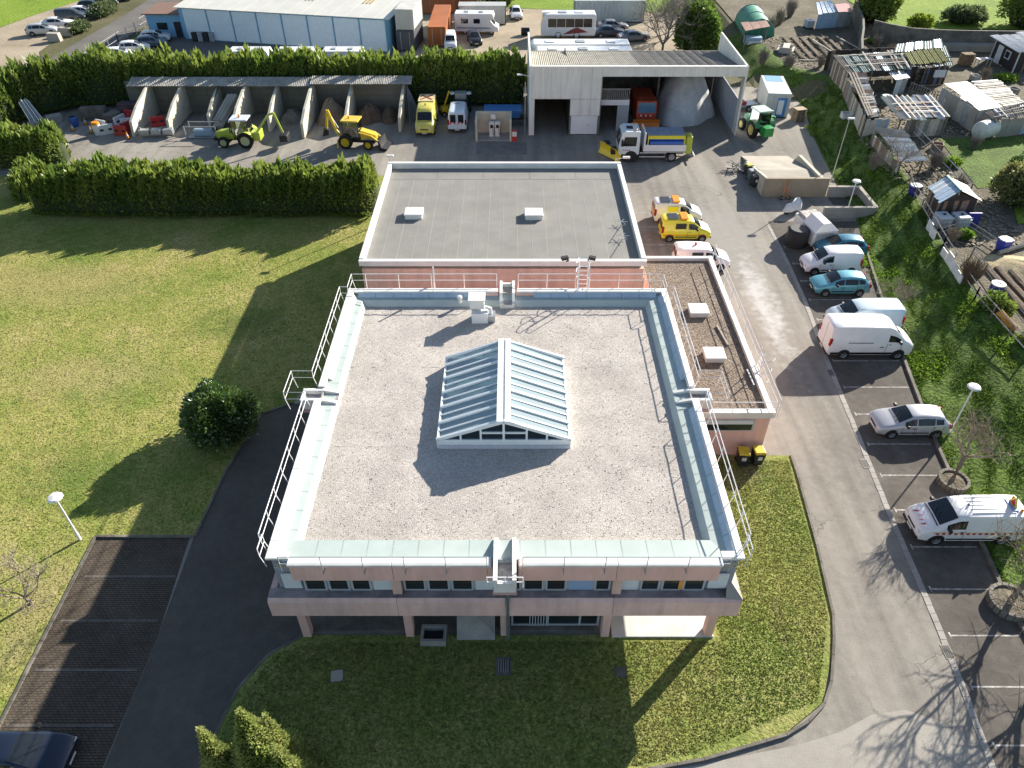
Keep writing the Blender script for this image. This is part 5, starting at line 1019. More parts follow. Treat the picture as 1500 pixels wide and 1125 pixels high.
# snow-plough lorry
lt = thing('plough_lorry', 'white lorry with yellow snow plough and salt spreader body', 'lorry', (13.6, 70.3, 0), PI, 'yard vehicles')
cabw = paint('cab_white', (.74, .80, .82))
MB().prismy([(3.25, .75), (3.3, 1.5), (3.05, 2.85), (2.7, 3.0), (1.3, 3.0), (1.25, .75)], -1.15, 1.15).build('cab', cabw, lt, bevel=.08)
MB().add([(3.3, -1.0, 1.58), (3.3, 1.0, 1.58), (3.1, .95, 2.68), (3.1, -.95, 2.68)], [(0, 1, 2, 3)]).build('windscreen', carglass, lt)
for sg in (1, -1):
    MB().add([(3.0, sg*1.16, 1.6), (1.6, sg*1.16, 1.6), (1.6, sg*1.16, 2.5), (2.75, sg*1.16, 2.5)], [(0, 1, 2, 3)]).build('side_window', carglass, lt)
    MB().box(2.95, 3.1, sg*1.4-.12, sg*1.4+.12, 1.7, 2.3).build('mirror', black_p, lt)
    wheel(lt, 2.05, sg*.98, .5, .32, side=sg); wheel(lt, -1.95, sg*.92, .5, .5, side=sg); MB().lathe([(.62, sg*.6), (.62, sg*1.17)], (2.05, 0, .52), 20, 'y').build('wheel_arch', black_p, lt)
    for z in (.55, .95): MB().bar((1.2, sg*1.15, z), (-1.3, sg*1.15, z), .07).build('side_guard', steel_w, lt)
    MB().box(-3.2, .75, sg*1.2-.05, sg*1.2+.05, 1.15, 1.75).build('drop_side', white_v, lt)
    for i in range(4): MB().box(2.2+i*.18, 2.3+i*.18, sg*1.16-.005, sg*1.16+.008, 1.15, 1.25).build('stripe_block', red_s, lt)
    arc = [(-1.95+.72*math.cos(a), .5+.66*math.sin(a)) for a in np.linspace(.1, 3.04, 9)]; MB().loft([[(x, sg*.68, z), (x, sg*1.2, z), (x, sg*1.2, z+.04), (x, sg*.68, z+.04)] for x, z in arc]).build('mudguard', steel_g, lt)
MB().box(1.95, 2.55, -.35, .35, 2.99, 3.03).build('roof_hatch', black_p, lt); MB().box(-3.2, 3.1, -.45, .45, .55, 1.0).build('chassis', black_p, lt); MB().box(-3.25, .8, -1.22, 1.22, 1.0, 1.15).build('load_bed', steel_g, lt)
MB().box(.75, .9, -1.2, 1.2, 1.1, 2.9).build('headboard', white_v, lt)
MB().loft([[(.5, -.5, 1.15), (.5, .5, 1.15), (.5, 1.05, 2.5), (.5, -1.05, 2.5)], [(-3.0, -.5, 1.15), (-3.0, .5, 1.15), (-3.0, 1.05, 2.5), (-3.0, -1.05, 2.5)]]).build('hopper', paint('hopper_blue', (.02, .12, .5)), lt)
for sg in (1, -1): MB().box(-3.05, .55, sg*1.06-.05, sg*1.06+.05, 2.28, 2.6).build('hopper_rim', yel_v, lt); MB().box(-2.9, .3, sg*1.0-.08, sg*1.0+.14, 1.78, 2.05).build('brine_tank', paint('hopper_blue', (.02, .12, .5)), lt)
for x in (.5, -3.0):
    for sg in (1, -1): MB().bar((x, sg*1.1, 1.2), (x, sg*1.1, 2.6), .08).build('frame_post', yel_v, lt)
mesh_l = M('grid_lid', (.20, .25, .34), rough=.5, var=.15, scale=3)
for i in range(3):
    for j in range(2): MB().box(-2.95+i*1.17, -2.95+i*1.17+1.1, -1.0+j*1.02, -.02+j*1.02, 2.6, 2.65).build('lid_panel', mesh_l, lt)
for i in range(4): MB().box(-3.02+i*1.17, -2.96+i*1.17, -1.02, 1.02, 2.6, 2.68).build('lid_bar', steel_g, lt)
MB().box(-3.9, -3.25, -.6, .6, .6, 2.3).build('spreader_unit', paint('spreader_yellow', (.5, .55, .04)), lt, bevel=.1); MB().lathe([(.35, .35), (.35, .45)], (-4.0, 0, 0), 14).build('spinner_disc', steel_g, lt); MB().bar((-3.3, -1.1, .5), (-4.2, -1.1, .55), .1).build('rear_bumper', steel_w, lt); MB().bar((-4.2, -1.1, .55), (-4.2, 1.1, .55), .1).build('rear_bumper', steel_w, lt)
pl = MB(); rings = []
for i in range(9):
    a = -1.15+i*.27; rings.append((4.35-.5*math.cos(a), .62+.6*math.sin(a)))
m_ = MB(); m_.loft([[(x+.18*s, s*1.5, z*(1+.12*(s < 0))) for x, z in rings]+[(x-.05+.18*s, s*1.5, z*(1+.12*(s < 0))) for x, z in rings[::-1]] for s in (-1, -.4, .3, 1)]); ca_, sa_ = math.cos(.75), math.sin(.75); m_.v = [(4.0+(x-4.0)*ca_-y*sa_, (x-4.0)*sa_+y*ca_, z) for x, y, z in m_.v]; m_.build('plough_blade', paint('plough_yellow', (.80, .62, .02)), lt, smooth=True, angle=50)
MB().box(3.3, 3.9, -.5, .5, .5, .95).build('plough_mount', black_p, lt); MB().box(3.9, 4.4, -1.2, -.3, 1.2, 1.25, rz=.1).build('plough_deflector', black_p, lt)
for z in (1.1, 1.3): MB().lathe([(.09, 3.0), (.09, 3.14), (.03, 3.18)], (1.7, 1.6*(z-1.2)*5, 0), 8).build('beacon', amber, lt)
# red lorry inside the shed
rl = thing('plough_lorry', 'dusty red lorry with orange plough parked inside the shed', 'lorry', (14.2, 80.6, 0), -PI/2, 'yard vehicles'); rdc = M('faded_red', (.42, .07, .035), rough=.5, var=.15)
MB().prismy([(2.6, .6), (2.65, 1.5), (2.4, 2.75), (.9, 2.8), (.9, .6)], -1.05, 1.05).build('cab', rdc, rl, bevel=.08); MB().add([(2.65, -.9, 1.6), (2.65, .9, 1.6), (2.46, .88, 2.6), (2.46, -.88, 2.6)], [(0, 1, 2, 3)]).build('windscreen', M('blue_glass', (.10, .2, .3), rough=.1), rl); MB().box(-2.6, .8, -1.1, 1.1, .8, 2.5).build('body', rdc, rl)
for i in range(7): MB().box(2.63, 2.68, -.85+i*.25, -.72+i*.25, 1.25, 1.42).build('stripe_block', wht_s if i % 2 else red_s, rl)
for sg in (1, -1): wheel(rl, 1.8, sg*.9, .48, .3, side=sg); wheel(rl, -1.6, sg*.9, .48, .3, side=sg)
MB().prismy([(2.9, .1), (3.3, .1), (3.1, .7), (3.25, 1.1), (3.0, 1.1)], -1.4, 1.4).build('plough_blade', paint('plough_orange', (.6, .16, .02)), rl); MB().box(2.6, 3.0, -.5, .5, .35, .7).build('plough_mount', black_p, rl)
# blue tipping trailer by the pump shelter
bt = thing('tipping_trailer', 'blue tipping trailer behind the pump shelter', 'trailer', (-1.0, 79.2, 0), 0, 'yard vehicles'); MB().loft([[(-1.8, -.8, .9), (1.8, -.8, .9), (1.8, .8, .9), (-1.8, .8, .9)], [(-2.0, -1.0, 1.7), (2.0, -1.0, 1.7), (2.0, 1.0, 1.7), (-2.0, 1.0, 1.7)]]).build('skip_body', paint('trailer_blue', (.05, .2, .5)), bt); MB().box(-1.6, 2.6, -.4, .4, .55, .9).build('chassis', black_p, bt)
for x in (-.5, .5):
    for sg in (1, -1): wheel(bt, x, sg*.85, .4, .25, side=sg)
hn = thing('brush_machine', 'dark road-brush machine standing behind the white yard van', 'machine', (-5.6, 82.3, 0), PI/2, 'yard vehicles'); MB().box(-1, 1, -.8, .8, .5, 1.8).build('body', black_p, hn, bevel=.1); MB().box(-.8, .2, -.6, .6, 1.8, 2.4).build('frame', steel_g, hn)
for sg in (1, -1): wheel(hn, .7, sg*.9, .5, .3, side=sg); MB().lathe([(.25, 2.0), (.3, 2.1), (.25, 2.2)], (-.6, sg*.9, .3), 10).build('beacon', head_l, hn)
fk = thing('brush_machine', 'small yellow machine between the two yard vans', 'machine', (-7.3, 81.6, 0), .4, 'yard vehicles'); MB().box(-.5, .5, -.4, .4, .3, 1.0).build('body', dy, fk, bevel=.06); MB().bar((-.2, 0, 1.0), (.5, 0, 2.6), .14).build('arm', dy, fk)
for sg in (1, -1): wheel(fk, .3, sg*.45, .3, .2, side=sg); wheel(fk, -.35, sg*.45, .3, .2, side=sg)
# covered trailer and its load at the top of the bays
ct = thing('covered_trailer', 'bulky grey box trailer with sloped white lid at the top of the bays', 'trailer', (24.6, 53.9, 0), 1.75, 'trailers')
gv = M('grey_panel_van', (.50, .51, .53), rough=.5, var=.08)
MB().box(-1.6, .3, -1.0, 1.0, .35, 1.55).build('box_body', gv, ct, bevel=.03); MB().prismx([(-1.02, 1.55), (1.02, 1.55), (.45, 2.25), (-.2, 2.3)], -1.65, .35).build('lid', white_v, ct, bevel=.03); MB().box(.4, 1.9, -.95, .85, .3, 1.5).build('second_box', white_v, ct, bevel=.04); MB().box(-1.62, -1.6, -.8, .8, .5, 1.4).build('tailgate', steel_g, ct)
for sg in (1, -1): wheel(ct, -.4, sg*1.05, .32, .2, side=sg)
MB().box(.5, 1.8, -.8, .7, 1.5, 1.75).build('cover', M('crumpled_cover', (.4, .37, .34), var=.4, scale=4, bump=.1, bscale=4), ct, bevel=.06)
MB().lathe([(.85, .1), (.85, 1.3), (.7, 1.5)], (-.6, 1.75, 0), 20).build('side_drum', black_p, ct); MB().bar((1.9, 0, .45), (3.0, 0, .45), .1).build('drawbar', steel_g, ct)
sc = thing('covered_scooter', 'motor scooter under a white cover near the concrete ramp', 'scooter', (24.3, 58.6, 0), .5); wheel(sc, .6, 0, .28, .14); wheel(sc, -.6, 0, .28, .14)
MB().loft([[(x, y*w_, z_) for y, z_ in ((-.35, .3), (-.3, .8*h_), (0, h_), (.3, .8*h_), (.35, .3))] for x, w_, h_ in ((-.95, .5, .6), (-.5, 1, 1.0), (.1, .9, 1.0), (.5, 1.3, 1.35), (.9, .5, .8))]).build('cover', M('white_cover', (.68, .69, .7), rough=.6, var=.15, scale=5), sc, smooth=True, angle=60)
# ---- vehicles beyond the hedge
def bus(label, loc, rz, L, colr, strip=True, hgt=3.2):
    t = thing('coach', label, 'bus', loc, rz, 'parked coaches'); c = paint('bus_%.2f_%.2f' % colr[:2], colr)
    MB().prismy([(L/2, .4), (L/2+.05, 1.3), (L/2-.3, hgt-.2), (L/2-.6, hgt), (-L/2+.1, hgt), (-L/2, hgt-.2), (-L/2, .4)], -1.25, 1.25).build('body', c, t, bevel=.1)
    for sg in (1, -1):
        n_ = int(L/1.5)
        for i in range(n_): MB().box(-L/2+.5+i*(L-1.4)/n_+.03, -L/2+.5+(i+1)*(L-1.4)/n_-.03, sg*1.25-.02, sg*1.25+.012, 1.55, 2.65).build('side_window', carglass, t)
        wheel(t, L/2-2.4, sg*1.1, .5, .3, side=sg); wheel(t, -L/2+2.6, sg*1.1, .5, .3, side=sg)
        if strip: MB().prismy([(-L/2+1, .9), (L/2-3, .6), (L/2-4.5, 1.4), (-L/2+2.5, 1.5)], sg*1.25-.008, sg*1.25+.008).build('livery_swoosh', M('wine_red', (.2, .03, .04), rough=.35), t)
    MB().add([(L/2+.06, -1.1, 1.35), (L/2+.06, 1.1, 1.35), (L/2-.26, 1.05, hgt-.3), (L/2-.26, -1.05, hgt-.3)], [(0, 1, 2, 3)]).build('windscreen', carglass, t)
    for i in range(3): MB().box(-L/2+1.8+i*L/3.3, -L/2+2.9+i*L/3.3, -.5, .5, hgt, hgt+.09).build('roof_hatch', grey_w if i % 2 else c, t)
    return t
bus('white coach with dark window band and wine-red swoosh beyond the shed', (7.9, 112.2, 0), PI, 7.6, (.72, .73, .74), hgt=3.2)
bus('long white coach roof just behind the shed, nearer of two', (8.6, 95.0, 0), PI, 12.2, (.78, .78, .77), False, 3.2); bus('long white coach roof behind the shed, farther of two', (8.4, 98.1, 0), PI, 12.6, (.78, .78, .77), False, 3.2)
def container(label, loc, rz, L, colr, h=2.6, w=2.44, name='container', group='containers', cat='container'):
    t = thing(name, label, cat, loc, rz, group); c = M('cont_%.2f_%.2f_%.2f' % colr, colr, rough=.6, var=.12, scale=1.2, c2=tuple(q*.7 for q in colr), c2scale=.6)
    n_ = int(L/.28); rings = []
    for sg in (1, -1):
        m_ = MB(); a = []
        for i in range(n_*2+1):
            x = -L/2+L*i/(2*n_); y = sg*(w/2-(.04 if (i//1) % 4 in (1, 2) else 0)); a.append((x, y))
        m_.add([(x, y, .12) for x, y in a]+[(x, y, h-.1) for x, y in a], [(i, i+1, len(a)+i+1, len(a)+i) for i in range(len(a)-1)]); m_.build('corrugated_side', c, t)
    MB().box(-L/2, L/2, -w/2+.02, w/2-.02, h-.1, h).build('roof', c, t); MB().box(-L/2, L/2, -w/2+.02, w/2-.02, 0, .14).build('floor_frame', black_p, t)
    for x in (-L/2, L/2-.1): MB().box(x, x+.1, -w/2, w/2, .1, h-.08).build('end_wall', c, t)
    for x in (-L/2, L/2-.12):
        for sg in (1, -1): MB().box(x-.005, x+.125, sg*w/2-(.13 if sg > 0 else 0), sg*w/2+(.13 if sg < 0 else 0), 0, h+.005).build('corner_post', c, t)
    for y in (-.6, .6): MB().box(-L/2-.03, -L/2, y-.03, y+.03, .2, h-.2).build('lock_bar', steel_g, t)
    return t
container('long orange container with its end towards the hedge', (-10.2, 113.0, 0), PI/2, 12, (.42, .13, .035)); container('second orange container in the shade beyond the first', (-13.2, 125.5, 0), .1, 9, (.36, .11, .04)); container('rusty orange container lying across behind the camper', (-8.6, 128.5, 0), 0, 6, (.40, .16, .06))
container('dark grey container under the white site cabin', (-14.0, 108.2, 0), PI/2-.1, 6, (.10, .11, .13)); container('white site cabin stacked on the dark container', (-13.9, 108.2, 2.6), PI/2-.1, 6, (.66, .65, .60), name='site_cabin', group='site cabins', cat='cabin')
container('silver box trailer behind the camper', (-4.4, 119.5, 0), 0, 7, (.5, .51, .5)); container('long white box trailer at the back of the lot', (14.5, 120.8, 0), 0, 10.5, (.62, .68, .66), 3.0)
def camper(label, loc, rz, L=5.6, colr=(.76, .76, .76)):
    t = thing('camper_van', label, 'camper', loc, rz, 'campers'); c = paint('camper_white', colr)
    MB().prismy([(L/2, .4), (L/2, .95), (L/2-.5, 1.2), (L/2-1.1, 1.9), (L/2-.6, 2.2), (L/2-.8, 2.75), (-L/2, 2.75), (-L/2, .4)], -1.1, 1.1).build('body', c, t, bevel=.06)
    for sg in (1, -1):
        for a, b in ((-.4, .5), (-2.2, -1.2)): MB().box(a, b, sg*1.1-.02, sg*1.1+.012, 1.5, 2.1).build('side_window', carglass, t)
        wheel(t, L/2-1.0, sg*.95, .34, .22, side=sg); wheel(t, -L/2+1.4, sg*.95, .34, .22, side=sg)
        MB().prismy([(-L/2+.2, .8), (L/2-.9, .8), (L/2-1.4, 1.0), (-L/2+.2, 1.0)], sg*1.1-.006, sg*1.1+.008).build('side_stripe', grey_w, t)
    MB().add([(L/2-.52, -.9, 1.24), (L/2-.52, .9, 1.24), (L/2-1.06, .88, 1.86), (L/2-1.06, -.88, 1.86)], [(0, 1, 2, 3)]).build('windscreen', carglass, t)
    for x in (-1.5, .6): MB().box(x-.3, x+.3, -.3, .3, 2.75, 2.85).build('roof_hatch', grey_w, t)
    return t
camper('white camper van beside the orange container', (-5.0, 114.2, 0), -.05, 6.2)
for lb, x in (('white camper roof showing over the hedge, left of three', -32.2), ('white camper roof showing over the hedge, middle of three', -26.2), ('white camper roof showing over the hedge, right of three', -20.6)): camper(lb, (x, 96.6, 0), 0, 5.6)
G1, G2, G3 = 'cars on the sandy field', 'cars by the warehouse', 'cars on the sandy lot'
for lb, sh, x, y, rz, c, hs in (('silver hatchback nearest the concrete blocks on the sandy field', 'hatch', -67.3, 113.4, .3, (.5, .5, .5), 1), ('white saloon second in the row on the sandy field', 'saloon', -66.8, 116.9, .3, (.72, .72, .72), 1), ('dark grey van third in the row on the sandy field', 'smallvan', -66.2, 120.3, .25, (.05, .055, .06), 1), ('white car fourth in the row on the sandy field', 'hatch', -65.9, 123.3, .3, (.74, .74, .74), 1), ('black hatchback fifth in the row on the sandy field', 'hatch', -65.8, 126.3, .3, (.03, .035, .035), 1.1), ('dark green off-roader sixth in the row on the sandy field', 'hatch', -65.2, 129.4, .3, (.04, .05, .045), 1.2), ('grey estate farthest in the row on the sandy field', 'saloon', -64.4, 132.6, .3, (.2, .21, .22), 1)):
    car(lb, sh, (x, y, 0), rz, c, group=G1, detail=False, hs=hs)
for lb, sh, x, y, rz, c in (('white car closest to the blue warehouse office', 'hatch', -49.8, 109.9, .25, (.72, .72, .72)), ('blue-grey car squeezed between white cars by the warehouse', 'hatch', -49.4, 107.4, .25, (.16, .2, .26)), ('white hatchback third from the warehouse office', 'hatch', -50.8, 104.9, .3, (.74, .74, .74)), ('white car half hidden by the hedge near the warehouse', 'hatch', -51.6, 101.9, .3, (.74, .74, .74))):
    car(lb, sh, (x, y, 0), rz, c, group=G2, detail=False)
for lb, sh, x, y, rz, c in (('small white van at the end of the orange container', 'smallvan', -8.4, 106.9, -1.5, (.72, .74, .76)), ('black hatchback parked in front of the camper', 'hatch', -5.2, 109.2, -1.4, (.025, .025, .03)), ('white car alone far back on the sandy lot', 'hatch', .6, 122.5, -1.5, (.74, .74, .74)), ('dark blue saloon beside the coach', 'saloon', 13.8, 112.6, .1, (.05, .07, .1)), ('grey saloon next to the bare tree', 'saloon', 17.0, 110.2, .3, (.2, .21, .24)), ('silver-grey car behind the dark blue saloon', 'saloon', 14.6, 115.6, .1, (.28, .29, .31))):
    car(lb, sh, (x, y, 0), rz, c, group=G3, detail=False)
# ================================================================ vegetation
hedge_m = leaf_mat('hedge_leaves', (.115, .19, .028), (.24, .30, .055), 1.2, .4, .5, .05, .35)
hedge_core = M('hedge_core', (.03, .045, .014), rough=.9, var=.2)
laurel_m = leaf_mat('laurel_leaves', (.06, .125, .025), (.11, .18, .04), 2, .3, .3, .12, .9)
conif_m = leaf_mat('conifer_leaves', (.25, .32, .08), (.44, .46, .17), 3, .5, .6, .03, 1.4)
bark_m = M('bark', (.16, .135, .105), rough=.9, var=.25, scale=6, bump=.01); twig_m = M('pale_twigs', (.28, .235, .18), rough=.9, var=.25, scale=4); twig_g = M('grey_twigs', (.22, .20, .175), rough=.9, var=.25, scale=4)
def leaf_quads(p, d, nrm, ln, wd):
    """p root points, d unit direction, nrm rough normal: kite-shaped leaf sprays"""
    s = np.cross(d, nrm); s /= np.linalg.norm(s, axis=1, keepdims=True)+1e-9; m = p+d*ln[:, None]*.45
    return np.stack([p, m+s*wd[:, None], p+d*ln[:, None], m-s*wd[:, None]], 1).reshape(-1, 3)
def unit(v): return v/(np.linalg.norm(v, axis=1, keepdims=True)+1e-9)
def hedge(label, path, hw, h, n, seed, mat=hedge_m, ln=(.25, .6), name='hedge', spike=.35, up=.9, group='clipped hedges'):
    r = np.random.default_rng(seed); P = np.array(path, float); seg = np.linalg.norm(np.diff(P, axis=0), axis=1); cum = np.r_[0, np.cumsum(seg)]; T = cum[-1]
    t = thing(name, label, 'hedge', (P[0][0], P[0][1], 0), 0, group)
    def along(s):
        i = np.clip(np.searchsorted(cum, s)-1, 0, len(seg)-1); f = (s-cum[i])/seg[i]; a, b = P[i], P[i+1]; d = (b-a)/seg[i][:, None]
        return a+(b-a)*f[:, None], np.stack([-d[:, 1], d[:, 0]], 1)
    ph = r.uniform(0, 6.28, 8)
    def bulge(s, a): return 1+.06*np.sin(s*.31+ph[5])+.06*np.sin(s*.83+ph[3])+.05*np.sin(s*1.9+ph[0])+.05*np.sin(s*3.7+ph[1]+a)+.05*np.sin(s*7.1+ph[2]+2*a)+.04*np.sin(s*11.3+ph[4]+5*a)
    def surf(s, a, k):   # a from 0 (right foot) to pi (left foot)
        c, nn = along(s); u = np.cos(a); v = np.sin(a); su = np.sign(u)*np.abs(u)**.45; sv = np.abs(v)**.55; b = bulge(s, a)*k
        e = np.minimum(1, np.minimum(s, T-s)/.8+.35)
        return np.concatenate([c+nn*(su*hw*b*e)[:, None], (sv*h*(.55+.45*e)*b)[:, None]], 1), np.concatenate([nn*u[:, None], v[:, None]+.05], 1)
    S_ = r.uniform(0, T, n); A_ = np.clip(r.normal(math.pi/2, .95, n), .02, math.pi-.02); p, nv = surf(S_, A_, r.uniform(.78, 1.0, n))
    d = unit(nv+np.array([0, 0, up])+r.normal(0, .45, (n, 3))); clump = np.clip(np.sin(S_*2.3+ph[6])*np.sin(S_*5.9+ph[7])*1.6, 0, 1); L_ = r.uniform(*ln, n)*(1+spike*np.sin(A_)**6*(.4+1.4*clump)*r.uniform(0, 1.6, n))
    q = leaf_quads(p, d, unit(nv+r.normal(0, .6, (n, 3))), L_, L_*r.uniform(.16, .3, n))-np.array([P[0][0], P[0][1], 0])
    lo = bigmesh('leaves', q, 4, mat, t); lo['kind'] = 'stuff'
    ns = max(6, int(T/1.0)); rings = []
    for i in range(ns+1):
        s = np.full(11, T*i/ns); pp, _ = surf(s, np.linspace(.01, math.pi-.01, 11), .8); rings.append([(x-P[0][0], y-P[0][1], z) for x, y, z in pp])
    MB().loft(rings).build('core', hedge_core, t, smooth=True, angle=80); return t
hedge('tall dark hedge running behind the storage bays to the shed', [(1.3, 86), (-12, 86), (-26, 86), (-40, 86), (-49, 85.4), (-53.5, 82), (-56, 76), (-57.5, 69)], 1.9, 4.7, 52000, 11, ln=(.2, .5), spike=.9)
hedge('long hedge between the lawn and the yard', [(-11.6, 59.4), (-22, 59.3), (-32, 59.3), (-41.5, 59.4)], 1.9, 3.5, 52000, 12, ln=(.14, .36), spike=1.0)
hedge('short hedge at the left picture edge beside the long hedge', [(-43.4, 69.2), (-50, 69.0), (-60, 69.0)], 1.7, 3.0, 20000, 13, ln=(.16, .4), spike=.9)
hedge('thin hedge strip at the far left lawn end', [(-43.2, 60.5), (-45, 66)], .9, 1.8, 2500, 14, spike=.4)
def bush(label, c, rx, ry, h, n, seed, mat, ln, name='bush', cat='bush', z0=0, group=None, stems=True, flat=.5):
    r = np.random.default_rng(seed); t = thing(name, label, cat, (c[0], c[1], z0), 0, group)
    v = unit(r.normal(0, 1, (n, 3))); v[:, 2] = np.abs(v[:, 2]); ph = r.uniform(0, 6.28, 6); az_ = np.arctan2(v[:, 1], v[:, 0])
    b = 1+.09*np.sin(3*az_+ph[0]+3*v[:, 2])+.07*np.sin(7*az_+ph[1])*np.cos(5*v[:, 2]+ph[2]); k = r.uniform(.7, 1.0, n)*b
    zz = np.abs(v[:, 2])**flat
    p = np.stack([v[:, 0]*rx*k, v[:, 1]*ry*k, (.12+.88*zz)*h*k], 1); rad = np.sqrt(np.maximum(0, 1-zz**3.2)); hyp = np.hypot(v[:, 0], v[:, 1])+1e-6
    p[:, 0] = v[:, 0]/hyp*rx*k*rad; p[:, 1] = v[:, 1]/hyp*ry*k*rad
    d = unit(v+np.array([0, 0, .4])+r.normal(0, .6, (n, 3))); L_ = r.uniform(*ln, n); o = bigmesh('leaves', leaf_quads(p, d, unit(v+r.normal(0, .6, (n, 3))), L_, L_*r.uniform(.22, .36, n)), 4, mat, t); o['kind'] = 'stuff'
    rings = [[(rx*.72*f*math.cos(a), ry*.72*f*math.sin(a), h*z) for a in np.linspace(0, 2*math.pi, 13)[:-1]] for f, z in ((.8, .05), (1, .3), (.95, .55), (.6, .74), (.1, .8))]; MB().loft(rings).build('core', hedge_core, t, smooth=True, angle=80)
    if stems:
        m_ = MB()
        for i in range(5): a = i*1.26; m_.tube([(.1*math.cos(a), .1*math.sin(a), -.05), (rx*.4*math.cos(a), ry*.4*math.sin(a), h*.6)], [.06, .02], 5)
        m_.build('stems', bark_m, t)
    return t
bush('big rounded laurel bush on the lawn edge left of the building', (-16.75, 30.9), 2.15, 2.0, 3.2, 14000, 21, laurel_m, (.12, .25), z0=.03)
def conifer(label, c, h, rad, n, seed, tips=()):
    r = np.random.default_rng(seed); t = thing('conifer', label, 'tree', (c[0], c[1], 0)); Q = []
    for (dx, dy, hh, rr, share) in ((0, 0, h, rad, 1.0),)+tuple(tips):
        m = int(n*share); f = 1-np.sqrt(r.uniform(0, 1, m)); f = np.clip(f, 0, .985); a = r.uniform(0, 6.283, m); k = rr*(1-f)**1.15*(r.uniform(.6, 1.05, m)+.14*np.sin(5*a+9*f)); z = f*hh
        p = np.stack([dx+k*np.cos(a), dy+k*np.sin(a), z], 1); d = unit(np.stack([np.cos(a)*.8, np.sin(a)*.8, np.full(m, .9)], 1)+r.normal(0, .4, (m, 3))); L_ = r.uniform(.1, .28, m)*(1-.3*f)
        Q.append(leaf_quads(p, d, unit(r.normal(0, 1, (m, 3))), L_, L_*r.uniform(.18, .32, m)))
    o = bigmesh('crown', np.concatenate(Q), 4, conif_m, t); o['kind'] = 'stuff'
    MB().tube([(0, 0, -.1), (0, 0, h*.95)], [.16, .03], 8).build('trunk', bark_m, t)
    m_ = MB()
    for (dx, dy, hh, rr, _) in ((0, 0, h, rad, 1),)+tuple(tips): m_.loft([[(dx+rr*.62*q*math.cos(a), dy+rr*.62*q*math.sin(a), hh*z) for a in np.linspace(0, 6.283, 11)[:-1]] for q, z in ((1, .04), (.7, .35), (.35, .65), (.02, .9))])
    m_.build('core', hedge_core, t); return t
conifer('pale green cypress tree cut by the lower picture edge', (-9.0, 11.6), 6.2, 1.75, 26000, 31, ((-1.5, -.15, 5.3, 1.0, .35), (.9, -.4, 4.6, 1.1, .3), (.5, .4, 5.2, .8, .2)))
def bare_tree(label, c, z0, h, spread, seed, mat=twig_m, levels=4, r0=.12, name='bare_tree', trunk_h=.35, kids=(5, 5, 5, 4), upb=.25, tilt=(0, 0), cat='tree', group='leafless trees'):
    rr = random.Random(seed); t = thing(name, label, cat, (c[0], c[1], z0), 0, group); tm, cm = MB(), MB()
    top = Vector((tilt[0], tilt[1], h*trunk_h)); tm.tube([(0, 0, -.1), (tilt[0]*.3, tilt[1]*.3, h*trunk_h*.5), top], [r0*1.25, r0, r0*.85], 8); tm.build('trunk', bark_m, t)
    def grow(p, d, L, r, lv):
        pts = [p]; q = p; dd = d
        for i in range(3):
            dd = (dd+Vector((rr.gauss(0, .18), rr.gauss(0, .18), rr.gauss(.06, .14)))).normalized(); q = q+dd*L/3; pts.append(q)
        cm.tube(pts, [r, r*.8, r*.6, r*.35], 5 if lv == 0 else (4 if lv < 2 else 3), caps=False)
        if lv+1 >= levels: return
        for i in range(kids[lv+1]):
            f = rr.uniform(.35, 1); k = min(2, int(f*3)); base = pts[k].lerp(pts[k+1], f*3-k)
            a = Vector((rr.gauss(0, 1), rr.gauss(0, 1), rr.gauss(upb, .6))).normalized(); grow(base, (dd*.75+a*.85).normalized(), L*rr.uniform(.5, .75), r*.52, lv+1)
    for i in range(kids[0]):
        a = 2*math.pi*i/kids[0]+rr.uniform(-.4, .4); grow(top*rr.uniform(.75, 1), Vector((math.cos(a)*spread, math.sin(a)*spread, 1)).normalized(), h*rr.uniform(.36, .5), r0*.6, 0)
    cm.build('crown', mat, t); return t
def planter(label, c, z0, r):
    t = thing('ring_planter', label, 'planter', (c[0], c[1], z0), 0, 'ring planters'); n_ = 20
    for i in range(n_):
        a0, a1 = 2*math.pi*i/n_+.02, 2*math.pi*(i+1)/n_-.02
        MB().prism([(r*math.cos(a0), r*math.sin(a0)), (r*math.cos(a1), r*math.sin(a1)), ((r-.16)*math.cos(a1), (r-.16)*math.sin(a1)), ((r-.16)*math.cos(a0), (r-.16)*math.sin(a0))][::-1], -.3, .3).build('ring_stone', conc_d, t)
    MB().lathe([(r-.15, -.3), (r-.15, .2), (.2, .26)], n=16).build('soil', soil_m, t); return t
planter('round stone planter below the silver hatchback', (23.9, 27.1), .1, .8); bare_tree('leafless pruned tree in the planter below the silver hatchback', (23.8, 27.1), .4, 4.2, .9, 41, kids=(5, 4, 5, 4), tilt=(.35, .45))
planter('round stone planter below the striped service van', (23.1, 19.6), .1, .95); bare_tree('leafless pruned tree in the planter below the striped service van', (23.1, 19.6), .4, 4.8, .95, 42, kids=(6, 5, 5, 4), tilt=(.3, .2))
bare_tree('leafless spreading tree at the lower right picture edge', (23.2, 16.6), .1, 4.6, 1.0, 47, kids=(5, 5, 5, 4))
bare_tree('low leafless tree beside the turquoise hatchback', (26.9, 43.4), hz(26.9, 43.4), 3.2, 1.6, 43, kids=(5, 5, 5, 4), trunk_h=.2, r0=.09)
bare_tree('small leafless tree on the lawn at the left picture edge', (-22.4, 19.6), .04, 3.4, 1.3, 44, kids=(6, 5, 5, 4), trunk_h=.18, r0=.08)
bare_tree('leafless tree growing over the sheet-roofed garden lane', (34.0, 62.4), 1.4, 4.2, .8, 45, twig_g, kids=(5, 5, 6, 4), r0=.08, trunk_h=.25)
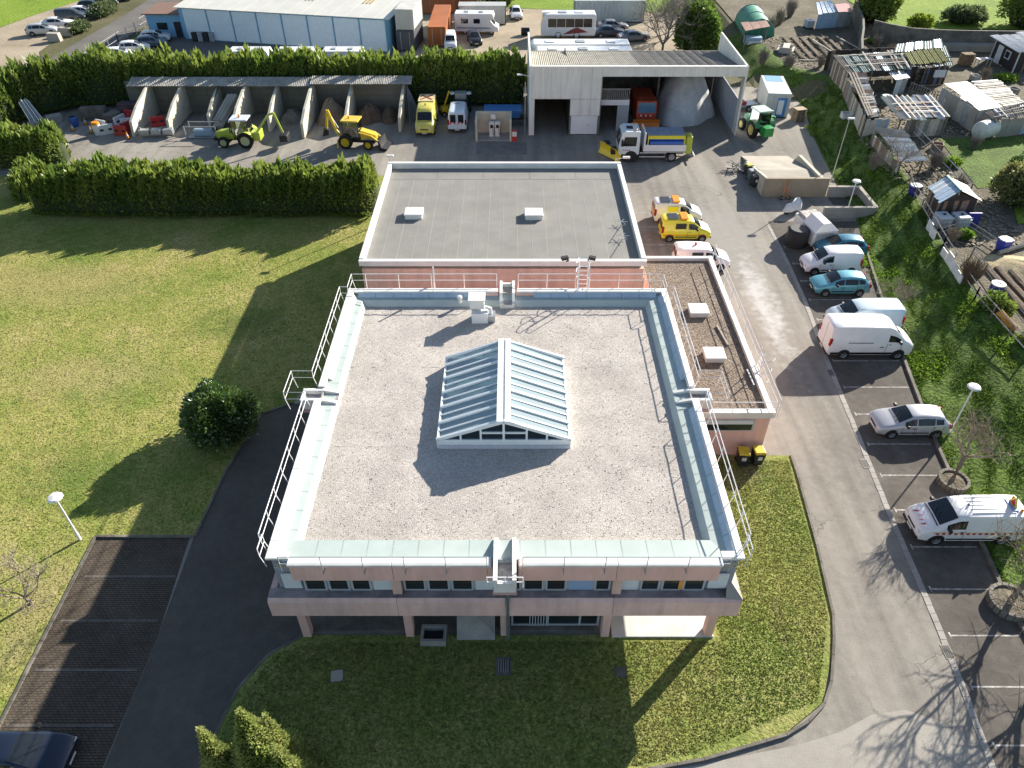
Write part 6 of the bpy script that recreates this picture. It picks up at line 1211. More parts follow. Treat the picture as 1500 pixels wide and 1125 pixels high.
bare_tree('big leafless tree behind the shed roof', (19.8, 102.5), 0, 9.5, .65, 46, twig_g, kids=(6, 6, 6, 5), r0=.16, trunk_h=.2)
bare_tree('tall leafless tree at the top picture edge behind the green tree', (26.5, 118), .5, 9, .6, 48, twig_g, kids=(6, 6, 6, 4), r0=.16)
bare_tree('second leafless tree at the back of the sandy lot', (22, 111), 0, 6.5, .7, 58, twig_g, kids=(6, 6, 6, 4), r0=.14, trunk_h=.2)
def shrub(label, c, z0, h, n_stem, seed, mat=twig_g):
    rr = random.Random(seed); t = thing('bare_shrub', label, 'shrub', (c[0], c[1], z0), 0, 'leafless shrubs'); m_ = MB()
    for i in range(n_stem):
        a = rr.uniform(0, 6.28); s = rr.uniform(.15, .75)*h*.5; L_ = h*rr.uniform(.6, 1.1); b = (math.cos(a)*s*.3, math.sin(a)*s*.3, 0); q = (math.cos(a)*s*.8, math.sin(a)*s*.8, L_*.6); e = (math.cos(a)*s+rr.gauss(0, .15), math.sin(a)*s+rr.gauss(0, .15), L_)
        m_.tube([b, q, e], [.02, .014, .006], 3, caps=False)
        for k in range(2): m_.tube([q, (q[0]+rr.gauss(0, .3), q[1]+rr.gauss(0, .3), q[2]+rr.uniform(.2, .6)*h*.4)], [.01, .005], 3, caps=False)
    m_.build('stems', mat, t); return t
shrub('brown leafless shrub by the blue water butt', (32.3, 44.6), 1.5, 2.2, 220, 51, M('brown_twigs', (.17, .125, .08), rough=.9, var=.3, scale=3)); shrub('pale leafless shrub under the garden lane tree', (33.2, 64.5), 1.3, 1.6, 160, 52); shrub('grey leafless shrub left of the garden shed block', (33.6, 93.5), 1.0, 2.0, 180, 53); shrub('brown leafless brush above the portable cabin', (31, 95.5), 1.2, 2.0, 160, 54); shrub('thicket of bare canes along the wire fence', (38.4, 64), 1.6, 1.7, 200, 55); shrub('thicket of bare canes near the gabled garden hut', (38.2, 59), 1.6, 1.6, 180, 56); shrub('low bare brambles beside the tall white van', (26.6, 42.0), .2, .9, 160, 57, twig_m)
for lb, x, y, h_, n_, sd_ in (('brown shrub beside the upper vegetable beds', 35.4, 108.5, 2.0, 150, 151), ('pale canes at the foot of the concrete wall corner', 46.8, 100.5, 1.8, 140, 152), ('grey canes between the long shed and the wall', 47.5, 97.2, 1.6, 150, 153), ('bare brush below the white tank', 44.2, 68.5, 1.3, 120, 154), ('bare canes in front of the gabled hut tank', 33.9, 50.6, 1.3, 110, 155), ('bare brush at the right edge below the pale blue hut', 52.5, 68.0, 1.5, 130, 156), ('dry brown brush on the dim plot left of the black hut', 55.0, 88.6, 1.4, 130, 157), ('thin bare canes beside the picnic table', 37.4, 93.2, 1.5, 120, 158), ('bare brush at the top edge beside the green tunnel', 37.6, 112.0, 2.2, 150, 159), ('tall bare brush at the top edge left of the tin shed', 40.2, 116.0, 2.6, 160, 160)): shrub(lb, (x, y), 1.6, h_, n_, sd_, (twig_g, twig_m)[sd_ % 2])
for lb, x, y, rx_, sd_ in (('leafy kale bed in front of the pergola', 53.5, 79, 1.2, 171), ('green leafy clump on the shaded bed', 35.2, 51.2, .6, 172), ('low green herb patch beside the black hut', 57.5, 88.5, 1.4, 173), ('ragged green clump near the upper vegetable beds', 47.6, 103.0, .9, 174), ('green clump at the foot of the greenhouse hut wall', 44.4, 76.0, .7, 175), ('weedy green clump beside the pale railing', 40.4, 64.8, .9, 176)): bush(lb, (x, y), rx_, rx_*.8, .6, 700, sd_, MATS['weed_leaves'], (.12, .3), 'leafy_clump', 'plant', z0=1.6, stems=False)
bush('green tree standing behind the shed roof', (24.7, 104.8), 3.0, 2.6, 6.0, 6500, 61, leaf_mat('evergreen_leaves', (.09, .145, .025), (0.144, 0.232, 0.04)), (.3, .6), 'green_tree', 'tree', flat=.7)
bush('yellow-green bush beside the gabled garden hut', (42.6, 57.2), 2.4, 2.2, 3.2, 5500, 62, leaf_mat('olive_leaves', (.16, .17, .06), (0.256, 0.272, 0.096)), (.2, .42), z0=1.6)
bush('dark evergreen above the concrete wall corner', (51.5, 113.5), 2.6, 3.4, 5.0, 4500, 63, hedge_m, (.3, .6), z0=1.6); bush('dark evergreen at the top right picture corner', (72, 111), 4, 4, 5.5, 5000, 64, hedge_m, (.3, .6), z0=1.6)
bush('bright shrub on the meadow behind the wall', (56.3, 109.5), 1.7, 1.3, 1.8, 2200, 65, leaf_mat('spring_leaves', (.2, .26, .03), (0.32, 0.416, 0.048)), (.2, .45), z0=1.6); bush('grey-green bramble mound on the meadow', (64, 113), 3.2, 2.2, 2.0, 3200, 66, leaf_mat('bramble_leaves', (.09, .12, .05), (0.144, 0.192, 0.08)), (.2, .5), z0=1.6)
bush('small clump of green shrub beside the garden lawn', (46.5, 64), 1.2, 1.0, .9, 1200, 67, laurel_m, (.15, .35), z0=1.6); bush('green shrub at the right picture edge by the garden lawn', (49.5, 66.5), 1.4, 1.2, 1.4, 1500, 68, MATS['spring_leaves'], (.15, .35), z0=1.6); bush('dark ivy mound on the bank by the garden fence', (32.6, 41.2), .9, 1.2, 1.3, 1200, 69, hedge_m, (.12, .3), z0=1.5)
bush('ivy clump at the right end of the bank by the white drum', (33.0, 37.4), .9, .9, .9, 900, 70, hedge_m, (.12, .3), z0=1.6)
bush('dark tree at the back of the lot above the camper', (-2.2, 130), 3.5, 3, 5, 2500, 71, hedge_m, (.35, .7)); bush('dark shrub beside the back lot hedge', (1.0, 92.5), 1.6, 1.4, 2.2, 1500, 72, hedge_m, (.25, .5))
bush('rough shrub on the verge behind the parked cars', (-63, 124), 1.6, 3.5, 1.6, 1500, 73, MATS['bramble_leaves'], (.25, .5)); bush('brown-green shrub beside the concrete blocks', (-62.6, 114.5), 1.3, 2.2, 1.3, 1200, 74, MATS['bramble_leaves'], (.25, .5))
# ================================================================ yard clutter
def junk(name, label, cat, loc, rz=0, group=None): return thing(name, label, cat, loc, rz, group)
RW = 'road barriers and safety gear'
for i, (x, y, c, lb, a) in enumerate(((-42.6, 76.3, (.62, .62, .64), 'white road barrier lying nearest the first partition wall', .5), (-40.9, 76.0, (.5, .02, .03), 'red plastic road barrier at the foot of the first partition', -.2), (-41.0, 78.2, (.66, .66, .68), 'white plastic barrier behind the red one', .3), (-40.9, 79.6, (.48, .02, .03), 'red plastic barrier leaning farther back by the first partition', .15), (-42.2, 78.9, (.7, .7, .7), 'white barrier left of the leaning red one', 1.2), (-40.7, 77.1, (.5, .03, .03), 'red barrier between the two white ones by the first partition', 1.0), (-43.6, 77.6, (.68, .68, .7), 'white barrier behind the orange-topped barrel', -.4), (-41.7, 80.6, (.46, .02, .03), 'farthest red barrier beside the dark timber stack', -.3), (-38.0, 78.6, (.5, .02, .03), 'red barrier lying inside the first bay', .4))):
    t = junk('road_barrier', lb, 'barrier', (x, y, 0), a, RW); p = paint('barrier_%.2f' % c[1], c)
    MB().loft([[(-.75, -.28, 0), (.75, -.28, 0), (.75, .28, 0), (-.75, .28, 0)], [(-.75, -.2, .35), (.75, -.2, .35), (.75, .2, .35), (-.75, .2, .35)], [(-.72, -.1, 1.0), (.72, -.1, 1.0), (.72, .1, 1.0), (-.72, .1, 1.0)]]).build('body', p, t, bevel=.04)
    for sg in (-.4, .4): MB().box(sg-.18, sg+.18, -.22, .22, .42, .6).build('grip_slot', dark_in, t)
cn = junk('barrel', 'white barrel with an orange top near the hedge gap', 'barrel', (-43.4, 76.1, 0), 0, RW); MB().lathe([(.35, 0), (.42, .5), (.4, 1.1), (.3, 1.15)], n=14).build('drum', white_v, cn, smooth=True); MB().lathe([(.41, 1.1), (.36, 1.35), (.05, 1.38)], n=14).build('lid', amber, cn)
for lb, x, y in (('orange traffic cone left of the orange-topped barrel', -44.4, 76.6), ('orange traffic cone nearest the first partition foot', -39.9, 75.0), ('orange traffic cone beside the grey slab stack', -46.0, 78.9), ('orange traffic cone in front of the blue barrel', -46.6, 77.2)):
    t = junk('traffic_cone', lb, 'cone', (x, y, 0), 0, RW); MB().box(-.2, .2, -.2, .2, 0, .04).build('foot', black_p, t); MB().lathe([(.16, .04), (.03, .72), (.02, .74)], n=12).build('cone', amber, t, smooth=True); MB().lathe([(.118, .3), (.085, .48)], n=12).build('band', wht_s, t)
bb = junk('barrel', 'blue plastic barrel in the shaded yard corner', 'barrel', (-46.9, 78.4, 0), 0, RW); MB().lathe([(.32, 0), (.42, .2), (.44, .55), (.42, .95), (.3, 1.05)], n=16).build('drum', paint('barrel_blue', (.03, .1, .4)), bb, smooth=True); MB().lathe([(.34, 1.04), (.3, 1.1), (.02, 1.1)], n=14).build('lid', black_p, bb)
def board_stack(label, loc, rz, n_, L_, w_, mat, name='board_stack', step=.16, grp='stacks of boards and blocks'):
    t = junk(name, label, 'stack', loc, rz, grp); rr = random.Random(label)
    for i in range(n_): dx, dy = rr.uniform(-.15, .15), rr.uniform(-.08, .08); MB().box(-L_/2+dx, L_/2+dx, -w_/2+dy, w_/2+dy, i*step+.005, (i+1)*step-.01).build('board', mat, t)
    return t
board_stack('stack of grey slabs in the hedge corner of the yard', (-45.6, 80.6, 0), .1, 8, 2.6, 1.1, conc_d); board_stack('stack of pale kerbs beside the blue barrel', (-49.6, 79.4, 0), .6, 5, 1.5, 1.0, conc_m); board_stack('stack of dark timber behind the red barriers', (-41.9, 81.6, 0), 0, 9, 2.6, 1.0, M('dark_timber', (.12, .08, .09), var=.4, scale=3)); board_stack('grey pallets leaning stack beside the slab pile', (-43.6, 80.3, 0), .9, 5, 1.6, 1.1, M('weathered_wood', (.24, .2, .16), var=.3, scale=4))
pp = junk('pipe_pile', 'pile of pale pipes propped against the yard hedge', 'pipes', (-51.8, 79.2, 0), .9)
for i in range(7): MB().tube([(-.6+.22*i, -1.2, .3), (-.3+.15*i, .8, 2.2+.12*(i % 3))], .07, 6).build('pipe', steel_g if i % 2 else white_v, pp)
for i in range(3): MB().box(-1+.5*i, -.6+.5*i, -1.9, -1.2, 0, .7-.15*i, rz=.4*i).build('crate', conc_w, pp)
sb = junk('pipe_pile', 'bundle of white kerb pipes leaning in the third bay', 'pipes', (-31.4, 79.5, 0), 0)
for i in range(6): MB().tube([(-.2+.35*(i % 3), -2.2+.5*(i//3), .3+.45*(i//3)), (.9+.35*(i % 3), 1.4, 2.0+.45*(i//3))], .22, 8).build('pipe', conc_w, sb)
lf = junk('metal_cage', 'grey metal cage with a pale blue sheet before the fourth partition', 'cage', (-32.2, 75.7, 0))
for x in (-1.6, 1.6):
    for y in (-.7, .7): MB().bar((x, y, 0), (x, y, 1.3), .08).build('post', steel_g, lf)
for z in (.1, 1.25):
    for y in (-.7, .7): MB().bar((-1.6, y, z), (1.6, y, z), .07).build('rail', steel_g, lf)
MB().box(-.9, .9, -.3, .3, .15, .75).build('blue_sheet', paint('pale_sheet', (.3, .42, .52)), lf); MB().box(-1.5, 1.5, -.6, .6, .04, .1).build('base_plate', steel_g, lf)
lf = junk('metal_cage', 'low steel rack in front of the second bay', 'cage', (-37.0, 75.6, 0), .05)
for x in (-1.2, 0, 1.2): MB().box(x-.5, x+.5, -.35, .35, .3, .8).build('tray', steel_g, lf, bevel=.03)
for x in (-1.6, 1.6): MB().bar((x, 0, 0), (x, 0, 1.0), .1).build('leg', steel_g, lf)
for i, (x, y) in enumerate(((-63.9, 109.4), (-63.6, 112.2))): tag(MB().prismy([(x-.9, 0), (x+.9, 0), (x+.8, 1.1), (x-.8, 1.15)], y, y+.9).build('concrete_block', conc_w, bevel=.06), ('nearer of two concrete blocks on the sandy field', 'farther of two concrete blocks on the sandy field')[i], 'block', 'concrete blocks on the field')
bt_ = junk('oil_drum', 'dark steel drum lying on the sandy lot', 'drum', (1.9, 113, 0)); MB().lathe([(.45, -.6), (.5, -.58), (.5, .58), (.45, .6)], (0, 0, .5), 14, 'x').build('drum', black_p, bt_, smooth=True); MB().lathe([(.3, .6), (.3, .63)], (0, 0, .5), 12, 'x').build('lid', steel_g, bt_)
# concrete loading ramp with retaining walls
rm = thing('loading_ramp', 'concrete loading ramp with pale sloped top behind the bins', 'ramp', (25.2, 66, 0))
rc = M('ramp_concrete', (.42, .38, .32), rough=.9, var=.12, scale=.7, c2=(.33, .3, .25), c2scale=.5)
MB().prismx([(61.9, 0), (70.6, .02), (64.5, 1.3), (61.9, 1.32)], 22.75, 27.4).build('ramp_slab', rc, rm, True)
MB().box(22.5, 28.2, 61.6, 61.9, 0, 1.75).build('end_wall', M('ramp_wall', (.40, .33, .23), rough=.9, var=.12, c2=(.3, .25, .18), c2scale=.5), rm, True); MB().prismx([(61.9, 0), (68.6, 0), (68.0, .6), (61.9, 1.75)], 22.5, 22.73).build('side_wall', part_m, rm, True); MB().prismx([(61.9, 0), (68.8, .4), (68.0, 1.2), (61.9, 1.75)], 27.42, 27.7).build('side_wall', part_m, rm, True)
lw_ = thing('low_wall', 'low grey wall enclosure at the foot of the bank by the trailer', 'wall', (29.4, 59.4, 0))
for a in ((28.3, 29.0, 61.5, 61.75), (29.0, 30.9, 61.5, 61.75), (30.9, 31.15, 57.6, 61.75), (26.6, 30.88, 57.5, 57.75)): MB().box(*a, 0, .95).build('wall', conc_m, lw_, True); MB().box(a[0]-.03, a[1]+.03, a[2]-.03, a[3]+.03, .95, 1.02).build('capping', conc_w, lw_, True)
MB().box(28.4, 30.85, 57.8, 61.45, .01, .03).build('floor', asphalt_new, lw_, True)
ht = junk('hand_truck', 'orange hand truck leaning against the ramp wall', 'trolley', (24.4, 61.2, 0), 0)
for sg in (-.2, .2): MB().tube([(sg, -.3, .15), (sg, .25, 1.7)], .035, 5).build('rail', paint('plough_orange', (.6, .16, .02)), ht); wheel(ht, sg*1.6, -.15, .18, .08)
for k in range(4): MB().bar((-.2, -.2+k*.13, .4+k*.35), (.2, -.2+k*.13, .4+k*.35), .03).build('rung', MATS['plough_orange'], ht)
MB().box(-.25, .25, -.6, -.3, .03, .06).build('toe_plate', steel_g, ht)
sp_ = junk('scrap_pile', 'dark heap of scrap strips beside the rear bin', 'scrap', (21.3, 67.2, 0)); rr = random.Random(5)
for k in range(16): a = rr.uniform(0, 3.1); z = rr.uniform(.05, .6); MB().bar((-.8*math.cos(a)+rr.uniform(-.4, .4), -.6*math.sin(a), z), (.8*math.cos(a), .6*math.sin(a)+rr.uniform(-.4, .4), z+rr.uniform(-.04, .3)), .08, .03).build('strip', (black_p, steel_w, black_p)[k % 3], sp_)
cb = container('grey-white portable cabin with a blue door beside the bank', (29.3, 83.9, 0), PI/2-.12, 6.0, (.58, .60, .58), 2.6, 2.5, 'portable_cabin', 'site cabins', 'cabin'); MB().box(-3.04, -3.0, -.9, .1, .15, 2.15).build('door', paint('door_blue', (.03, .2, .5)), cb); MB().box(-3.06, -3.04, -.6, 0, .4, 1.9).build('door_panel', panel_w, cb); MB().box(1.0, 2.9, -.9, .9, 2.6, 2.62).build('roof_patch', paint('roof_blue', (.15, .35, .6)), cb)
pt = junk('pallet_stack', 'stack of wooden pallets in front of the portable cabin', 'pallets', (31.2, 80.2, 0), .3)
for k in range(6): MB().box(-.6, .6, -.5, .5, k*.22+.1, k*.22+.19).build('pallet', M('pallet_wood', (.33, .25, .16), var=.3, scale=4), pt); [MB().box(q-.06, q+.06, -.48, .48, k*.22, k*.22+.1).build('bearer', MATS['pallet_wood'], pt) for q in (-.5, 0, .5)]
bl = junk('trailer_frame', 'small flat trailer parked between the shed and the cabin', 'trailer', (26.2, 83.5, 0), .3); MB().box(-1.2, 1.2, -.7, .7, .5, .7).build('bed', steel_g, bl); [wheel(bl, 0, s*.8, .32, .18, side=s) for s in (1, -1)]; MB().bar((1.2, 0, .55), (2.3, 0, .5), .08).build('drawbar', steel_g, bl)
MB().box(-1.0, -.2, -.5, .5, .7, 1.0).build('load', M('red_load', (.3, .05, .04)), bl)
# ================================================================ gardens on the terrace
Z = 1.6
wood_g = M('grey_board', (.20, .17, .14), rough=.9, var=.3, scale=5, fine=.2); wood_p = M('pale_board', (.50, .47, .41), rough=.85, var=.2, scale=4); wood_d = M('dark_board', (.055, .04, .035), rough=.8, var=.25, scale=5); tin = M('tin_sheet', (.46, .48, .49), rough=.45, var=.2, scale=2, metal=.35); tin_w = M('white_sheet', (.66, .67, .66), rough=.6, var=.15, scale=1.5); tin_y = M('mossy_sheet', (.33, .31, .10), rough=.8, var=.35, scale=3); tin_gn = M('green_grey_sheet', (.16, .23, .21), rough=.7, var=.25); rust = M('rusty_sheet', (.26, .17, .12), rough=.8, var=.3, scale=3); tin_d = M('dull_sheet', (.27, .26, .24), rough=.8, var=.3, scale=3); tin_b = M('blue_sheet', (.35, .47, .60), rough=.5, var=.15)
def roof_sheets(t, q, mats, n_, seed, slats=False, waves=True, gap=.02, jit=.05):
    """roof surface between corners q (front-left, front-right, back-right, back-left), cut into n_ sheets"""
    rr = random.Random(seed); L4 = lambda a, b, f: tuple(p+(r-p)*f for p, r in zip(a, b))
    for k in range(n_):
        f0, f1 = (k+gap)/n_, (k+1-gap)/n_; z = rr.uniform(-jit, jit)+.012*(k % 2); e0, e1 = rr.uniform(-.06, .06), rr.uniform(-.06, .06)
        A_, B_, C_, D_ = L4(q[0], q[1], f0), L4(q[0], q[1], f1), L4(q[3], q[2], f1), L4(q[3], q[2], f0)
        A_, D_ = L4(A_, D_, e0), L4(A_, D_, 1+e1); B_, C_ = L4(B_, C_, e0), L4(B_, C_, 1+e1); w = 7 if waves else 1; m_ = MB(); top = []
        for i in range(w+1):
            dz = z+(.035*(1 if i % 2 else -1) if waves else 0); a = L4(A_, B_, i/w); d = L4(D_, C_, i/w); top += [(a[0], a[1], a[2]+dz), (d[0], d[1], d[2]+dz)]
        n2 = len(top); m_.add(top+[(x, y, zz-.03) for x, y, zz in top], [(2*i, 2*i+2, 2*i+3, 2*i+1) for i in range(w)]+[(n2+2*i, n2+2*i+1, n2+2*i+3, n2+2*i+2) for i in range(w)]+[(0, n2, n2+2, 2) if w == 1 else (0, 1, n2+1, n2), (n2-2, n2*2-2, n2*2-1, n2-1)])
        m_.build('slat' if slats else 'roof_sheet', mats[rr.randrange(len(mats))], t, True)
def plank_wall(t, a, b, z0, z1, mats, seed, w=.3, th=.05, name='plank'):
    rr = random.Random(seed); L_ = math.hypot(b[0]-a[0], b[1]-a[1]); n_ = max(2, int(L_/w)); dx, dy = (b[0]-a[0])/L_, (b[1]-a[1])/L_
    for k in range(n_):
        s0, s1 = L_*k/n_+.012, L_*(k+1)/n_-.012; o = rr.uniform(-.02, .02); x0, y0_, x1_, y1_ = a[0]+dx*s0-dy*o, a[1]+dy*s0+dx*o, a[0]+dx*s1-dy*o, a[1]+dy*s1+dx*o
        MB().prism([(x0, y0_), (x1_, y1_), (x1_-dy*th, y1_+dx*th), (x0-dy*th, y0_+dx*th)], z0, z1+rr.uniform(-.12, .06)).build(name, mats[rr.randrange(len(mats))], t, True)
def posts(t, pts, z1, mat=wood_g, z0=Z-.05):
    for x, y in pts: MB().box(x-.06, x+.06, y-.06, y+.06, z0, z1).build('post', mat, t, True)
def battens(t, q, n_, seed, mat):
    rr = random.Random(seed); L4 = lambda a, b, f: tuple(p+(r-p)*f for p, r in zip(a, b))
    for k in range(n_):
        f, g_ = rr.uniform(.03, .97), rr.uniform(.1, .9)
        if k % 2: a, b = L4(L4(q[0], q[1], f), L4(q[3], q[2], f), 0), L4(L4(q[0], q[1], f), L4(q[3], q[2], f), 1)
        else: a = L4(L4(q[0], q[3], g_), L4(q[1], q[2], g_), rr.uniform(0, .4)); b = L4(L4(q[0], q[3], g_), L4(q[1], q[2], g_), rr.uniform(.6, 1))
        MB().bar((a[0], a[1], a[2]+.12), (b[0], b[1], b[2]+.12), .12, .08).build('batten', mat[k % len(mat)], t, True)
GS = 'ramshackle garden sheds'
t = thing('garden_shed', 'long ramshackle shed roofed with mismatched grey and mossy sheets', 'shed', (44, 88, Z), 0, GS)
qA = [(36.9, 84.0, 3.8), (49.6, 86.4, 3.8), (51.4, 92.4, 4.1), (37.2, 89.8, 4.0)]; roof_sheets(t, qA, [tin_d, rust, wood_g, tin_gn, tin, wood_g], 15, 1, gap=.03, jit=.1); battens(t, qA, 22, 2, [wood_p, wood_d, wood_g])
qY = [(44.6, 86.0, 4.12), (49.3, 87.0, 4.12), (49.9, 91.1, 4.4), (45.2, 89.6, 4.35)]; roof_sheets(t, qY, [tin_y], 6, 3, jit=.02)
qG = [(44.2, 90, 4.3), (50.6, 91.6, 4.35), (51.6, 94.4, 4.45), (45.6, 92.8, 4.4)]; roof_sheets(t, qG, [tin_gn, tin], 5, 4, jit=.05)
plank_wall(t, (44.5, 86.3), (49.5, 86.9), Z, 3.7, [wood_d, wood_g, paint('board_blue', (.06, .12, .25))], 5); plank_wall(t, (37.2, 84.4), (37.4, 89.6), Z, 3.7, [wood_g, wood_p, rust], 6); plank_wall(t, (37.4, 92), (51, 94), Z, 3.9, [wood_d, wood_g], 7, .5); posts(t, [(40, 84.9), (43, 85.4), (46.5, 86.1)], 3.8); MB().box(47.9, 49.2, 86.6, 86.72, 2.5, 3.3).build('window', panel_w, t, True); MB().box(45.6, 47.0, 86.35, 86.47, 2.2, 3.0).build('window', win_g, t, True)
t = thing('garden_shed', 'narrow lean-to with broken pale sheets along the bank fence', 'shed', (36.4, 80, Z), 0, GS)
qB = [(34.75, 71.9, 3.4), (36.2, 72.4, 3.4), (38.9, 84.0, 3.7), (37.0, 84.0, 3.7)]; roof_sheets(t, [qB[0], qB[3], qB[2], qB[1]], [tin_d, tin, wood_p, rust, tin_w], 12, 8, jit=.12, gap=.04); battens(t, qB, 12, 9, [wood_p, wood_g]); plank_wall(t, (34.7, 71.9), (37.0, 84), 1.3, 3.3, [wood_g, tin_d, wood_p, rust], 10, .55); plank_wall(t, (36.2, 72.4), (38.8, 84), 1.5, 3.4, [wood_d, wood_g], 11, .6); plank_wall(t, (34.75, 71.85), (37.2, 72.2), 1.4, 3.2, [tin_b, wood_p], 12, .4)
t = thing('garden_shed', 'pale sheet roof on posts beside the courtyard of junk', 'shed', (40.3, 74, Z), 0, GS)
qC = [(37.6, 71.0, 3.5), (42.7, 71.4, 3.5), (43.0, 76.7, 3.8), (37.7, 76.5, 3.8)]; roof_sheets(t, qC, [tin_w, wood_p, tin_w, tin], 8, 13, jit=.04); battens(t, qC, 16, 14, [wood_p, tin_w, rust]); posts(t, [(37.8, 71.3), (42.5, 71.7), (42.8, 76.4), (38, 76.3)], 3.5); plank_wall(t, (38.6, 71.6), (42.4, 71.8), Z, 3.3, [wood_g, wood_p, tin_d], 15, .45)
t = thing('garden_shed', 'white-roofed greenhouse hut with weathered pale walls', 'shed', (47.2, 76.5, Z), 0, GS)
qD = [(45.9, 72.6, 3.8), (48.7, 73.6, 3.8), (48.5, 80.6, 4.0), (45.5, 79.8, 4.0)]; roof_sheets(t, [qD[0], qD[3], qD[2], qD[1]], [tin_w], 6, 16, waves=False, jit=.03); plank_wall(t, (45.9, 72.7), (45.5, 79.7), Z, 3.7, [wood_p, conc_w, tin], 17, 1.1); plank_wall(t, (45.9, 72.6), (48.7, 73.6), Z, 3.7, [wood_p, tin], 18, .7); plank_wall(t, (48.75, 73.6), (48.55, 80.6), Z, 3.6, [wood_p, tin], 19, 1.2)
t = thing('garden_shed', 'open pergola of white slats beside the greenhouse hut', 'pergola', (51, 78.5, Z), 0, GS)
qE = [(49.3, 74.4, 3.55), (51.9, 75.4, 3.55), (52.7, 82.3, 3.7), (49.2, 81.6, 3.7)]; roof_sheets(t, [qE[0], qE[3], qE[2], qE[1]], [tin_w, wood_p], 16, 20, True, False, gap=.22, jit=.02); posts(t, [(49.4, 74.7), (51.8, 75.6), (52.5, 82), (49.4, 81.4)], 3.5); MB().bar((49.3, 74.5, 3.42), (49.2, 81.5, 3.57), .1).build('beam', wood_p, t, True); MB().bar((51.8, 75.5, 3.42), (52.6, 82.2, 3.57), .1).build('beam', wood_p, t, True)
t = thing('garden_shed', 'grey-roofed hut with pale blue wall beside the white tank', 'shed', (49.5, 73, Z), 0, GS)
qF = [(46.6, 70.8, 3.5), (53.5, 73.0, 3.6), (55, 77, 3.8), (46.3, 72.4, 3.7)]; roof_sheets(t, qF, [tin_d, wood_g, tin], 8, 21, jit=.06); battens(t, qF, 8, 22, [wood_g, wood_p]); plank_wall(t, (47.6, 71.2), (50.4, 72), Z, 3.4, [conc_m], 23, .9); plank_wall(t, (50.4, 72), (53.4, 73), Z, 3.5, [tin_b], 24, .8); posts(t, [(46.8, 70.9)], 3.5)
t = thing('garden_shed', 'black timber hut with white door and grey roof at the right edge', 'hut', (61.5, 94.5, Z), 0, GS)
plank_wall(t, (59.6, 91.0), (59.9, 96.8), Z, 3.9, [wood_d], 25, .25); plank_wall(t, (59.6, 91.0), (65, 92), Z, 3.9, [wood_d, wood_g], 26, .25); roof_sheets(t, [(59.2, 90.6, 4.0), (65.5, 91.6, 4.3), (66, 98.6, 4.4), (59.0, 97.0, 4.1)], [tin], 6, 27, jit=.01); MB().box(59.52, 59.6, 94.4, 95.5, Z, 3.6).build('door', tin_w, t, True); MB().box(59.5, 59.6, 92.6, 93.7, 2.6, 3.5).build('window_frame', tin_w, t, True); MB().box(59.47, 59.52, 92.75, 93.55, 2.72, 3.38).build('window', win_g, t, True)
for p in ((59.55, 90.95), (59.85, 96.85)): MB().box(p[0]-.1, p[0]+.02, p[1]-.06, p[1]+.06, Z, 4.0).build('corner_trim', tin_w, t, True)
t = thing('garden_shed', 'gabled garden hut with blue-white ribbed roof and green ridge', 'hut', (35.2, 55.3, Z), 0, GS)
rg0, rg1 = (35.62, 54.5, 4.0), (35.7, 57.2, 4.0); roof_sheets(t, [(33.75, 53.6, 3.4), rg0, rg1, (33.95, 56.4, 3.4)][:1]+[(33.95, 56.4, 3.4), rg1, rg0], [tin_b, tin_w], 9, 28, True, False, gap=.06, jit=.004)
roof_sheets(t, [rg0, rg1, (37.3, 56.9, 3.4), (37.2, 54.0, 3.4)], [tin_w], 5, 29, waves=False, jit=.005); MB().bar((rg0[0], rg0[1], 4.04), (rg1[0], rg1[1], 4.04), .22, .06).build('ridge_cap', paint('ridge_green', (.05, .25, .2)), t, True)
plank_wall(t, (34.0, 53.9), (37.0, 54.2), Z, 3.4, [wood_d, rust], 30, .3); plank_wall(t, (34.0, 53.9), (34.2, 56.3), Z, 3.4, [wood_d, wood_g], 31, .3); plank_wall(t, (37.0, 54.2), (37.1, 56.8), Z, 3.4, [wood_d], 32, .3); MB().add([(34.0, 53.88, 3.38), (37.0, 54.15, 3.38), (35.6, 54.0, 3.92)], [(0, 1, 2)]).build('gable', wood_d, t, True); MB().box(36.0, 37.2, 53.2, 53.35, Z, 2.7).build('blue_board', paint('deep_blue', (.03, .04, .25)), t, True)
t = thing('garden_shed', 'low lane roof of pale dusty sheets under the leafless tree', 'shed', (36, 66, Z), 0, GS)
roof_sheets(t, [(34.5, 62.6, 2.9), (34.9, 70.2, 3.0), (37.4, 69.2, 3.1), (36.7, 62.7, 3.0)], [conc_w, tin_w, wood_p], 10, 33, jit=.08); posts(t, [(34.7, 63), (36.6, 63), (35, 69.8), (37.2, 69)], 2.9); plank_wall(t, (34.55, 62.8), (34.9, 70), 1.2, 2.6, [wood_p, wood_g, rust], 34, .5)
t = thing('garden_shed', 'small white-topped cupboard shed standing in the courtyard', 'shed', (42.9, 84.5, Z), 0, GS); roof_sheets(t, [(41.85, 82.8, 3.4), (43.8, 83.5, 3.4), (43.9, 86.1, 3.5), (42.0, 85.6, 3.5)], [tin_w], 2, 35, waves=False, jit=.002); plank_wall(t, (42.2, 83.2), (43.6, 83.7), Z, 3.35, [tin, panel_w], 36, .5); plank_wall(t, (43.65, 83.7), (43.7, 85.8), Z, 3.3, [tin_d], 37, .5)
t = thing('garden_shed', 'green tarpaulin tunnel at the top picture edge', 'tunnel', (32.5, 110, Z), 0, GS); MB().loft([[(31.2+3.4*(1-math.cos(a))/2*1.2+dx, y, Z+2.2*math.sin(a)) for a in np.linspace(0, math.pi, 9)] for y, dx in ((106, 0), (108.5, .15), (111, .35), (114, .6))], True, False).build('tarpaulin', M('green_tarp', (.05, .26, .17), rough=.6, var=.25, scale=2), t, True, smooth=True)
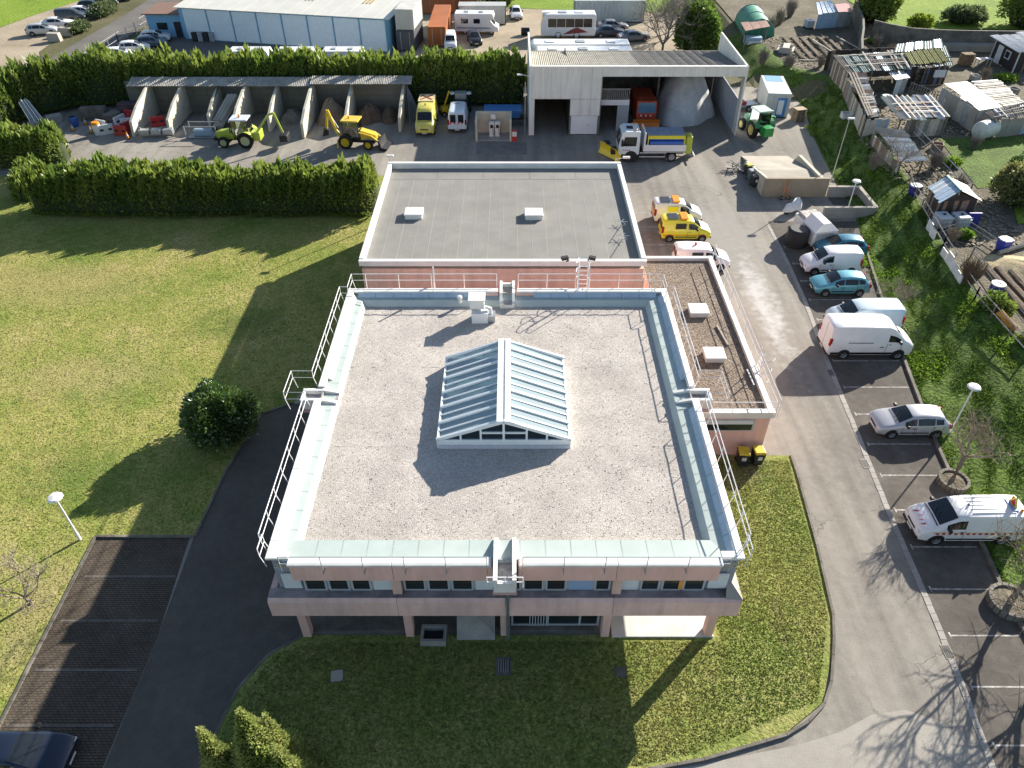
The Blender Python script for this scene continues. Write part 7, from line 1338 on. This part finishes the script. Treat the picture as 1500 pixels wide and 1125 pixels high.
for y in (106.1, 110, 113.9): MB().tube([(31.2+3.4*(1-math.cos(a))/2*1.2+.1*(y-106)*.75, y, Z+.03+2.2*math.sin(a)) for a in np.linspace(0, math.pi, 9)], .05, 5).build('hoop', steel_g, t, True)
t = thing('garden_shed', 'open shelter with a flat brown roof below the green tunnel', 'shelter', (32, 103.8, Z), 0, GS); roof_sheets(t, [(30.0, 101.7, 3.5), (33.8, 103.9, 3.5), (33.8, 106.0, 3.7), (30.2, 105.2, 3.6)], [M('brown_red_sheet', (.24, .13, .10), var=.15)], 3, 38, waves=False, jit=.01); posts(t, [(30.3, 102.1), (33.5, 104), (33.5, 105.8), (30.5, 105)], 3.5, z0=.9); MB().box(30.8, 33.0, 103.4, 104.6, 1.3, 2.2).build('cupboard', tin_b, t, True); MB().box(31, 32.8, 102.9, 103.3, 1.2, 1.9).build('bench', tin_w, t, True)
t = thing('garden_shed', 'light blue tin shed with small pink roof at the top edge', 'shed', (44.5, 112.5, Z), 0, GS); plank_wall(t, (42.0, 109.9), (45.0, 110.6), Z, 3.6, [tin_b], 39, .75); plank_wall(t, (45.0, 110.6), (47.2, 111.2), Z, 3.6, [tin, tin_d], 40, .6); roof_sheets(t, [(41.7, 109.4, 3.65), (44.8, 110.0, 3.65), (45.4, 115.6, 3.9), (43.1, 114.9, 3.9)], [tin_b], 4, 41); roof_sheets(t, [(44.5, 109.7, 3.85), (46.7, 110.2, 3.85), (47.3, 113.7, 4.0), (45.2, 113.2, 4.0)], [M('pink_sheet', (.42, .2, .2), var=.15)], 2, 42, waves=False)
# tanks, butts and oddments
def ibc(label, loc, rz=0):
    t = thing('water_tank', label, 'tank', loc, rz, 'caged water tanks'); MB().box(-.5, .5, -.58, .58, .15, 1.1).build('bottle', M('milky_plastic', (.55, .58, .6), rough=.4), t, bevel=.08); MB().box(-.55, .55, -.62, .62, 0, .14).build('pallet', black_p, t)
    for z in (.3, .6, .9):
        for s in (-.62, .62): MB().bar((-.54, s, z), (.54, s, z), .03).build('cage_bar', steel_g, t)
        for s in (-.54, .54): MB().bar((s, -.62, z), (s, .62, z), .03).build('cage_bar', steel_g, t)
    for k in range(5):
        for s in (-.63, .63): MB().bar((-.5+k*.25, s, .14), (-.5+k*.25, s, 1.1), .025).build('cage_bar', steel_g, t)
    MB().lathe([(.12, 1.1), (.12, 1.16), (.02, 1.17)], n=10).build('cap', black_p, t); return t
ibc('caged water tank in front of the gabled garden hut', (35.5, 53.0, Z), .1); ibc('caged water tank heaped with white bags by the blue tin shed', (41.2, 110.3, Z), .1); ibc('grey caged tank half shaded left of the gabled hut', (34.1, 53.0, Z), .05)
tk = thing('round_tank', 'big white round tank lying beside the garden lawn', 'tank', (46.4, 71.2, Z), .5); MB().lathe([(.5, -1.1), (.85, -.95), (.9, 0), (.85, .95), (.5, 1.1)], (0, 0, .9), 16, 'x').build('shell', M('dirty_white', (.62, .62, .58), rough=.5, var=.2, scale=2), tk, smooth=True); [MB().box(x-.1, x+.1, -.6, .6, 0, .3).build('cradle', wood_g, tk) for x in (-.6, .6)]
def butt(label, loc, colr, sq=False):
    t = thing('water_butt', label, 'water butt', loc, .3, 'water butts'); p = paint('butt_%.2f_%.2f' % colr[1:], colr)
    (MB().loft([[(-.3, -.3, 0), (.3, -.3, 0), (.3, .3, 0), (-.3, .3, 0)], [(-.4, -.4, .95), (.4, -.4, .95), (.4, .4, .95), (-.4, .4, .95)]]) if sq else MB().lathe([(.38, 0), (.45, .3), (.45, .7), (.4, .9)], n=16)).build('tub', p, t, smooth=not sq)
    MB().lathe([(.46, .88), (.46, .96), (.14, .97), (.12, .93)], n=16).build('lid', tin_w, t); return t
butt('blue water butt with white lid beside the brown shrub', (33.5, 43.2, Z), (.02, .03, .3)); butt('blue square tub by the garden path', (37.2, 49.4, Z), (.02, .05, .4), True); butt('dark blue tub left of the gabled hut', (34.3, 58.6, Z), (.02, .02, .2), True); butt('teal tub inside the shaded courtyard', (40.3, 80.5, Z), (.02, .3, .35), True)
t = thing('picnic_table', 'white table with benches in the sunlit vegetable plot', 'table', (34.9, 99.3, Z), 1.2); MB().box(-1.1, 1.1, -.4, .4, .72, .8).build('table_top', wood_p, t); [MB().box(-1.1, 1.1, s-.15, s+.15, .42, .47).build('bench_seat', wood_p, t) for s in (-.85, .85)]; [MB().box(x-.05, x+.05, -.8, .8, 0, .74).build('trestle', wood_p, t) for x in (-.8, .8)]
t = thing('garden_table', 'weathered workbench on the grass before the black hut', 'table', (57.2, 93.6, Z), .1); MB().box(-.9, .9, -.4, .4, .85, .92).build('table_top', tin, t); [MB().box(x-.04, x+.04, y-.04, y+.04, 0, .85).build('leg', wood_p, t) for x in (-.8, .8) for y in (-.3, .3)]
t = thing('wood_stack', 'square stack of split logs near the black hut', 'log pile', (55.4, 94.2, Z), .1); [MB().tube([(-.6+.24*i, -.5, .12+.22*k), (-.6+.24*i, .5, .12+.22*k)], .11, 6).build('log', M('cut_log', (.3, .2, .11), var=.3), t) for i in range(6) for k in range(6)]
t = thing('white_drum', 'white drum by the fence at the right end of the bank', 'drum', (33.6, 36.6, Z), .2); MB().lathe([(.5, -.8), (.6, -.75), (.6, .75), (.5, .8)], (0, 0, .6), 16, 'y').build('shell', tin_w, t, smooth=True); MB().box(-.5, .5, -.6, .6, 0, .1).build('base', wood_g, t)
t = thing('orange_board', 'rusty orange board leaning in the ivy of the bank', 'board', (32.3, 39.4, 1.55), .6); MB().bar((0, -.7, .2), (0, .7, .9), .06, .5).build('board', M('rust_orange', (.5, .26, .06), var=.25, scale=4), t); MB().bar((.2, -.2, 0), (.1, .1, .6), .08).build('prop', wood_g, t)
# concrete garden wall
gw = thing('garden_wall', 'tall stained concrete wall around the meadow', 'wall', (48, 104, Z))
wp = [(41.9, 92.7), (43.6, 97.5), (45.5, 102.2), (47.2, 107), (48.4, 112), (50.2, 118)]
for (a, b), (c, d) in zip(wp, wp[1:]): MB().prism([(a, b), (c, d), (c-.25, d+.08), (a-.25, b+.08)], Z, 3.7).build('wall_panel', conc_d, gw, True)
wp = [(48.0, 105.6), (49.4, 103.6), (51.5, 101.8), (54.5, 101.0), (58.5, 100.6), (63, 100.4), (68, 100.4)]
for (a, b), (c, d) in zip(wp, wp[1:]): MB().prism([(a, b), (c, d), (c+.05, d+.25), (a+.15, b+.25)], Z, 3.8).build('wall_panel', conc_d, gw, True)
for (a, b), (c, d) in zip(wp[2:], wp[3:]): MB().prism([(a+.02, b-1.2), (c-.02, d-1.2), (c-.02, d-.05), (a+.02, b-.05)], Z, 2.4).build('plinth_panel', conc_w, gw, True)
# fences: posts and wires along the plots
def wire_fence(label, pts, h=1.3, step=2.2, name='wire_fence', mat=wood_g, rails=2, rmat=None, rr_=.02):
    t = thing(name, label, 'fence', (*pts[0], 0), 0, 'garden fences')
    for (a, b), (c, d) in zip(pts, pts[1:]):
        L_ = math.hypot(c-a, d-b); k = max(1, round(L_/step))
        for i in range(k+1): x, y = a+(c-a)*i/k, b+(d-b)*i/k; z = hz(x, y); MB().bar((x, y, z-.1), (x, y, z+h), .08).build('post', mat, t, True)
        for j in range(rails): MB().tube([(a, b, hz(a, b)+h*(j+1)/rails-.05), (c, d, hz(c, d)+h*(j+1)/rails-.05)], rr_, 4).build('rail', rmat or steel_g, t, True)
    return t
wire_fence('board and wire fence along the top of the bank', [(31.9, 36), (31.8, 42.5), (32.7, 49.5), (34.4, 60)], 1.1, rmat=wood_p, rr_=.045)
wire_fence('pale railing between the lane and the cane thicket', [(39.5, 71.4), (38.9, 58.4)], 1.2, rmat=steel_w, rr_=.035); wire_fence('dark railing along the near side of the lane', [(37.6, 69), (37.0, 58.5)], 1.0, rmat=wood_g, rr_=.05)
wire_fence('low rail round the shaded vegetable bed', [(33.4, 51.6), (36.1, 52.9), (37.0, 49.6)], .7, rmat=wood_p, rr_=.04); wire_fence('pale wire fence beside the dug plot', [(34.4, 48.4), (33.3, 38.6)], .9, rmat=wood_p, rr_=.04); wire_fence('board edge across the dug plot', [(36.5, 48.6), (40.5, 50.5)], .35, rmat=conc_w, rr_=.12)
wire_fence('thin mesh fence posts along the road beyond the hedge', [(-54.6, 97), (-54.2, 108), (-53.7, 125)], 1.6, 3, mat=steel_g)
wire_fence('rough paling fence on the right of the courtyard', [(43.8, 83), (45.4, 80)], 1.5, .35, mat=wood_g)
# fence panels bordering the courtyard strip and the white boards against the bank
wb_ = thing('board_fence', 'white-painted boards standing along the bank edge', 'fence', (32.2, 46, 1.6), 0, 'garden fences')
for k, (y, h) in enumerate(((52.2, .9), (51.2, .8), (48.2, .7), (47.1, 1.0), (46.0, .8), (45.0, .7))): MB().prism([(lerp_tab(BANK1, y)-.25, y-.5), (lerp_tab(BANK1, y)-.18, y-.5), (lerp_tab(BANK1, y)-.1, y+.45), (lerp_tab(BANK1, y)-.17, y+.45)], 1.35, 1.6+h).build('board', tin_w, wb_, True)
# furrows of the dug plot
tag(heap('soil_ridge', 'sunlit dry grass mound on the dug garden plot', 37.6, 46.6, 2.6, 2.2, .5, M('dry_straw', (.42, .34, .2), rough=.95, var=.3, scale=2, bump=.05, bscale=8), 'mound', Z, 81), kind=None)
for k in range(7):
    o = MB().loft([[(34.6+k*.75+.02*i+.3*math.cos(a), 39.5+i*1.0+k*.15, Z+.22*max(0, math.sin(a))+random.uniform(0, .05)) for a in np.linspace(0, math.pi, 5)] for i in range(8)], True, False).build('soil_furrow', soil_h, smooth=True); tag(o, kind='structure')
for k in range(9):
    o = MB().loft([[(36.2+k*1.15+.03*i+.32*math.cos(a), 96.2+i*1.3, Z+.02+.2*max(0, math.sin(a))+random.uniform(0, .05)) for a in np.linspace(0, math.pi, 5)] for i in range(8)], True, False).build('soil_furrow', soil_h if k % 3 else soil_m, smooth=True); tag(o, kind='structure')
for lb, p, q in (('long pale pole lying across the upper vegetable beds', (40.5, 97.5, 1.95), (39.6, 103.5, 1.98)), ('second pale pole lying right of the long one', (44.6, 98.5, 1.95), (43.2, 105, 1.98)), ('pale plank edging the upper vegetable beds', (35.6, 95.6, 1.75), (45.8, 95.9, 1.75))):
    tag(MB().bar(p, q, .12, .09).build('garden_pole', wood_p), lb, 'pole', 'poles on the beds')
for k, (x, y, lb) in enumerate(((35.2, 77.6, 'white bucket outside the narrow lean-to'), (44.2, 78.6, 'grey crate in the courtyard by the paling fence'), (41.5, 79.6, 'brown crate in the courtyard near the teal tub'), (39.2, 82.4, 'blue crate under the long shed eaves'), (53.8, 88.4, 'pale crate on the grass right of the long shed'), (56.0, 84.0, 'grey crate in the dim plot left of the black hut'), (52.0, 70.2, 'white crate before the pale blue hut wall'), (40.6, 68.4, 'brown crate beside the pale railing'))):
    t = thing('garden_crate', lb, 'crate', (x, y, Z if x > 36 else hz(x, y)), k*.4, 'oddments in the gardens'); cm_ = (tin_w, tin_d, rust, tin_b, wood_p, tin_d, tin_w, rust)[k]
    for s in (-.4, .4): MB().box(-.45, .45, s-.03, s+.03, .04, .6).build('side', cm_, t); MB().box(s-.03+(.05 if s > 0 else -.05), s+.03+(.05 if s > 0 else -.05), -.37, .37, .04, .6).build('end', cm_, t)
    MB().box(-.42, .42, -.37, .37, 0, .05).build('floor', wood_g, t)
litter = M('garden_litter', (.24, .21, .16), rough=.95, var=.5, scale=2)
rr = np.random.default_rng(99); n_ = 3600; q = np.stack([rr.uniform(38.5, 54, n_), rr.uniform(72, 86, n_)], 1)
q = np.concatenate([q, np.stack([rr.uniform(33.5, 44, 1500), rr.uniform(92, 106, 1500)], 1), np.stack([rr.uniform(34, 40, 1200), rr.uniform(50, 72, 1200)], 1), np.stack([rr.uniform(25.8, 27.6, 160), rr.uniform(40, 44, 160)], 1)]); n_ = len(q)
zz = np.array([max(Z+.02, hz(a, b)+.06) if a > 31 else hz(a, b)+.06 for a, b in q]); an = rr.uniform(0, 6.28, n_); s_ = rr.uniform(.05, .22, n_); cc = np.stack([q[:, 0], q[:, 1], zz], 1)
off_ = lambda a, r, z: np.stack([np.cos(an+a)*s_*r, np.sin(an+a)*s_*r, np.abs(rr.normal(0, .3, n_))*s_*z], 1)
tag(bigmesh('litter', np.stack([cc+off_(0, 1, .3), cc+off_(1.3, .8, 1), cc+off_(3.1, 1, .3), cc+off_(4.4, .7, 1)], 1).reshape(-1, 3), 4, litter), 'scattered leaves and scraps over the garden plots', 'litter', kind='stuff')
